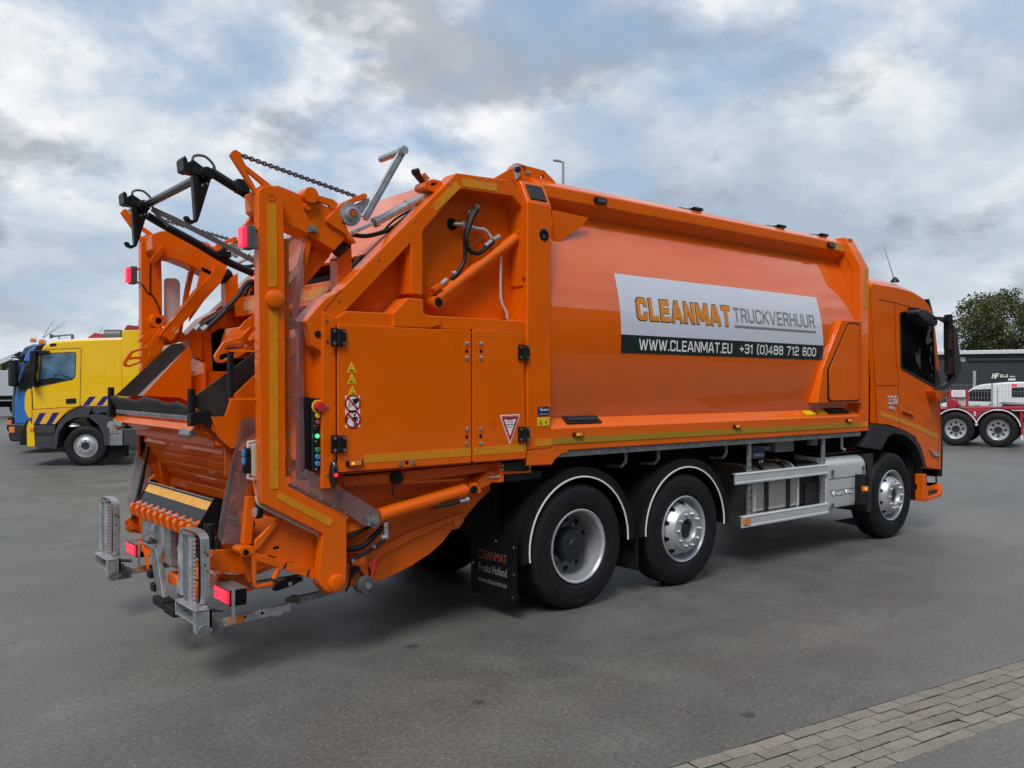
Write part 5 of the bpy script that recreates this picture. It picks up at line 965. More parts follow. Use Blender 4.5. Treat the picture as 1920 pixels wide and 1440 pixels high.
q = [(-2.377,2.855)][0]; obj('arm_tab', join(box(q[0] - .03, q[0] + .03, .08, .10, q[1] - .022, q[1] + .02), disc((q[0], .08, q[1]), .016, h=.012, n=6)), 'galv_dark', TR)
# grey disc with pick-up arm
both('disc_bracket', prism('y', rounded([(-2.284,2.93),(-2.168,3.05),(-1.999,3.141),(-1.973,3.13),(-1.982,3.1),(-2.06,3.075),(-2.136,3.006),(-2.168,2.925),(-2.059,2.802),(-2.07,2.787),(-2.124,2.815),(-2.135,2.842),(-2.284,2.911)], .01), .078, .16), 'orange', TR, bevel=.005)
dc = [(-2.105,2.983)][0]
for m_ in (0, 1):
    f_ = (lambda g: mir(g)) if m_ else (lambda g: g)
    dsk = obj('arm_disc', f_(lathe([(.06, .001), (.06, .076), (.045, .080), (.03, .076), (.03, .045), (.0, .042), (-.002, .03), (.012, .028), (.012, .001)], (dc[0], .04, dc[1]), n=40)), 'galv', TR, smooth=40); obj('disc_axle', f_(cyl((dc[0], .035, dc[1]), (dc[0], .10, dc[1]), .022)), 'orange_dusty', dsk)
    pa = [(-1.987,0.1,2.97),(-1.683,0.1,3.484)]; a, b = Vector(pa[0]), Vector(pa[1])
    cr = obj('pickup_arm', f_(join(bar(a, b, .02, .055, up=(1, 0, .56)), bar(a + Vector((.018, .02, 0)), b + Vector((.018, .02, 0)), .012, .06, up=(0, 1, 0)))), 'galv', TR, bevel=.004)
    obj('trunnion_tube', f_(join(cyl((b.x - .02, b.y - .02, b.z - .01), (b.x - .02, b.y + .26, b.z - .01), .025), cyl((b.x, b.y - .03, b.z), (b.x, b.y + .02, b.z), .03))), 'galv', TR)
    obj('chain_anchor', f_(prism('y', [(-2.048,3.065),(-1.954,3.117),(-1.943,3.094),(-1.993,3.008),(-2.015,3.025)], .10, .12)), 'galv', TR)
# small grey cylinder to the tailgate with its rod and hose
c0, c1, c2, c3 = [(-2.037,0.18,2.878),(-1.867,0.18,2.966),(-1.601,0.18,3.127),(-1.416,0.18,3.231)]
both('tilt_ram', join(cyl(c1, c3, .030), cyl(c1, Vector(c1).lerp(Vector(c3), .07), .037), cyl(c2, Vector(c2).lerp(Vector(c3), .10), .034)), 'galv', TR, bevel=.003); both('ram_rod', cyl(c0, c1, .014), 'steel', TR)
both('ram_lug', holed('y', rounded([(-1.5,3.251),(-1.487,3.299),(-1.425,3.326),(-1.343,3.321),(-1.342,3.273),(-1.412,3.232)], .02), [[(p[0], p[1]) for p in rounded([(-1.456,3.283),(-1.412,3.307),(-1.381,3.299),(-1.431,3.273)], .008)]], .10, .24), 'orange', TR)
both('latch_block', join(bar([(-1.535,0.18,3.381)][0], [(-1.447,0.18,3.305)][0], .05, .035), cyl([(-1.553,0.17,3.366)][0], [(-1.504,0.17,3.384)][0], .022)), 'black', TR, bevel=.004)
obj('latch_plate', prism('y', [(-1.499,3.35),(-1.468,3.373),(-1.424,3.335),(-1.461,3.308)], .14, .16), 'orange', TR)
for p in [(-1.477,3.346),(-1.459,3.325)]: obj('bolt_head', disc((p[0], .14, p[1]), .010, h=.006, n=8), 'steel', TR)
for L, r in (([(-2.014,0.22,2.874),(-1.901,0.22,2.877),(-1.762,0.22,2.923),(-1.655,0.22,2.982),(-1.557,0.22,3.066),(-1.421,0.22,3.184)], .016), ([(-1.75,0.24,2.937),(-1.666,0.24,3.019),(-1.569,0.24,3.084),(-1.458,0.24,3.151)], .008)): both('hydraulic_hose', tube(L, r, 8, 6), 'black', TR)
# rubber boots and lower lift struts
both('rubber_stop', cyl([(-2.157,0.2,2.743)][0], [(-2.059,0.2,2.817)][0], .050, .038), 'black', TR, bevel=.006)
both('strut_post', prism('y', [(-2.141,2.701),(-2.031,2.801),(-2.025,2.613),(-2.135,2.491)], .20, .30), 'orange', TR)
both('strut_plate', prism('y', [(-2.34,2.827),(-2.277,2.804),(-2.169,2.717),(-2.319,2.547),(-2.443,2.365),(-2.402,2.541)], .27, .30), 'orange', TR)
# folding bin arms: strut plus slotted hook, measured on the left hand one
YL = 2.24
sa = [(-2.244,2.873),(-2.138,2.82),(-2.2,2.697),(-2.378,2.489),(-2.58,2.262),(-2.557,2.252),(-2.603,2.191),(-2.684,2.241),(-2.684,2.234),(-2.256,2.792)]
so_ = prism('y', sa, 2.16, 2.30); s1 = obj('bin_arm', so_, 'orange', TR, bevel=.006); obj('bin_arm', mir(so_), 'orange', TR, bevel=.006)
ho = rounded([(-2.957,2.011),(-2.95,2.031),(-2.9,2.106),(-2.791,2.139),(-2.735,2.198),(-2.669,2.303),(-2.576,2.252),(-2.656,2.133),(-2.709,2.073),(-2.8,2.02),(-2.909,1.975),(-2.944,1.978)], .012)
h1_ = rounded([(-2.893,2.079),(-2.871,2.096),(-2.8,2.116),(-2.768,2.116),(-2.751,2.096),(-2.761,2.075),(-2.82,2.064),(-2.897,2.058)], .01); h2_ = rounded([(-2.931,2.011),(-2.922,2.028),(-2.871,2.041),(-2.819,2.04),(-2.826,2.027),(-2.909,1.993),(-2.928,1.995)], .008); h3_ = rounded([(-2.748,2.13),(-2.732,2.158),(-2.663,2.232),(-2.629,2.252),(-2.619,2.237),(-2.636,2.202),(-2.709,2.128),(-2.732,2.116)], .01)
hk = holed('y', ho, [h1_, h2_, h3_], 2.225, 2.255); obj('slotted_hook', hk, 'orange', TR); obj('slotted_hook', mir(hk), 'orange', TR)
hk2 = prism('y', rounded([(-2.835,2.18),(-2.783,2.24),(-2.704,2.301),(-2.651,2.311),(-2.704,2.236),(-2.783,2.185)], .01), 2.29, 2.31); obj('hook_plate', hk2, 'orange', TR); obj('hook_plate', mir(hk2), 'orange', TR)
pb_ = [(-2.652,2.366)][0]; bb_ = lathe([(-.05, .028), (-.05, .058), (.04, .062), (.04, .028)], (pb_[0], 2.38, pb_[1]), n=28, closed=True); obj('arm_bushing', bb_, 'orange', TR); obj('bushing_bore', cyl((pb_[0], 2.345, pb_[1]), (pb_[0], 2.42, pb_[1]), .0275), 'frame_black', TR)
bl_ = prism('y', [(-2.598,2.256),(-2.474,2.274),(-2.443,2.24),(-2.457,2.205),(-2.584,2.166),(-2.638,2.157)], 2.26, 2.34); obj('arm_link', bl_, 'orange', TR, bevel=.005); obj('arm_link', mir(bl_), 'orange', TR, bevel=.005)
st_ = prism('y', [(-2.402,2.797),(-2.359,2.794),(-2.425,2.494),(-2.461,2.272),(-2.485,2.271),(-2.443,2.566)], 2.33, 2.37); obj('lift_strut', st_, 'orange', TR); obj('lift_strut', mir(st_), 'orange', TR)
# black yoke with two container hooks
xh, zc = -2.901, 3.217
obj('yoke_tube', cyl((xh, .50, zc), (xh, 2.03, zc), .030), 'black_gloss', TR)
for y0 in (.585, 1.915):
    o_ = y0
    arm_pts = [(-2.865,0.585,3.244),(-2.759,0.585,3.194),(-2.568,0.585,3.105),(-2.37,0.585,3.011)] if y0 < 1 else [(-2.868,1.915,3.152),(-2.709,1.915,3.075),(-2.482,1.915,2.974),(-2.244,1.915,2.856),(-2.009,1.915,2.774)]
    obj('yoke_arm', tube(arm_pts, .032, 12, 4), 'black', TR)
    def hx(L): return [(p[0], p[1]) for p in L]
    hkL = rounded([(-2.993,3.191),(-2.856,3.213),(-2.884,3.118),(-2.936,2.94),(-2.95,2.901),(-2.987,2.88),(-3.024,2.892),(-3.04,2.918),(-3.029,2.931),(-3.006,2.927),(-2.997,2.909),(-2.973,2.908),(-2.959,2.928),(-2.96,3.173)], .006)
    g = prism('y', hkL, .575, .597)
    fl_g = prism('y', [(-2.993,3.191),(-2.958,3.187),(-2.957,2.928),(-2.972,2.908)], .545, .597)
    br = join(prism('y', [(-3.064,3.286),(-3.051,3.306),(-3.036,3.287),(-3.018,3.204),(-3.057,3.214)], .52, .65), prism('y', [(-3.044,3.258),(-2.988,3.295),(-2.894,3.24),(-2.913,3.199),(-3.034,3.204)], .545, .625))
    if y0 > 1:
        dy = y0 - .585; g, fl_g, br = [([(x, y + dy, z) for x, y, z in G[0]], G[1]) for G in (g, fl_g, br)]
    h_ = obj('container_hook', join(g, fl_g), 'black', TR, bevel=.004); obj('hook_stop', br, 'black', h_, bevel=.004)
    obj('yoke_collar', cyl((xh, y0 - .05, zc), (xh, y0 + .03, zc), .045), 'black', h_, bevel=.004)
    q = Vector((xh - .02, y0, zc)); obj('yoke_hose', tube([q + Vector((-.06, 0, .06)), q + Vector((-.05, .0, .11)), q + Vector((.02, 0, .12)), q + Vector((.08, 0, .07)), q + Vector((.09, 0, .0))], .009, 8, 5), 'rim_dark', h_)
    for dx, dz in ((-.0, -.075), (.03, -.06)): obj('hook_bolt', disc((xh - .02 + dx, y0 - .012, zc + dz), .010, h=.006, n=8), 'steel', h_)
ys = [(-2.885,1.75,3.175),(-2.696,1.75,3.11),(-2.367,1.75,2.977),(-2.054,1.75,2.844)]; obj('yoke_stay', join(*[bar(a, b, .012, .04, up=(0, 0, 1)) for a, b in zip(ys, ys[1:])]), 'rim_dark', TR)
ys = [(-2.839,1.85,3.18),(-2.73,1.85,3.075)]; obj('yoke_brace', bar(ys[0], ys[1], .02, .02), 'rim_dark', TR)
q = [(-2.274,1.9,2.911)][0]; obj('yoke_latch', join(box(q[0] - .05, q[0] + .06, 1.87, 1.93, q[2] - .03, q[2] + .02), cyl((q[0], 1.87, q[2] + .03), (q[0], 1.93, q[2] + .03), .02)), 'black', TR, bevel=.005)
q = [(-2.654,0.585,3.18)][0]; obj('yoke_latch', box(q[0] - .04, q[0] + .05, .55, .62, q[2] - .05, q[2] + .04), 'black', TR, bevel=.008)
# hoses over the left flank, reaching into the hopper
for L in ([(-2.022,1.9,2.705),(-2.078,1.9,2.677),(-2.176,1.9,2.538),(-2.333,1.9,2.398),(-2.497,1.9,2.285)], [(-2.268,1.85,2.446),(-2.352,1.85,2.359),(-2.434,1.85,2.286)]): obj('hydraulic_hose', tube(L, .020, 10, 6), 'dark_plastic', TR)
for L in ([(-2.502,1.9,2.277),(-2.469,1.9,2.316)], [(-2.467,1.85,2.273),(-2.426,1.85,2.305)]): obj('hose_fitting', cyl(L[0], L[1], .024, n=8), 'galv', TR)
for L in ([(-1.975,0.3,2.617),(-1.936,0.3,2.691),(-1.855,0.3,2.77),(-1.761,0.3,2.831)], [(-2.335,0.3,2.315),(-2.277,0.3,2.367),(-2.169,0.3,2.452),(-2.07,0.3,2.509)]): both('hydraulic_hose', tube(L, .022, 10, 6), 'dark_plastic', TR)

# ---------------- hopper
obj('cross_beam', prism('x', [(0.836,2.585),(0.366,2.625),(0.367,2.695),(0.789,2.682)], -2.07, -2.03) if False else box(-2.05, -1.93, .25, 2.25, 2.42, 2.58), 'orange', TR, bevel=.008)
obj('beam_tape', box(-2.0535, -2.0505, .5, 2.0, 2.46, 2.54), 'tape_orange', TR, smooth=0)
obj('packer_plate', strip_y([(-1.75, 2.30), (-1.70, 1.90), (-1.82, 1.50), (-2.0, 1.25)], .25, 2.25, .03), 'orange', TR, smooth=30)
obj('hopper_cavity', join(box(-1.62, -1.55, .25, 2.25, 1.2, 2.75), box(-1.9, -1.55, .25, 2.25, 2.62, 2.66)), 'frame_black', TR)
obj('carrier_beam', prism('y', [(-2.28, 2.17), (-2.24, 2.30), (-2.0, 2.30), (-1.98, 2.2), (-2.16, 2.19), (-2.2, 2.05)], .55, 1.95), 'orange', TR, bevel=.008)
obj('carrier_ram', cyl((-2.2, .8, 2.12), (-2.2, 1.85, 2.12), .06), 'black', TR); obj('ram_knob', join(cyl((-2.35, 1.0, 2.22), (-2.25, 1.0, 2.30), .07)), 'rubber', TR, bevel=.012)
q = [(-2.3,2.461,2.171)][0]; obj('pin_bracket', join(cyl((q[0], q[1], q[2]), (q[0] - .04, q[1], q[2]), .03), box(q[0] - .03, q[0], q[1] - .06, q[1] + .06, q[2] - .01, q[2] + .04)), 'black', TR)
# side mats and steel strips: left measured, right mirrored
matp = [(-3.04,1.749),(-2.664,2.122),(-2.611,2.165),(-2.537,2.179),(-2.49,2.134),(-2.488,2.1),(-2.87,1.748),(-2.952,1.739)]
mg_ = prism('y', matp, 2.125, 2.14); obj('rubber_flap', mg_, 'mat_rubber', TR)
rm = [(-3.044,1.76),(-2.721,1.998),(-2.617,2.082),(-2.617,1.896),(-2.679,1.857),(-2.801,1.755),(-2.842,1.635),(-2.941,1.635),(-3.036,1.699)]
obj('rubber_flap', prism('y', rm, .365, .38), 'mat_rubber', TR)
obj('clamp_strip', prism('y', [(-2.876,1.748),(-2.518,2.112),(-2.495,2.099),(-2.843,1.748)], 2.105, 2.12), 'alu', TR)
sl = prism('y', [(-2.844,1.748),(-2.497,2.143),(-2.473,2.147),(-2.465,2.072),(-2.465,1.694),(-2.482,1.691),(-2.553,1.729)], 2.095, 2.104); obj('hopper_cheek', sl, 'orange', TR)
obj('hopper_cheek', prism('y', [(-2.967,1.637),(-2.869,1.638),(-2.829,1.756),(-2.646,1.928),(-2.646,1.549),(-2.828,1.429),(-2.914,1.509),(-2.962,1.636)], .295, .32), 'orange', TR, bevel=.004)
obj('hopper_inner', prism('x', [(2.447,2.079),(2.126,2.009),(2.124,1.699),(2.486,1.686)], -2.35, -2.33), 'orange', TR)
obj('inner_gusset', prism('x', [(2.543,2.015),(2.274,1.946),(2.273,1.767),(2.541,1.72)], -2.2, -2.18), 'orange', TR)
# lip: wavy rubber on a clamped steel strip
def lip_geo():
    V, F = [], []; n = 40
    for i in range(n + 1):
        t = i / n; y = 2.12 - t * 1.75; w = .012 * math.sin(t * 15) + .006 * math.sin(t * 31); dip = -.05 * max(0, (t - .72) / .28) ** 1.2
        for k in range(5):
            s = k / 4; V.append((-3.02 - .055 * s - .01 * math.sin(t * 12) * s, y, 1.625 + (.115 + w + dip) * s))
    for i in range(n):
        for k in range(4): F.append((i * 5 + k, i * 5 + k + 1, (i + 1) * 5 + k + 1, (i + 1) * 5 + k))
    return V, F
lp = obj('rubber_lip', lip_geo(), 'mat_rubber', TR, smooth=80); s_ = lp.modifiers.new('t', 'SOLIDIFY'); s_.thickness = .010
obj('lip_clamp', box(-3.045, -3.028, .38, 2.10, 1.612, 1.642), 'galv_dark', TR); obj('clamp_bolts', join(*[disc((-3.045, y, 1.628), .007, 'x', .006, 6) for y in np.arange(.42, 2.1, .075)]), 'galv_dark', TR)
obj('hopper_edge', prism('y', [(-3.06, 1.548), (-3.025, 1.60), (-2.98, 1.60), (-2.98, 1.53)], .36, 2.14), 'orange', TR, bevel=.006)
obj('edge_cheek', prism('x', [(2.10, 1.54), (2.20, 1.60), (2.18, 1.50), (2.12, 1.48)], -3.04, -3.0), 'orange', TR)
# ribbed tipping plate sloping into the hopper
rp = [(-2.852,1.539),(-2.827,1.472),(-2.82,1.452),(-2.717,1.401),(-2.717,1.368),(-2.685,1.353),(-2.678,1.306),(-2.638,1.29),(-2.619,1.249)]
rib = [(-2.985, 1.535), (-2.90, 1.475), (-2.895, 1.44), (-2.83, 1.43), (-2.845, 1.39), (-2.805, 1.345), (-2.765, 1.35), (-2.79, 1.315), (-2.755, 1.27), (-2.715, 1.275), (-2.74, 1.24), (-2.70, 1.195), (-2.665, 1.195), (-2.685, 1.165), (-2.60, 1.06), (-2.45, 0.93)]
obj('tipping_plate', strip_y(rib, .42, 2.08, -.012), 'orange', TR, smooth=25)
obj('tipping_beam', join(box(-2.66, -2.58, .45, 2.0, 1.035, 1.10), box(-2.66, -2.60, 1.92, 2.0, .86, 1.035)), 'orange', TR, bevel=.006)
obj('hopper_floor', strip_y([(-2.72, .62), (-2.4, .70), (-2.2, 1.0), (-1.9, 1.2)], .3, 2.2, .03), 'orange_dusty', TR)
obj('shaft', cyl((-2.62, .5, .90), (-2.62, 2.0, .90), .035), 'galv_dark', TR)
obj('shaft_arm', join(prism('y', [(-2.70, .86), (-2.66, .98), (-2.5, .96), (-2.5, .88)], 1.5, 1.53), prism('y', [(-2.70, .86), (-2.66, .98), (-2.5, .96), (-2.5, .88)], 1.0, 1.03)), 'orange_dusty', TR)
obj('end_cheek', prism('y', [(-2.873,1.444),(-2.847,1.463),(-2.751,1.386),(-2.725,1.345),(-2.724,1.21),(-2.789,1.187),(-2.821,1.222),(-2.872,1.271)], 2.135, 2.15), 'orange_dusty', TR)
obj('hopper_wall', prism('y', [(-2.98, 1.60), (-2.98, 1.72), (-2.3, 1.95), (-2.1, 1.95), (-2.1, 1.0), (-2.6, 1.0), (-2.7, 1.3)], 2.155, 2.17), 'orange', TR)
both('cheek_block', join(prism('y', [(-2.74, 1.28), (-2.66, 1.30), (-2.62, 1.02), (-2.70, .99)], 2.04, 2.10), prism('y', [(-2.80, 1.08), (-2.76, 1.12), (-2.70, 1.10), (-2.70, 1.03), (-2.80, 1.03)], 2.06, 2.12)), 'orange', TR, bevel=.006)
# black pegs and pads on the lip corners
for y0 in (.345, 2.155): obj('corner_peg', join(cyl((-3.068, y0, 1.58), (-3.068, y0, 1.815), .024)), 'black', TR, bevel=.003)
both('peg_bracket', prism('y', [(-3.089,1.66),(-3.055,1.669),(-2.982,1.684),(-2.954,1.667),(-2.953,1.557),(-2.998,1.6),(-3.088,1.587)], .30, .36), 'black', TR, bevel=.005)
for y0 in (.50, 2.0): obj('buffer_pad', join(prism('y', [(-3.075, 1.515), (-3.06, 1.555), (-2.98, 1.60), (-2.96, 1.55), (-3.05, 1.50)], y0 - .09, y0 + .09)), 'galv_dark', TR, bevel=.012)
both('buffer_arm', prism('y', [(-3.031,1.566),(-2.978,1.599),(-2.874,1.508),(-2.822,1.452),(-2.838,1.437),(-2.989,1.57),(-3.025,1.535)], .38, .43), 'orange_dusty', TR, bevel=.005)
both('side_cheek', prism('y', [(-2.853,1.434),(-2.837,1.452),(-2.802,1.424),(-2.815,1.331),(-2.845,1.25),(-2.85,1.258)], .35, .365), 'orange_dusty', TR)
# comb bar: black plate with a yellow band and ten teeth
b0, b1 = .575, 1.93
top, bot = Vector((-2.845, 0, 1.07)), Vector((-2.925, 0, .935)); n_ = Vector((-(top.z - bot.z), 0, (top.x - bot.x))).normalized() * 1; n_ = Vector((-.86, 0, .51))
def slope_plate(t0, t1, y0, y1, e0, e1): 
    a = bot.lerp(top, t0); b = bot.lerp(top, t1); v = []
    for y in (y0, y1):
        for p, e in ((a, e0), (b, e0), (b, e1), (a, e1)): q = p + n_ * e; v.append((q.x, y, q.z))
    return v, [(0, 1, 2, 3), (7, 6, 5, 4)] + [(i, i + 4, (i + 1) % 4 + 4, (i + 1) % 4) for i in range(4)]
cb = obj('comb_bar', slope_plate(-.05, 1.02, b0, b1, -.02, 0), 'dark_plastic', TR, bevel=.004); obj('yellow_band', slope_plate(.55, .95, b0 + .01, b1 - .01, 0, .002), 'tape_pale', cb, smooth=0)
obj('bar_rim', join(slope_plate(1.02, 1.07, b0, b1, -.02, .01), slope_plate(-.12, -.05, b0, b1, -.02, .012)), 'galv_dark', cb)
both('bar_end', prism('y', [(-2.99, .86), (-2.96, .90), (-2.835, 1.10), (-2.78, 1.08), (-2.76, .90), (-2.88, .80)], b0 - .012, b0), 'black', TR, bevel=.003)
for i in range(10):
    y = b0 + .045 + i * (b1 - b0 - .09) / 9; obj('comb_tooth', prism('y', [(-2.90, .955), (-2.955, .925), (-2.985, .93), (-3.0, .905), (-2.985, .84), (-2.95, .825), (-2.93, .86), (-2.89, .89)], y - .025, y + .025), 'orange', TR, bevel=.006)
obj('comb_carrier', box(-2.88, -2.80, .60, 1.92, .80, .90), 'orange_dusty', TR)
# galvanised back plate, latch lever, bumper blocks
obj('back_plate', join(box(-2.90, -2.885, 1.20, 1.93, .60, .86), box(-2.93, -2.90, 1.25, 1.35, .62, .78), box(-2.93, -2.90, 1.55, 1.80, .74, .80)), 'galv', TR, bevel=.005)
obj('back_bracket', join(prism('x', [(1.12, .84), (1.24, .86), (1.22, .58), (1.10, .56)], -2.95, -2.90), prism('x', [(1.30, .66), (1.44, .68), (1.30, .36), (1.12, .33)], -2.99, -2.95)), 'galv_dark', TR, bevel=.006)
obj('bumper_block', join(box(-3.03, -2.94, 1.02, 1.24, .29, .35), box(-3.03, -2.94, .80, 1.00, .28, .34), box(-3.01, -2.95, 1.28, 1.36, .36, .42), box(-3.01, -2.95, 1.36, 1.44, .44, .50)), 'rubber', TR, bevel=.01)
obj('cross_tube', join(box(-2.92, -2.82, .7, 1.25, .42, .50), box(-2.88, -2.78, .4, 2.1, .52, .60)), 'orange', TR, bevel=.01)
obj('hitch_lever', join(tube([(-2.93, .93, .84), (-2.95, .90, .70), (-2.96, .87, .62), (-2.96, .85, .50)], .016, 8, 4), lathe([(-.06, .005), (-.03, .032), (.02, .03), (.06, .008)], (-2.96, .85, .46), axis='z', n=14)), 'galv_dark', TR)
obj('hitch_knob', join(cyl((-2.96, 1.60, .66), (-2.93, 1.60, .70), .05)), 'rim_dark', TR, bevel=.01)
both('corner_gusset', prism('x', [(1.93, .86), (2.12, .80), (2.10, .74), (1.93, .62)], -2.87, -2.85), 'orange', TR); both('corner_gusset', prism('x', [(1.84, .54), (1.94, .62), (1.80, .42)], -2.90, -2.88), 'orange', TR)
# side struts with gas springs and clear splash guards
gs_ = [(-2.79,0.36,1.34),(-2.83,0.36,1.12),(-2.904,0.36,0.768)]; both('gas_spring', join(cyl(gs_[0], gs_[1], .016), cyl(gs_[1], gs_[2], .020)), 'black_gloss', TR)
q = [(-2.918,0.36,0.698)][0]; both('spring_eye', join(lathe([(-.02, .014), (-.02, .038), (.02, .038), (.02, .014)], q, n=20, closed=True), cyl((q[0], q[1] - .03, q[2]), (q[0], q[1] + .03, q[2]), .014)), 'orange_dusty', TR)
gd = rounded([(-2.786,1.599),(-2.758,1.629),(-2.676,1.623),(-2.669,1.568),(-2.729,1.211),(-2.777,0.85),(-2.802,0.819),(-2.912,0.852),(-2.929,0.888),(-2.895,1.105),(-2.834,1.37)], .012)
both('splash_guard', prism('y', gd, .268, .273), 'plexi_clear', TR) if False else None
obj('splash_guard', prism('y', gd, .268, .273), 'plexi', TR); obj('splash_guard', mir(prism('y', gd, .268, .273)), 'plexi_clear', TR)
obj('guard_channel', prism('y', [(-2.74,1.174),(-2.695,1.224),(-2.767,0.942),(-2.788,0.945)], .262, .268), 'orange_dusty', TR)
both('hopper_side_arm', prism('y', [(-2.961,0.75),(-2.914,0.795),(-2.766,0.777),(-2.733,0.716),(-2.711,0.607),(-2.883,0.652),(-2.945,0.681)], .32, .35), 'orange', TR, bevel=.006)
both('hopper_side_arm', prism('y', [(-2.898,0.621),(-2.688,0.592),(-2.643,0.484),(-2.764,0.486),(-2.813,0.567)], .39, .42), 'orange', TR, bevel=.004)
obj('black_cylinder', join(cyl([(-2.926,0.42,0.951)][0], [(-2.925,0.42,0.789)][0], .035), disc(([(-2.919,0.42,0.943)][0][0], .375, [(-2.919,0.42,0.943)][0][2]), .012, h=.006)), 'black_gloss', TR, bevel=.006)
# orange lower linkage inside the right post
both('link_strut', prism('y', [(-2.772,1.136),(-2.714,1.131),(-2.744,0.83),(-2.804,0.837)], .18, .23), 'orange', TR, bevel=.005)
both('link_plate', prism('y', [(-2.74,0.79),(-2.569,0.991),(-2.535,0.969),(-2.288,0.856),(-2.305,0.594),(-2.335,0.568),(-2.43,0.595),(-2.721,0.777)], .125, .14), 'orange', TR)
both('link_diagonal', prism('y', [(-2.755,0.865),(-2.598,0.998),(-2.578,0.99),(-2.738,0.803),(-2.754,0.81)], .10, .124), 'orange', TR, bevel=.004)
both('link_bar', prism('y', [(-2.753,0.791),(-2.386,0.642),(-2.332,0.619),(-2.341,0.566),(-2.403,0.588),(-2.758,0.745)], .09, .123), 'orange', TR, bevel=.004)
pv = [(-2.82,0.803)][0]; both('link_pivot', join(prism('y', rounded([(-2.865,0.825),(-2.844,0.838),(-2.759,0.833),(-2.753,0.786),(-2.823,0.781),(-2.855,0.793)], .015), .09, .20)), 'orange', TR, bevel=.006); both('pivot_bolt', disc((pv[0], .09, pv[1]), .018, h=.006), 'frame_black', TR)
both('link_upright', join(prism('y', [(-2.777,0.784),(-2.748,0.78),(-2.75,0.58),(-2.763,0.579)], .09, .12), prism('y', [(-2.762,0.587),(-2.643,0.59),(-2.64,0.572),(-2.753,0.568)], .09, .13)), 'orange', TR, bevel=.003)
tt = [(-2.599,0.11,0.672),(-2.636,0.11,0.585)]; both('link_tube', cyl(tt[0], tt[1], .020), 'orange', TR); both('tube_clamp', cyl(Vector(tt[0]).lerp(Vector(tt[1]), .72), Vector(tt[0]).lerp(Vector(tt[1]), .92), .026), 'dark_plastic', TR)
both('link_back', prism('y', [(-2.796,0.757),(-2.735,0.749),(-2.721,0.588),(-2.746,0.586)], .21, .25), 'orange', TR)
both('black_lever', prism('y', rounded([(-2.617,0.529),(-2.572,0.568),(-2.463,0.604),(-2.403,0.571),(-2.41,0.558),(-2.469,0.533),(-2.589,0.513)], .015), .16, .18), 'black', TR, bevel=.004)
p = [(-2.496,0.55)][0]; obj('lever_bolt', disc((p[0], .16, p[1]), .014, h=.006, n=8), 'steel', TR)
obj('plate_slot', join(*[prism('y', L, .1235, .1255) for L in ([(-2.627,0.808),(-2.588,0.812),(-2.588,0.795),(-2.627,0.793)], [(-2.661,0.763),(-2.605,0.74),(-2.61,0.734),(-2.661,0.755)], [(-2.545,0.706),(-2.491,0.691),(-2.494,0.685),(-2.541,0.697)])]), 'frame_black', TR, smooth=0)
obj('cable_tie', join(*[prism('y', L, .086, .0905) for L in ([(-2.558,0.705),(-2.55,0.704),(-2.567,0.666),(-2.574,0.67)], [(-2.4,0.645),(-2.391,0.642),(-2.405,0.59),(-2.413,0.593)])]), 'black', TR, smooth=0)
cb_ = [(-2.742,0.11,1.143),(-2.728,0.11,1.094),(-2.662,0.11,1.049),(-2.578,0.11,1.004),(-2.487,0.11,0.95),(-2.381,0.11,0.893),(-2.334,0.11,0.869),(-2.315,0.11,0.829),(-2.319,0.11,0.758),(-2.325,0.11,0.715)]; obj('conduit', tube(cb_, .012, 8, 5), 'grey_box', TR); obj('conduit_tail', tube([(-2.325,0.11,0.715),(-2.322,0.11,0.676),(-2.327,0.11,0.639)], .014, 8, 3), 'black', TR)
both('post_inner_foot', prism('y', [(-2.322,0.598),(-2.296,0.609),(-2.281,0.526),(-2.238,0.457),(-2.28,0.468),(-2.333,0.533)], .095, .16), 'orange', TR)
# reverse lamp and remote control box hung on the post
q = [(-2.735,0.15,1.036)][0]; rlp = obj('work_lamp', cyl((q[0], q[1], q[2]), (q[0] + .04, q[1], q[2]), .042), 'black', TR, bevel=.006); obj('lens', cyl((q[0] - .006, q[1], q[2]), (q[0], q[1], q[2]), .034), 'rim_silver', rlp)
rb = [(-2.768,1.468),(-2.711,1.471),(-2.714,1.259),(-2.768,1.26)]; rbx = obj('remote_box', prism('y', rounded([(-2.774,1.466),(-2.711,1.474),(-2.714,1.267),(-2.773,1.268)], .012), .105, .16), 'grey_box', TR, bevel=.008)
for i in range(3):
    p = ([(-2.781,1.417)], [(-2.781,1.365)], [(-2.781,1.314)])[i][0]; obj('remote_button', box(p[0] - .03, p[0] + .0, .11, .155, p[1] - .03, p[1] + .03), 'black', rbx, bevel=.006); obj('remote_key', box(p[0] - .045, p[0] - .03, .115, .15, p[1] - .022, p[1] + .022), 'blue_btn' if i < 2 else 'black', rbx, bevel=.004)
p = [(-2.737,1.371)][0]; obj('box_stud', disc((p[0], .105, p[1]), .008, h=.003, n=10), 'rim_silver', rbx)
fr = [(-2.711,0.12,1.5),(-2.717,0.12,1.487),(-2.782,0.12,1.482),(-2.795,0.12,1.461),(-2.795,0.12,1.28),(-2.784,0.12,1.253),(-2.711,0.12,1.245)]; obj('box_guard', tube(fr, .009, 8, 4), 'alu', TR)
cd_ = [(-2.738,0.14,1.238),(-2.73,0.14,1.185),(-2.729,0.14,1.132),(-2.713,0.14,1.089),(-2.674,0.14,1.062)]; obj('box_cable', tube(cd_, .008, 8, 5), 'lamp_grey', TR)
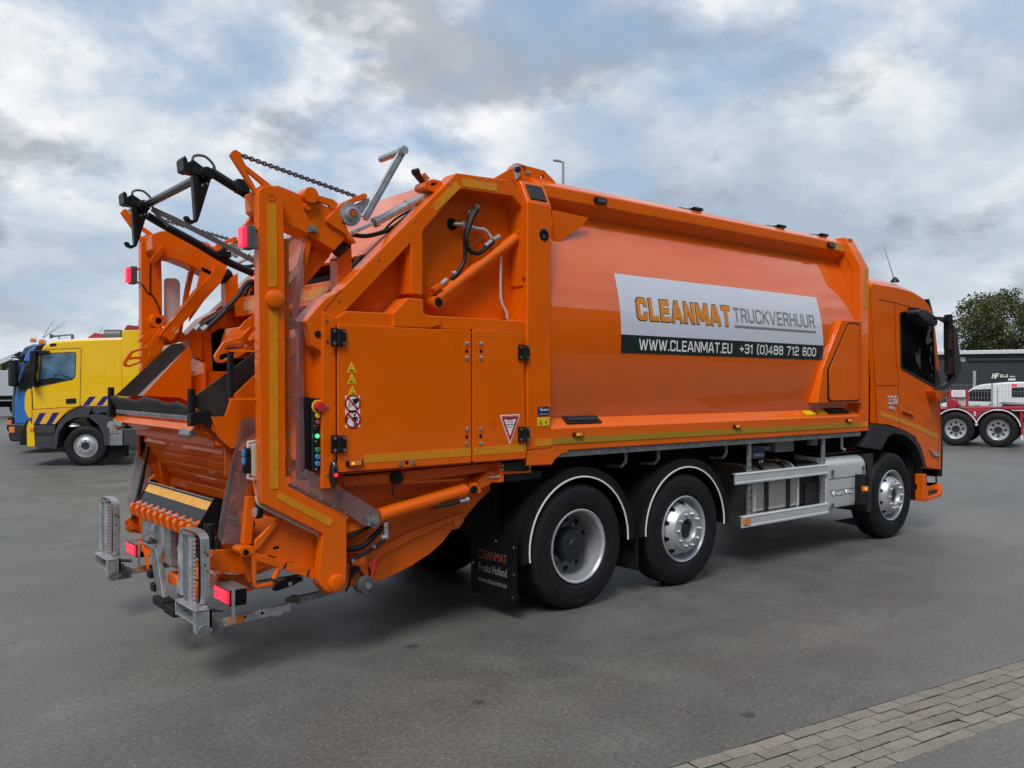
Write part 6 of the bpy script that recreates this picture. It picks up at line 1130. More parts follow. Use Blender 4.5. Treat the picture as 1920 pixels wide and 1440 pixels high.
# galvanised underrun: bars, lamp brackets and folded step frames
def rear_corner(f):
    gbar = prism('y', [(-2.934,0.379),(-2.468,0.408),(-2.468,0.357),(-2.913,0.332)], .20, .24)
    o = obj('underrun_bar', f(gbar), 'galv', TR, bevel=.004)
    obj('underrun_bar', f(box(-2.85, -2.25, .47, .51, .47, .52)), 'galv', TR, bevel=.004)
    obj('bar_reflector', f(prism('y', [(-2.887,0.389),(-2.788,0.395),(-2.786,0.348),(-2.886,0.342)], .197, .20)), 'reflector_amber', o, smooth=0)
    for p in [(-2.781,0.373),(-2.665,0.379)]: obj('bar_hole', f(disc((p[0], .20, p[1]), .010, h=.002, n=10)), 'frame_black', o, smooth=0)
    obj('bar_cleat', f(prism('y', rounded([(-2.608,0.372),(-2.54,0.376),(-2.534,0.346),(-2.601,0.347)], .01), .19, .20)), 'galv', o, bevel=.003)
    obj('rear_bar', f(join(prism('y', [(-2.379,0.432),(-2.208,0.44),(-2.133,0.411),(-2.379,0.382)], .25, .29))), 'galv_dark', TR, bevel=.004)
    obj('rear_link', f(prism('y', rounded([(-2.49,0.429),(-2.443,0.452),(-2.395,0.448),(-2.377,0.412),(-2.389,0.386),(-2.49,0.413)], .012), .24, .25)), 'rim_dark', TR)
    # lamp cluster
    L = [(0.375,0.567),(0.121,0.577),(0.117,0.474),(0.37,0.47)]; y0, y1 = min(p[0] for p in L), max(p[0] for p in L); z0, z1 = min(p[1] for p in L), max(p[1] for p in L)
    z0 = (L[2][1] + L[3][1]) / 2; z1 = (L[0][1] + L[1][1]) / 2
    h = obj('tail_lamp', f(box(-2.905, -2.80, y0, y1, z0, z1)), 'frame_black', TR, bevel=.006)
    obj('lens', f(box(-2.918, -2.905, y0 + .01, y1 - .008, z0 + .012, z1 - .006)), 'lamp_red_dim', h, bevel=.004)
    for k in range(2): obj('light_bar', f(box(-2.921, -2.918, y0 + .022, y1 - .03, z0 + .022 + k * .042, z0 + .052 + k * .042)), 'lamp_red', h, bevel=.003)
    obj('lamp_plate', f(box(-2.90, -2.885, y0 - .022, y0 - .004, z0 - .10, z1 + .01)), 'galv', TR); obj('lamp_top', f(box(-2.915, -2.80, y0 - .004, y1 + .004, z1 + .002, z1 + .008)), 'galv_dark', TR)
    # folded step frame
    xs = -3.07
    tb = [(0.487,0.879),(0.484,0.478),(0.404,0.885),(0.321,0.899),(0.318,0.485),(0.224,0.895)]
    za, zb = tb[4][1], tb[3][1]
    ya, yb, ym = tb[0][0], tb[3][0], tb[2][0]
    fr_ = obj('step_frame', f(join(cyl((xs, ya, za + .02), (xs, ya, zb), .018), cyl((xs, yb, za), (xs, yb, zb), .022))), 'galv', TR, smooth=60)
    obj('step_panel', f(join(box(xs - .004, xs + .004, yb + .01, ya - .01, za + .02, zb - .01), box(xs - .02, xs + .02, yb - .02, ya + .018, zb, zb + .012))), 'galv_dark', fr_)
    # perforated tread edge
    te = tb[5][0]; obj('step_tread', f(join(box(xs + .01, xs + .05, te - .004, te + .016, za, zb + .0))), 'frame_black', fr_)
    obj('tread_teeth', f(join(*[box(xs + .0, xs + .010, yb - .040, yb - .028, z, z + .014) for z in np.arange(za, zb, .026)])), 'alu', fr_, smooth=0)
    loop = [(0.576,0.884),(0.546,0.909),(0.478,0.927),(0.309,0.933),(0.21,0.913),(0.185,0.872),(0.174,0.7),(0.173,0.551),(0.201,0.496)]
    gp_ = [Vector((-3.04, p[0], p[1])) for p in loop]; sp_ = smooth_path(gp_, 4); V, F = [], []
    for i, p in enumerate(sp_):
        d = (sp_[min(i + 1, len(sp_) - 1)] - sp_[max(i - 1, 0)]).normalized(); nn = Vector((0, -d.z, d.y))
        for e, w in ((-.026, -.005), (.026, -.005), (.026, .005), (-.026, .005)): q = p + Vector((e, 0, 0)) + nn * w; V.append(tuple(q))
    for i in range(len(sp_) - 1):
        for j in range(4): F.append((i * 4 + j, (i + 1) * 4 + j, (i + 1) * 4 + (j + 1) % 4, i * 4 + (j + 1) % 4))
    F += [(0, 1, 2, 3), tuple(len(V) - 4 + k for k in (3, 2, 1, 0))]
    obj('step_hoop', f((V, F)), 'galv', fr_, smooth=50)
    for k, z in enumerate((.62, .64, .66, .80, .82, .70, .74)): obj('hoop_hole', f(disc((-3.04 + (.012 if k % 2 else -.004), loop[6][0] - .005, z), .006, h=.001, n=8)), 'frame_black', fr_, smooth=0)
    p = [(0.328,0.559)][0]; o2 = obj('step_reflector', f(lathe([(0, .0), (0, .001), (.004, .024), (.006, .026)], (xs - .012, p[0], p[1]), axis='x', n=16)), 'lamp_red_dim', fr_)
    cup = [(0.452,0.491),(0.263,0.51),(0.249,0.491),(0.249,0.446),(0.425,0.435),(0.44,0.371),(0.452,0.379)]
    yl, yr = [(0.452,0.491)][0][0], [(0.082,0.534)][0][0]; zt, zm = [(0.452,0.491)][0][1], [(0.263,0.393)][0][1]
    obj('step_cup', f(join(box(-3.13, -3.03, yl - .006, yl, zm, zt), box(-3.13, -3.03, yr, yr + .05, zm - .04, zt), box(-3.13, -3.03, yr, yl, zt - .012, zt - .002), box(-3.05, -3.03, yr, yl, zm - .02, zt), box(-3.13, -3.05, yr + .05, yl - .006, zt - .09, zt - .08))), 'galv', TR, bevel=.004)
    obj('step_hinge', f(join(cyl((-3.08, yr - .004, zm - .03), (-3.08, yr + .052, zm - .03), .040), prism('y', [(-3.05,0.418),(-3.018,0.432),(-2.921,0.383),(-2.921,0.305),(-3.037,0.303)], .195, .205), cyl((-3.0, .16, zm + .03), (-3.0, .21, zm + .03), .016, n=6))), 'galv_dark', TR, bevel=.004)
    sp = [(-3.028,0.24,0.451),(-2.906,0.24,0.431)]; obj('return_spring', f(tube(smooth_path([Vector(sp[0]).lerp(Vector(sp[1]), i / 60) + Vector((0, .012 * math.cos(i * 1.6), .012 * math.sin(i * 1.6))) for i in range(61)], 2), .003, 5)), 'rim_dark', TR)
rear_corner(lambda g: g); rear_corner(lambda g: ([(x, y + 1.92, z) for x, y, z in g[0]], g[1]))

# ================================================================ parked vehicles and surroundings
def veh_wheel(par, x, y, r, w, side=-1, dish=False, rim='rim_silver', rr=.6):
    """wheel on a parked vehicle: outer face at y, tyre reaching inward (towards -side*y)"""
    wh = bpy.data.objects.new('wheel', None); COL.objects.link(wh); wh.parent = par; s = side
    k = r / .5145; pr = [(s * a * k * (w / .30), b * k) for a, b in tyre_prof(.30)]
    obj('tyre', lathe(pr, (x, y, r), n=40), 'tyre', wh, smooth=50); R_ = r * rr
    if dish: g = lathe([(s * .03, R_), (s * .01, R_ * .98), (s * .12, R_ * .9), (s * .14, R_ * .5), (s * .10, R_ * .45), (s * .08, R_ * .4), (s * .08, .002)], (x, y, r), n=32)
    else: g = lathe([(s * .04, R_), (s * .012, R_ * .98), (s * .05, R_ * .88), (-s * .01, R_ * .66), (-s * .02, R_ * .6), (-s * .02, R_ * .36), (s * .02, R_ * .32), (s * .02, .002)], (x, y, r), n=32)
    obj('rim', g, rim, wh, smooth=40)
    obj('hub', disc((x, y + s * (.076 if dish else .018), r), R_ * (.36 if dish else .30), h=-s * .012 if False else .01), 'hub_dark', wh) if s > 0 else obj('hub', cyl((x, y + (-.076 if dish else -.018), r), (x, y + (-.066 if dish else -.010), r), R_ * (.36 if dish else .30)), 'hub_dark', wh)
    nb = 8
    for i in range(nb):
        t = 2 * math.pi * i / nb; q = R_ * (.62 if dish else .48); c = (x + q * math.cos(t), y + (s * .132 if dish else -s * .02), r + q * math.sin(t)); e = -s * (.0 if dish else .012)
        obj('wheel_nut' if not dish else 'vent_hole', cyl(c, (c[0], c[1] - s * .014, c[2]), R_ * (.07 if not dish else .11), n=8), 'galv_dark' if not dish else 'frame_black', wh, smooth=0)
    return wh
def P2(L): return [(p[0], p[1]) for p in L]
# ---- yellow recovery truck, near side is local y=0, body reaches to y=-2.4
YT = thing('recovery_truck', 'yellow recovery truck with navy diagonal stripes and an amber roof beacon', 'truck', (-0.07, 15.77, 0), R(152))
yc = [(1.09,0.944),(1.101,1.761),(1.013,2.204),(0.93,2.538),(0.861,2.677),(0.67,2.768),(-0.053,2.833),(-0.746,2.858),(-0.773,2.808),(-0.776,1.34),(0.1,1.32),(0.307,1.232),(0.461,1.121),(0.615,0.941)]
ycab = obj('cab', prism('y', yc, -2.35, 0), 'truck_yellow', YT, bevel=.05, seg=3)
obj('corner_panel', prism('y', rounded([(1.245,1.263),(1.24,1.567),(1.19,1.711),(1.096,1.719),(1.095,1.083),(1.163,1.069)], .05), -2.3, -.01), 'truck_yellow', YT, bevel=.03)
obj('bumper_end', prism('y', rounded([(1.196,0.903),(1.138,1.041),(1.105,0.944),(1.054,0.93),(1.028,0.453),(1.188,0.455)], .03), -2.3, .0), 'truck_yellow', YT, bevel=.03)
obj('front_grille', prism('y', [(1.227,1.056),(1.113,1.041),(1.188,0.903),(1.188,0.461),(1.39,0.477),(1.383,0.767)], -2.2, -.15), 'black', YT, bevel=.02)
obj('indicator_lamp', prism('y', [(1.13,0.87),(1.054,0.869),(1.054,0.778),(1.13,0.778)], -.02, .012), 'reflector_amber', YT, bevel=.004)
obj('step_well', prism('y', [(1.049,0.93),(0.615,0.933),(0.653,0.649),(0.67,0.405),(1.01,0.417)], -.5, -.012), 'skirt_grey', YT, bevel=.01); obj('step', prism('y', [(1.036,0.764),(0.653,0.76),(0.653,0.71),(1.036,0.722)], -.4, .01), 'dark_plastic', YT)
obj('wheel_arch', prism('y', rounded([(0.665,0.399),(0.645,0.705),(0.538,0.982),(0.345,1.19),(0.1,1.309),(-0.147,1.328),(-0.056,1.104),(0.203,1.078),(0.409,0.967),(0.543,0.759),(0.588,0.404)], .02), -.5, .015), 'skirt_grey', YT, bevel=.015)
obj('rear_fender', prism('y', rounded([(-0.043,1.104),(-0.134,1.16),(-0.526,1.116),(-0.698,0.833),(-0.699,0.452),(-0.397,0.456),(-0.37,0.695),(-0.265,0.921)], .02), -.5, .01), 'skirt_grey', YT, bevel=.015)
obj('side_skirt', prism('y', [(-0.134,1.32),(-0.776,1.34),(-0.776,1.199),(-0.147,1.188)], -.4, .008), 'skirt_grey', YT, bevel=.01)
wnd = rounded([(0.964,1.775),(0.949,2.038),(0.887,2.455),(0.848,2.494),(0.245,2.525),(0.206,2.489),(0.226,1.972),(0.308,1.924)], .04); obj('window_rubber', prism('y', shrink(wnd, 1.04), -.01, .004), 'black', ycab); yg = obj('door_window', prism('y', wnd, .004, .008), 'glass_blue', ycab, smooth=0)
obj('steering_wheel', tube([(p[0], .010, p[1]) for p in [(0.643,2.012),(0.54,2.046),(0.412,2.007),(0.282,1.93)]], .012, 6, 4), 'black', yg)
obj('dashboard', prism('y', [(0.959,1.789),(0.944,1.914),(0.668,1.97),(0.36,1.929),(0.642,1.851)], .008, .011), 'black', yg, smooth=0)
def vseam(L, par, y=.0015, w=.014, m='skirt_grey'):
    P = [Vector(p) for p in L]; gs = []
    for a, b in zip(P, P[1:]):
        d = (b - a).normalized(); n_ = Vector((-d.y, d.x)) * w / 2; gs.append(prism('y', [tuple(a + n_), tuple(b + n_), tuple(b - n_), tuple(a - n_)], y - .003, y))
    obj('panel_gap', join(*gs), m, par, smooth=0)
vseam([(1.07,1.262),(1.101,1.706),(0.925,2.551),(0.861,2.58),(0.103,2.624),(0.09,2.602),(0.113,1.32),(0.539,1.3),(1.07,1.262)], ycab)
vseam([(0.03,2.49),(-0.001,2.533),(-0.353,2.561),(-0.392,2.522),(-0.388,2.044),(-0.354,2.01),(-0.028,1.981),(0.008,2.02),(0.03,2.49)], ycab, .0012, .012, 'stripe_yellow')
obj('door_handle', prism('y', rounded([(0.405,1.497),(0.191,1.511),(0.191,1.399),(0.397,1.388)], .02), -.005, .012), 'black', ycab)
obj('sash_band', prism('y', [(1.08,1.257),(0.539,1.288),(0.307,1.31),(0.461,1.135),(0.615,0.944),(1.085,0.944)], .0, .002), 'stripe_yellow', ycab, smooth=0); obj('sash_band', prism('y', [(0.087,1.449),(-0.776,1.481),(-0.776,1.346),(0.074,1.334)], .0, .002), 'stripe_yellow', ycab, smooth=0)
for L in ([(1.054,0.944),(0.935,1.184),(0.805,1.192),(0.942,0.943)], [(0.804,0.942),(0.667,1.191),(0.533,1.196),(0.682,0.947)], [(0.061,1.34),(-0.081,1.544),(-0.217,1.552),(-0.069,1.348)], [(-0.217,1.348),(-0.368,1.552),(-0.489,1.561),(-0.355,1.353)]): obj('navy_stripe', prism('y', L, .002, .004), mat('stripe_navy', (0.008, 0.012, 0.16), .4) if 'stripe_navy' not in MAT else 'stripe_navy', ycab, smooth=0)
obj('roof_spoiler', prism('y', [(0.861,2.683),(0.67,2.79),(-0.052,2.85),(-0.746,2.875),(-0.746,2.841),(0.644,2.757)], -2.2, -.10), 'van_white', YT, bevel=.02)
obj('body_box', prism('y', [(-0.754,3.017),(-0.772,3.034),(-1.504,3.056),(-1.507,1.31),(-0.776,1.312)], -2.4, .01), 'truck_yellow', YT, bevel=.02); vseam([(-0.589,2.806),(-0.592,1.341)], ycab, .0012, .02, 'stripe_yellow')
obj('exhaust_roll', cyl(([(-0.195,2.957)][0][0], -.8, [(-0.195,2.957)][0][1]), ([(-0.577,2.962)][0][0], -.8, [(-0.577,2.962)][0][1]), .13), 'rim_dark', YT, bevel=.02)
obj('red_winch', prism('y', [(0.296,2.907),(0.12,3.04),(-0.118,3.002),(-0.119,2.895)], -1.6, -1.2), 'truck_red', YT, bevel=.02)
obj('crane_column', join(prism('y', rounded([(-0.878,3.096),(-0.891,3.393),(-0.933,3.453),(-0.989,3.454),(-1.031,3.098)], .03), -1.3, -1.0), prism('y', rounded([(-0.604,3.065),(-0.686,3.213),(-0.824,3.186),(-0.934,3.188),(-0.962,3.079)], .05), -1.1, -.8)), 'red_dark', YT, bevel=.02)
obj('chassis', join(box(-7.0, 1.0, -.75, -.65, .5, .8), box(-7.0, 1.0, -1.75, -1.65, .5, .8), box(-7.2, -2.7, -2.35, -.05, .8, 1.0)), 'frame_black', YT)
a = [(-0.501,0.82),(-0.777,0.818),(-0.778,0.451),(-0.501,0.455)]; obj('toolbox', join(prism('y', [(-0.495,0.82),(-0.777,0.818),(-0.777,0.697),(-0.496,0.699)], -.4, .02), prism('y', [(-0.506,0.688),(-0.777,0.691),(-0.778,0.451),(-0.507,0.454)], -.4, .02)), 'galv_dark', YT, bevel=.01); obj('tank', prism('y', [(-0.785,0.818),(-1.161,0.829),(-1.162,0.447),(-0.786,0.451)], -.45, .0), 'skirt_grey', YT, bevel=.02); obj('mud_flap', prism('y', [(-0.449,0.441),(-0.804,0.451),(-0.805,0.183),(-0.41,0.16)], -.45, -.1), 'frame_black', YT)
q = [(-0.535,0.913)][0]; obj('round_sticker', disc((q[0], .018, q[1]), .08, h=-.004) if False else cyl((q[0], .008, q[1]), (q[0], .014, q[1]), .085), 'print_dim', YT)
veh_wheel(YT, 0.0, -.02, .445, .28, side=-1, rr=.58); veh_wheel(YT, 0.0, -2.33, .445, .28, side=1, rr=.58)
veh_wheel(YT, -4.2, -.02, .445, .28, side=-1, rr=.58, dish=True)
mr = [(1.068,2.545),(0.954,2.554),(0.954,2.147),(1.004,2.037),(0.965,1.789),(1.023,1.748),(1.067,2.036)]; obj('mirror', prism('y', rounded(mr, .05), .02, .22), 'black', YT, bevel=.02); obj('mirror_arm', prism('y', [(1.041,2.566),(0.729,2.558),(0.729,2.503),(0.944,2.451),(0.97,2.52),(1.041,2.533)], -.02, .12), 'black', YT, bevel=.01); obj('mirror_arm', prism('y', [(1.07,1.789),(0.964,1.872),(0.963,1.748)], -.02, .15), 'black', YT)
for L, n in (([(1.127,2.719),(1.122,2.809),(1.067,2.844),(1.015,2.816),(1.012,2.72)], 0), ([(1.75,2.825),(1.742,2.907),(1.695,2.938),(1.647,2.902),(1.647,2.827)], 1)): bq = obj('beacon', prism('y', L, -.72 if not n else -2.1, -.5 if not n else -1.9), 'reflector_amber', YT, bevel=.02)
obj('visor', prism('y', [(1.097,2.562),(1.046,2.674),(0.892,2.703),(0.956,2.611),(1.007,2.563)], -2.2, -.1), 'black', YT, bevel=.02)
q = [(0.822,-0.6,2.91),(0.438,-0.6,2.952),(0.717,-0.6,2.842),(0.518,-0.6,2.908)]; obj('air_horn', join(cyl(q[0], q[1], .022, .014), cyl(q[0], (q[0][0] + .08, q[0][1], q[0][2]), .025, .06), cyl(q[1], (q[1][0], q[1][1], q[1][2] - .12), .03), cyl((q[2][0], -.6, q[2][1] if False else q[2][2]), (q[2][0], -.6, q[2][2] + .1), .012)), 'rim_dark', YT)
obj('marker_lamp', prism('y', rounded([(0.734,2.712),(0.601,2.724),(0.601,2.669),(0.726,2.656)], .015), -.01, .012), 'black', YT)
for L in ([(1.322,-1.5,2.916),(0.814,-1.5,3.317)], [(1.182,-1,2.891),(0.955,-1,3.303)], [(0.001,-1.2,3.051),(-0.063,-1.2,3.171)]): obj('aerial', tube(L, .008, 5, rad=lambda t: .009 - .006 * t), 'rim_dark', YT)
# ---- further trucks in the same row, seen past its nose
def row_truck(nm, label, col, lower, loc, hd, h, roof_col, beacons, mirror_col='black'):
    t = thing(nm, label, 'truck', loc, hd, None)      # local: x forward, front face x=0, near side y=0
    c = obj('cab', prism('y', [(0, .75), (.0, 1.25), (-.04, 1.7), (-.22, h - .35), (-.36, h - .1), (-.6, h), (-2.1, h), (-2.1, .95), (-1.75, .95), (-1.65, 1.2), (-1.1, 1.25), (-.75, .95), (-.7, .75)], -2.45, 0), col, t, bevel=.06, seg=3)
    obj('windscreen', prism('y', [(.01, 1.72), (-.03, 1.72), (-.205, h - .42), (-.17, h - .42)], -2.3, -.15), 'glass_dark', c, bevel=.01)
    obj('door_window', prism('y', rounded([(-.10, 1.62), (-.28, h - .42), (-1.25, h - .38), (-1.25, 1.62)], .05), -.01, .008), 'glass_dark', c)
    obj('door_gap', join(box(-1.34, -1.32, -.003, .002, .95, h - .25)), 'frame_black', c, smooth=0)
    obj('grille', box(-.02, .03, -2.2, -.25, .8, 1.55), 'dark_plastic', c, bevel=.02)
    obj('bumper', prism('y', [(-.7, .32), (.10, .32), (.14, .45), (.12, .78), (-.7, .78)], -2.45, .01), lower, t, bevel=.05, seg=3)
    for y in (-.35, -2.1): obj('headlamp', box(.10, .15, y - .18, y + .18, .50, .70), 'rim_silver', t, bevel=.03)
    obj('corner_lamp', box(-.02, .12, -.04, .022, .55, .70), 'reflector_amber', t, bevel=.01)
    obj('sun_visor', prism('y', [(.02, h - .35), (-.18, h - .22), (-.22, h - .26), (-.14, h - .42)], -2.3, -.15), 'black', c, bevel=.02)
    for sy in (.12, -2.57): obj('mirror', join(box(-.12, .02, sy - .12, sy + .12, 1.75, 2.45)), mirror_col, t, bevel=.04, seg=3)
    obj('mirror_arm', join(bar((-.3, .0, h - .45), (-.05, .12, h - .42), .04, .04), bar((-.3, .0, 1.75), (-.05, .12, 1.78), .04, .04)), 'black', t)
    for bx, by in beacons: obj('beacon', lathe([(0, .09), (.12, .085), (.16, .05), (.17, .001)], (bx, by, h), axis='z', n=18), 'reflector_amber', t)
    obj('chassis', join(box(-7, -.6, -.8, -.7, .55, .85), box(-7, -.6, -1.75, -1.65, .55, .85), box(-7, -2.3, -2.45, -.02, .95, 1.15)), 'frame_black', t)
    obj('superstructure', box(-7, -2.35, -2.4, -.05, 1.15, h - .2), roof_col, t, bevel=.03)
    for x in (-1.4, -5.4):
        for y, s in ((-.02, -1), (-2.43, 1)): veh_wheel(t, x, y, .50, .3, side=s, rr=.58, dish=x < -3)
    return t
row_truck('tractor_unit', 'bright blue cab truck parked beside the yellow recovery truck', 'truck_blue', 'dark_plastic', (-0.66, 20.58, 0), R(152), 2.85, 'van_white', ((-.6, -1.9),))
row_truck('tractor_unit', 'dark teal truck with navy roof standing beyond the blue truck', 'truck_teal', 'frame_black', (0.05, 25.3, 0), R(152), 3.05, 'truck_navy', ((-.7, -.5),), 'dark_plastic')
wt = row_truck('tractor_unit', 'white truck far across the yard behind the row of cabs', 'van_white', 'dark_plastic', (0.2, 46.0, 0), R(200), 2.7, 'van_white', ())
obj('loader_arm', join(bar((-2.5, -1, 2.5), (-4.5, -1, 3.4), .2, .25), bar((-4.5, -1, 3.4), (-5.5, -1, 2.4), .18, .2)), 'van_white', wt)
# ---- red chassis tractor on the right
RT = thing('fifth_wheel_tractor', 'red two axle tractor rear with black mudguards and fifth wheel plate', 'truck', (22.07, 6.6, 0), R(107))
xr = [(-1.126,0.465)][0][0]
for x in (0.0, xr):
    veh_wheel(RT, x, -.02, .515, .30, side=-1, dish=True, rr=.6); veh_wheel(RT, x, -2.4, .515, .30, side=1, dish=True)
    o_ = [(x + .64 * math.cos(R(a)), .53 + .64 * math.sin(R(a))) for a in np.linspace(10, 170, 24)]; i_ = [(x + .60 * math.cos(R(a)), .53 + .60 * math.sin(R(a))) for a in np.linspace(170, 10, 24)]
    mgd = obj('mudguard', prism('y', o_ + i_, -.6, 0), 'dark_plastic', RT, smooth=50); w_ = [(x + .605 * math.cos(R(a)), .53 + .605 * math.sin(R(a))) for a in np.linspace(10, 170, 24)]; w2_ = [(x + .575 * math.cos(R(a)), .53 + .575 * math.sin(R(a))) for a in np.linspace(170, 10, 24)]; obj('edge_trim', prism('y', w_ + w2_, -.01, .006), 'white_line', mgd, smooth=0)
obj('chassis_side', prism('y', [(-0.192,1.089),(-0.967,1.137),(-0.808,1.066),(-0.588,0.789),(-0.447,0.785),(-0.244,1.032)], -.4, -.02), 'truck_red', RT, bevel=.02)
obj('deck_frame', prism('y', [(1.013,1.113),(1.013,1.066),(-2.011,1.122),(-2.011,1.222),(-1.045,1.201),(-0.345,1.167)], -2.3, -.10), 'truck_red', RT, bevel=.02)
obj('frame_rail', join(box(-4.5, 6.0, -.95, -.85, .75, 1.05), box(-4.5, 6.0, -1.65, -1.55, .75, 1.05)), 'red_dark', RT)
obj('fifth_wheel', prism('y', [(-1.051,1.29),(-1.172,1.338),(-1.737,1.3),(-1.889,1.268),(-1.889,1.222),(-1.333,1.241)], -1.6, -.8), 'galv_dark', RT, bevel=.02); obj('fifth_wheel_seat', prism('y', [(-1.172,1.234),(-1.771,1.231),(-1.85,1.153),(-1.051,1.139)], -1.5, -.9), 'red_dark', RT)
obj('deck_board', prism('y', [(0.33,1.172),(-0.479,1.209),(-0.479,1.167),(0.33,1.119)], -2.0, -.3), 'wood', RT)
cb2 = [(0.226,1.693),(0.184,1.712),(-0.283,1.714),(-0.304,1.684),(-0.311,1.192),(0.224,1.184)]; eq = obj('equipment_rack', holed('y', [cb2[0], cb2[1], cb2[2], cb2[3], cb2[4], cb2[5]], [[(0.166,1.495),(-0.257,1.499),(-0.262,1.21),(0.166,1.203)]], -.45, -.3), 'truck_red', RT)
obj('rack_panel', prism('y', [(0.172,1.494),(-0.252,1.498),(-0.257,1.209),(0.172,1.202)], -.42, -.36), 'grey_box', eq)
for i in range(4):
    q = ([(0.085,1.577)], [(0,1.578)], [(-0.088,1.578)], [(-0.174,1.579)])[i][0]; obj('rack_bottle', prism('y', rrect(q[0] - .065, q[0] + .065, q[1] - .11, q[1] + .11, .03), -.30, -.27), 'van_white', eq, bevel=.02)
obj('hose_reel', join(cyl(([(0.106,1.268)][0][0], -.4, [(0.106,1.268)][0][1]), ([(0.106,1.268)][0][0], -.15, [(0.106,1.268)][0][1]), .16)), 'truck_red', RT, bevel=.03); obj('valve_box', prism('y', [(-0.034,1.281),(-0.131,1.287),(-0.131,1.202),(-0.034,1.201)], -.2, -.05), 'truck_red', RT, bevel=.02)
obj('side_beacon', prism('y', [(-0.487,1.049),(-0.544,1.05),(-0.548,0.913),(-0.487,0.912)], -.02, .01), 'grey_box', RT, bevel=.01)
obj('rear_stand', join(prism('y', [(-1.687,1.039),(-1.754,1.051),(-1.765,0.386),(-1.717,0.385)], -.12, -.02), prism('y', [(-1.63,0.937),(-1.64,0.882),(-1.688,0.728),(-1.63,0.737),(-1.607,0.937)], -.12, -.02), prism('y', [(-1.754,0.996),(-2.011,1.023),(-2.011,0.913),(-1.755,0.885)], -.12, -.02)), 'truck_red', RT, bevel=.01); obj('stand_foot', prism('y', [(-1.717,0.385),(-1.765,0.386),(-1.769,0.231),(-1.723,0.241)], -.13, -.01), 'white', RT)
obj('tractor_cab', prism('y', [(2.2, .9), (2.2, 2.9), (4.0, 2.9), (4.2, .9)], -2.4, 0), 'truck_red', RT, bevel=.05)
# ---- two white vans behind a wire mesh fence
def van(loc, label):
    t = thing('white_van', label, 'van', loc, R(110), 'white vans behind the mesh fence')   # local x forward (to the left), near side y=0
    b = obj('body', prism('y', [(1.75, .45), (1.85, .95), (1.1, 1.12), (.30, 1.76), (.0, 1.88), (-1.0, 1.98), (-2.6, 2.02), (-2.75, .45)], -1.75, 0), 'van_white', t, bevel=.08, seg=3)
    obj('side_window', prism('y', rounded([(.95, 1.15), (.38, 1.64), (-.42, 1.68), (-.42, 1.12)], .05), -.004, .006), 'glass_dark', b)
    obj('rear_side_window', prism('y', rounded([(-1.15, 1.32), (-1.15, 1.74), (-1.75, 1.76), (-1.75, 1.32)], .04), -.004, .006), 'glass_dark', b)
    obj('pillar', box(.18, .24, .002, .008, 1.14, 1.66), 'black', b, smooth=0); obj('door_gap', join(box(-.62, -.60, -.002, .002, .55, 1.75), box(-2.0, -1.98, -.002, .002, .55, 1.8)), 'skirt_grey', b, smooth=0)
    for x in (-.35, -.85): obj('door_handle', box(x - .10, x + .06, 0, .02, .98, 1.03), 'black', b, bevel=.01)
    obj('bumper', prism('y', [(1.70, .35), (1.95, .40), (1.95, .72), (1.7, .75)], -1.75, .0), 'dark_plastic', t, bevel=.04); obj('headlamp', prism('y', [(1.55, .88), (1.86, .82), (1.84, .96), (1.6, 1.02)], -.2, .01), 'rim_silver', t, bevel=.02)
    obj('mirror', box(.62, .80, .0, .18, 1.12, 1.30), 'black', t, bevel=.03)
    for x in (1.15, -1.85):
        for y, s in ((-.03, -1), (-1.72, 1)): veh_wheel(t, x, y, .33, .2, side=s)
    return t
v0 = [(0.199,1.093)][0]; _h = Vector((math.cos(R(110)), math.sin(R(110))))
o_ = Vector((35.33, 11.0)) + _h * v0[0]
van((o_.x, o_.y, 0), 'white van behind the fence with red lights near its roof'); o2 = o_ - _h * 5.0
van((o2.x, o2.y, 0), 'white van half cut by the picture beside the other fenced van')['label'] = 'white van parked behind the tail of the van with red lights'
vn = [o for o in bpy.data.objects if o.get('category') == 'van'][0]
obj('roof_light', box(-1.35, -1.15, .0, .03, 1.80, 1.90), 'lamp_red_dim', vn, bevel=.01); obj('roof_light', box(-2.15, -1.95, .0, .03, 1.82, 1.92), 'lamp_red_dim', vn, bevel=.01)
obj('small_lights', box(-2.05, -1.75, .01, .03, 1.3, 1.32), 'black', vn)
FN = thing('mesh_fence', 'grey wire mesh fence panels between the red tractor and the vans', 'fence', (30.19, 8.76, 0), R(110))
fz = [(0.465,1.861)][0][1]
for s in np.arange(-7.5, 3.1, 2.5): obj('post', box(s - .03, s + .03, -.03, .03, 0, fz + .05), 'lamp_grey', FN)
for s in np.arange(-7.5, 2.9, 2.5):
    obj('wire_panel', join(*[box(s + .05 + k * .10, s + .057 + k * .10, -.004, .004, .05, fz) for k in range(25)], *[box(s + .03, s + 2.47, -.008, -.004, z, z + .007) for z in np.arange(.1, fz, .25)]), 'lamp_grey', FN, smooth=0, kind='stuff')
lad = thing('folding_ladder', 'pale aluminium ladder leaning open beside the red tractor', 'ladder', (26.5, 9.6, 0), R(110))
obj('rail', join(bar((0, 0, 0), (.55, 0, 2.1), .05, .03)), 'alu', lad); obj('rail', join(bar((1.1, 0, 0), (.55, 0, 2.1), .05, .03)), 'alu', lad)
for k in range(6): obj('rung', join(bar((.09 * k + .07, 0, .35 * k + .25), (1.1 - .09 * k - .07, 0, .35 * k + .25), .03, .02)), 'alu', lad)
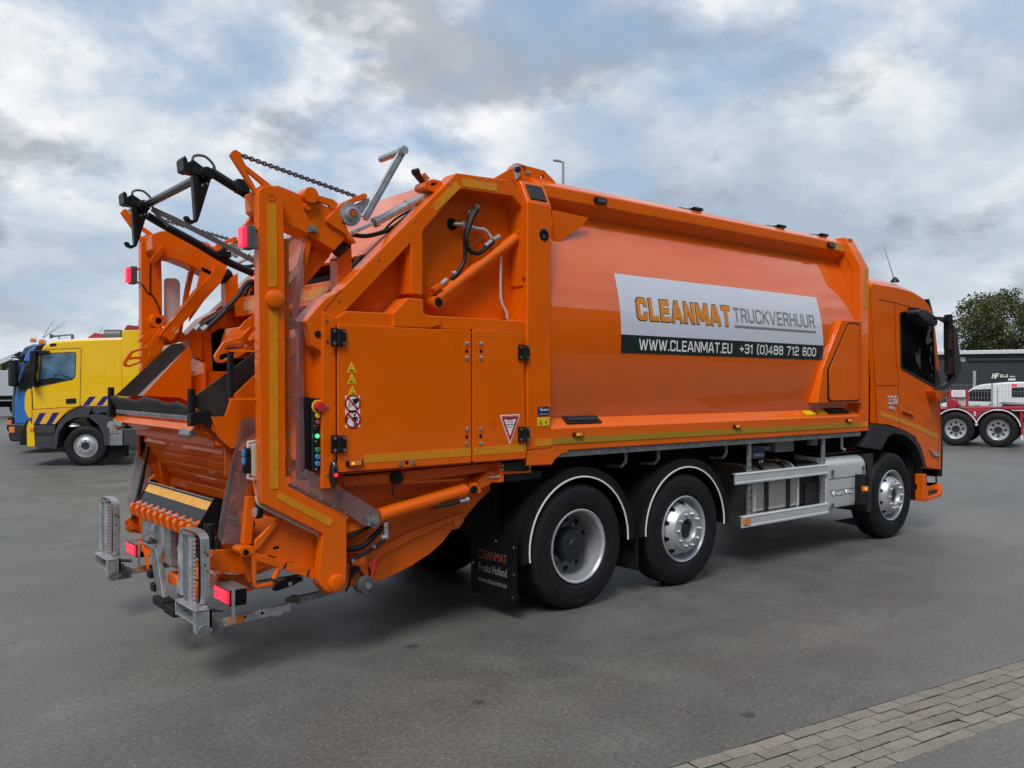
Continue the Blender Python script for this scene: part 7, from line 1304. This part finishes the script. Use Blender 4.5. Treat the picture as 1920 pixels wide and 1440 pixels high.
# ---- dark industrial hall with lettered sign
HL = thing('industrial_hall', 'low dark grey industrial hall with roller door and pale roof edge', 'building', (48.04, 16.08, 0), R(109))
rt = [(1.62,3.744),(-1.854,3.814)]; ztop = (rt[0][1] + rt[1][1]) / 2
obj('wall', box(-22, 14, -14, 0, 0, ztop - .12), 'hall_dark', HL)
obj('roof_edge', box(-22.2, 14.2, -14.2, .25, ztop - .14, ztop + .08), 'alu', HL, bevel=.02)
obj('roof_sheet', prism('y', [(-4.5, ztop + .08), (-4.5, ztop + .3), (-12, ztop + .3), (-12, ztop + .08)], -8, -1), 'alu', HL)
dl = [(0.671,3.263),(0.593,3.24)][0]; zdoor = dl[1]
door = obj('roller_door', box(-12, dl[0], -.05, .03, 0, zdoor), 'hall_panel', HL)
for z in np.arange(.55, zdoor, .55): obj('door_seam', box(-12, dl[0], .03, .034, z - .015, z + .015), 'skirt_grey', door, smooth=0)
obj('door_lintel', box(-12.2, dl[0] + .25, .0, .14, zdoor, zdoor + .12), 'hall_dark', HL)
q = [(0.639,3.063)][0]; obj('downpipe', box(q[0] - .10, q[0] + .06, .04, .14, 0, zdoor - .6), 'galv', HL)
q = [(1.54,3.497),(1.104,3.477),(1.103,3.21),(1.539,3.206)]; obj('wall_panel', prism('y', q, .0, .05), 'lamp_grey', HL)
p1 = [(1.538,2.75),(0.689,2.776)]; obj('window_band', box(p1[1][0], 13, .0, .03, .3, p1[0][1]), 'hall_panel', HL)
for z in (.9, 1.5, 2.1): obj('band_seam', box(p1[1][0], 13, .03, .035, z - .012, z + .012), 'skirt_grey', HL, smooth=0)
sgn = [(-0.241,2.528),(-0.643,2.504),(-0.643,2.22),(-0.242,2.221)]
def hall_text(g2, y): return [(p[0], y, p[1]) for p in g2[0]], [tuple(reversed(q)) for q in g2[1]]
x0, x1 = sgn[0][0], sgn[1][0]; z1, z0 = sgn[0][1], sgn[2][1]
st_t = stroke_text('HF', 0, 1, 0, 1, .26, .30, 1)
board = obj('sign_board', prism('y', [(-0.203,2.572),(-1.473,2.557),(-1.474,2.176),(-0.204,2.177)], .034, .06), 'hall_panel', HL)
obj('sign_letters', ([(x0 + (x1 - x0) * (p[0] * .82 + .18 * p[1]), .064 + .001 * p[2], z0 + (z1 - z0) * p[1]) for p in st_t[0]], [tuple(reversed(q)) for q in st_t[1]]), 'print_white', board, smooth=0)
rw = [(-0.673,2.46),(-1.135,2.393),(-0.674,2.36),(-1.128,2.298),(-1.173,2.371),(-1.444,2.306)]
for i in (0, 2, 4):
    xa, xb, za, zb = rw[i][0], rw[i + 1][0], rw[i + 1][1], rw[i][1]; g = fine_print([(0, abs(xb - xa), za, zb)], 50 + i, .12); obj('sign_letters', hall_text(([(xa - p[0], p[1]) for p in g[0]], g[1]), .064), 'print_white', board, smooth=0)
q = [(-1.079,2.219),(-1.444,2.228),(-1.444,2.111),(-1.079,2.111)]; obj('sign_plate', prism('y', q, .06, .07), 'white', HL)
# ---- street lamps behind the truck
def lamp(loc, h, label, kind):
    t = thing('street_lamp', label, 'lamp', loc, 0)
    obj('pole', tube([(0, 0, 0), (0, 0, h * .5), (0, 0, h)], .08, 12, rad=lambda s: .09 - .045 * s), 'lamp_grey', t)
    if kind: obj('lamp_head', join(bar((0, 0, h - .04), (-.16, .12, h + .02), .08, .07), bar((-.06, .05, h + .0), (-.30, .22, h + .04), .16, .07)), 'lamp_grey', t, bevel=.03)
    else: obj('lamp_head', lathe([(-.15, .06), (-.10, .18), (0, .50), (.06, .52), (.10, .35), (.14, .05), (.15, .001)], (0, 0, h), axis='z', n=24), 'lamp_grey', t)
lamp((16.83, 18.44, 0), 10.1, 'slim grey street lamp with angled head rising behind the orange body', 1); lamp((26.36, 15.79, 0), 8.05, 'street lamp with flat round head showing just above the roof rail', 0)

# ---- trees
def leaf_mat(nm, a, b, c):
    m = bpy.data.materials.new(nm); m.use_nodes = True; t = m.node_tree; p = t.nodes['Principled BSDF']; g = t.nodes.new('ShaderNodeNewGeometry')
    t.links.new(ramp(t, g.outputs['Random Per Island'], [(0, a), (.5, b), (1, c)]), p.inputs['Base Color']); p.inputs['Roughness'].default_value = .6; p.inputs['Specular IOR Level'].default_value = .25
    MAT[nm] = m
leaf_mat('leaf', (.034, .045, .010), (.062, .075, .020), (.11, .11, .038)); leaf_mat('leaf_far', (.035, .05, .02), (.055, .07, .03), (.08, .09, .04))
def tree(nm, label, loc, h, rad, base, seed, nclump=70, nleaf=140, ls=.26, group=None):
    rnd = random.Random(seed); t = thing(nm, label, 'tree', loc, 0, group); gs = []
    tp = Vector((0, 0, base + (h - base) * .35)); gs.append(tube([(0, 0, 0), (.1, .05, base * .6), tuple(tp)], .3, 10, 4, rad=lambda s: h * .028 * (1.25 - .75 * s)))
    cl = []
    for i in range(nclump):
        while True:
            v = Vector((rnd.uniform(-1, 1), rnd.uniform(-1, 1), rnd.uniform(-.9, 1)))
            if .25 < v.length < 1: break
        k = rnd.uniform(.86, 1.08); cl.append(Vector((v.x * rad * k, v.y * rad * k, base + (h - base) * (.5 + .5 * v.z * k))))
    for i, c in enumerate(cl):
        if i % 3 == 0:
            m_ = tp.lerp(c, .5) + Vector((rnd.uniform(-.3, .3), rnd.uniform(-.3, .3), -.3)); gs.append(tube([tuple(Vector((0, 0, base * .8)).lerp(tp, rnd.random())), tuple(m_), tuple(c)], .05, 5, 3, rad=lambda s: h * .009 * (1.1 - .9 * s)))
    obj('trunk', join(*gs), 'bark', t, smooth=60)
    n = nclump * nleaf; rng = np.random.default_rng(seed); C_ = np.array([tuple(c) for c in cl])[rng.integers(0, nclump, n)]
    d = rng.normal(0, 1, (n, 3)); d /= np.linalg.norm(d, axis=1)[:, None]; ctr = C_ + d * (rng.random(n)[:, None] ** .45) * rad * .24 * np.array([1, 1, .75]); a = rng.normal(0, 1, (n, 3)); a /= np.linalg.norm(a, axis=1)[:, None]; b = np.cross(a, rng.normal(0, 1, (n, 3))); b /= np.linalg.norm(b, axis=1)[:, None]
    s = ls * rng.uniform(.6, 1.25, n)[:, None]; V = np.stack([ctr + a * s * .5, ctr + b * s * .28, ctr - a * s * .5, ctr - b * s * .28], 1).reshape(-1, 3)
    me = bpy.data.meshes.new('crown'); me.vertices.add(4 * n); me.vertices.foreach_set('co', V.ravel()); me.loops.add(4 * n); me.loops.foreach_set('vertex_index', np.arange(4 * n)); me.polygons.add(n); me.polygons.foreach_set('loop_start', np.arange(0, 4 * n, 4)); me.update(calc_edges=True); me.materials.append(MAT['leaf'])
    o = bpy.data.objects.new('crown', me); COL.objects.link(o); o.parent = t
    return t
tree('broadleaf_tree', 'spreading green tree rising behind the dark industrial hall', (67.9, 22.6, 0), 8.9, 4.2, 3.2, 11, 100, 200, .24)
# unseen trees behind the viewer; the hall is added to darken the paintwork's reflections
for i, (x, y, h, r, bs) in enumerate(((22, -18.5, 8.5, 3.2, 2.2), (32, -18, 11, 4, 2.5), (43, -18.5, 9.8, 3.6, 2.5))):
    tree('roadside_tree', ('shorter leafy tree in front of the added brown hall', 'tallest leafy tree in front of the added brown hall', 'middle sized leafy tree in front of the added brown hall')[i], (x, y, 0), h, r, bs, 30 + i, 60, 80, .5, 'roadside trees across the road')
RH = thing('reflection_hall', 'long brown unseen hall added to darken the paint reflections', 'building', (10, -27, 0), 0)
obj('wall', box(-45, 60, -14, 0, 0, 12.5), 'reflection_wall', RH); obj('roof', box(-45.5, 60.5, -14.5, .5, 12.5, 12.9), 'hall_dark', RH)
for x in np.arange(-42, 58, 8): obj('window', box(x, x + 4, -.02, .03, 2.5, 5), 'glass_dark', RH)
# far-off wood closing the view all round the yard
def far_wood():
    rng = np.random.default_rng(5); n = 9000; ang_ = rng.uniform(0, 2 * np.pi, n); rr = rng.uniform(230, 290, n); hh = 4 + 3.5 * np.sin(ang_ * 9) + 2 * np.sin(ang_ * 23 + 1); z = rng.random(n) ** .8 * np.maximum(2.5, hh)
    ctr = np.stack([rr * np.cos(ang_), rr * np.sin(ang_), z], 1); a = rng.normal(0, 1, (n, 3)); a /= np.linalg.norm(a, axis=1)[:, None]; b = np.cross(a, rng.normal(0, 1, (n, 3))); b /= np.linalg.norm(b, axis=1)[:, None]
    s = rng.uniform(1.6, 3.6, n)[:, None]; V = np.stack([ctr + a * s, ctr + b * s, ctr - a * s, ctr - b * s], 1).reshape(-1, 3)
    return [tuple(v) for v in V], [(4 * i, 4 * i + 1, 4 * i + 2, 4 * i + 3) for i in range(n)]
obj('distant_wood', far_wood(), 'leaf_far', smooth=0, kind='stuff')
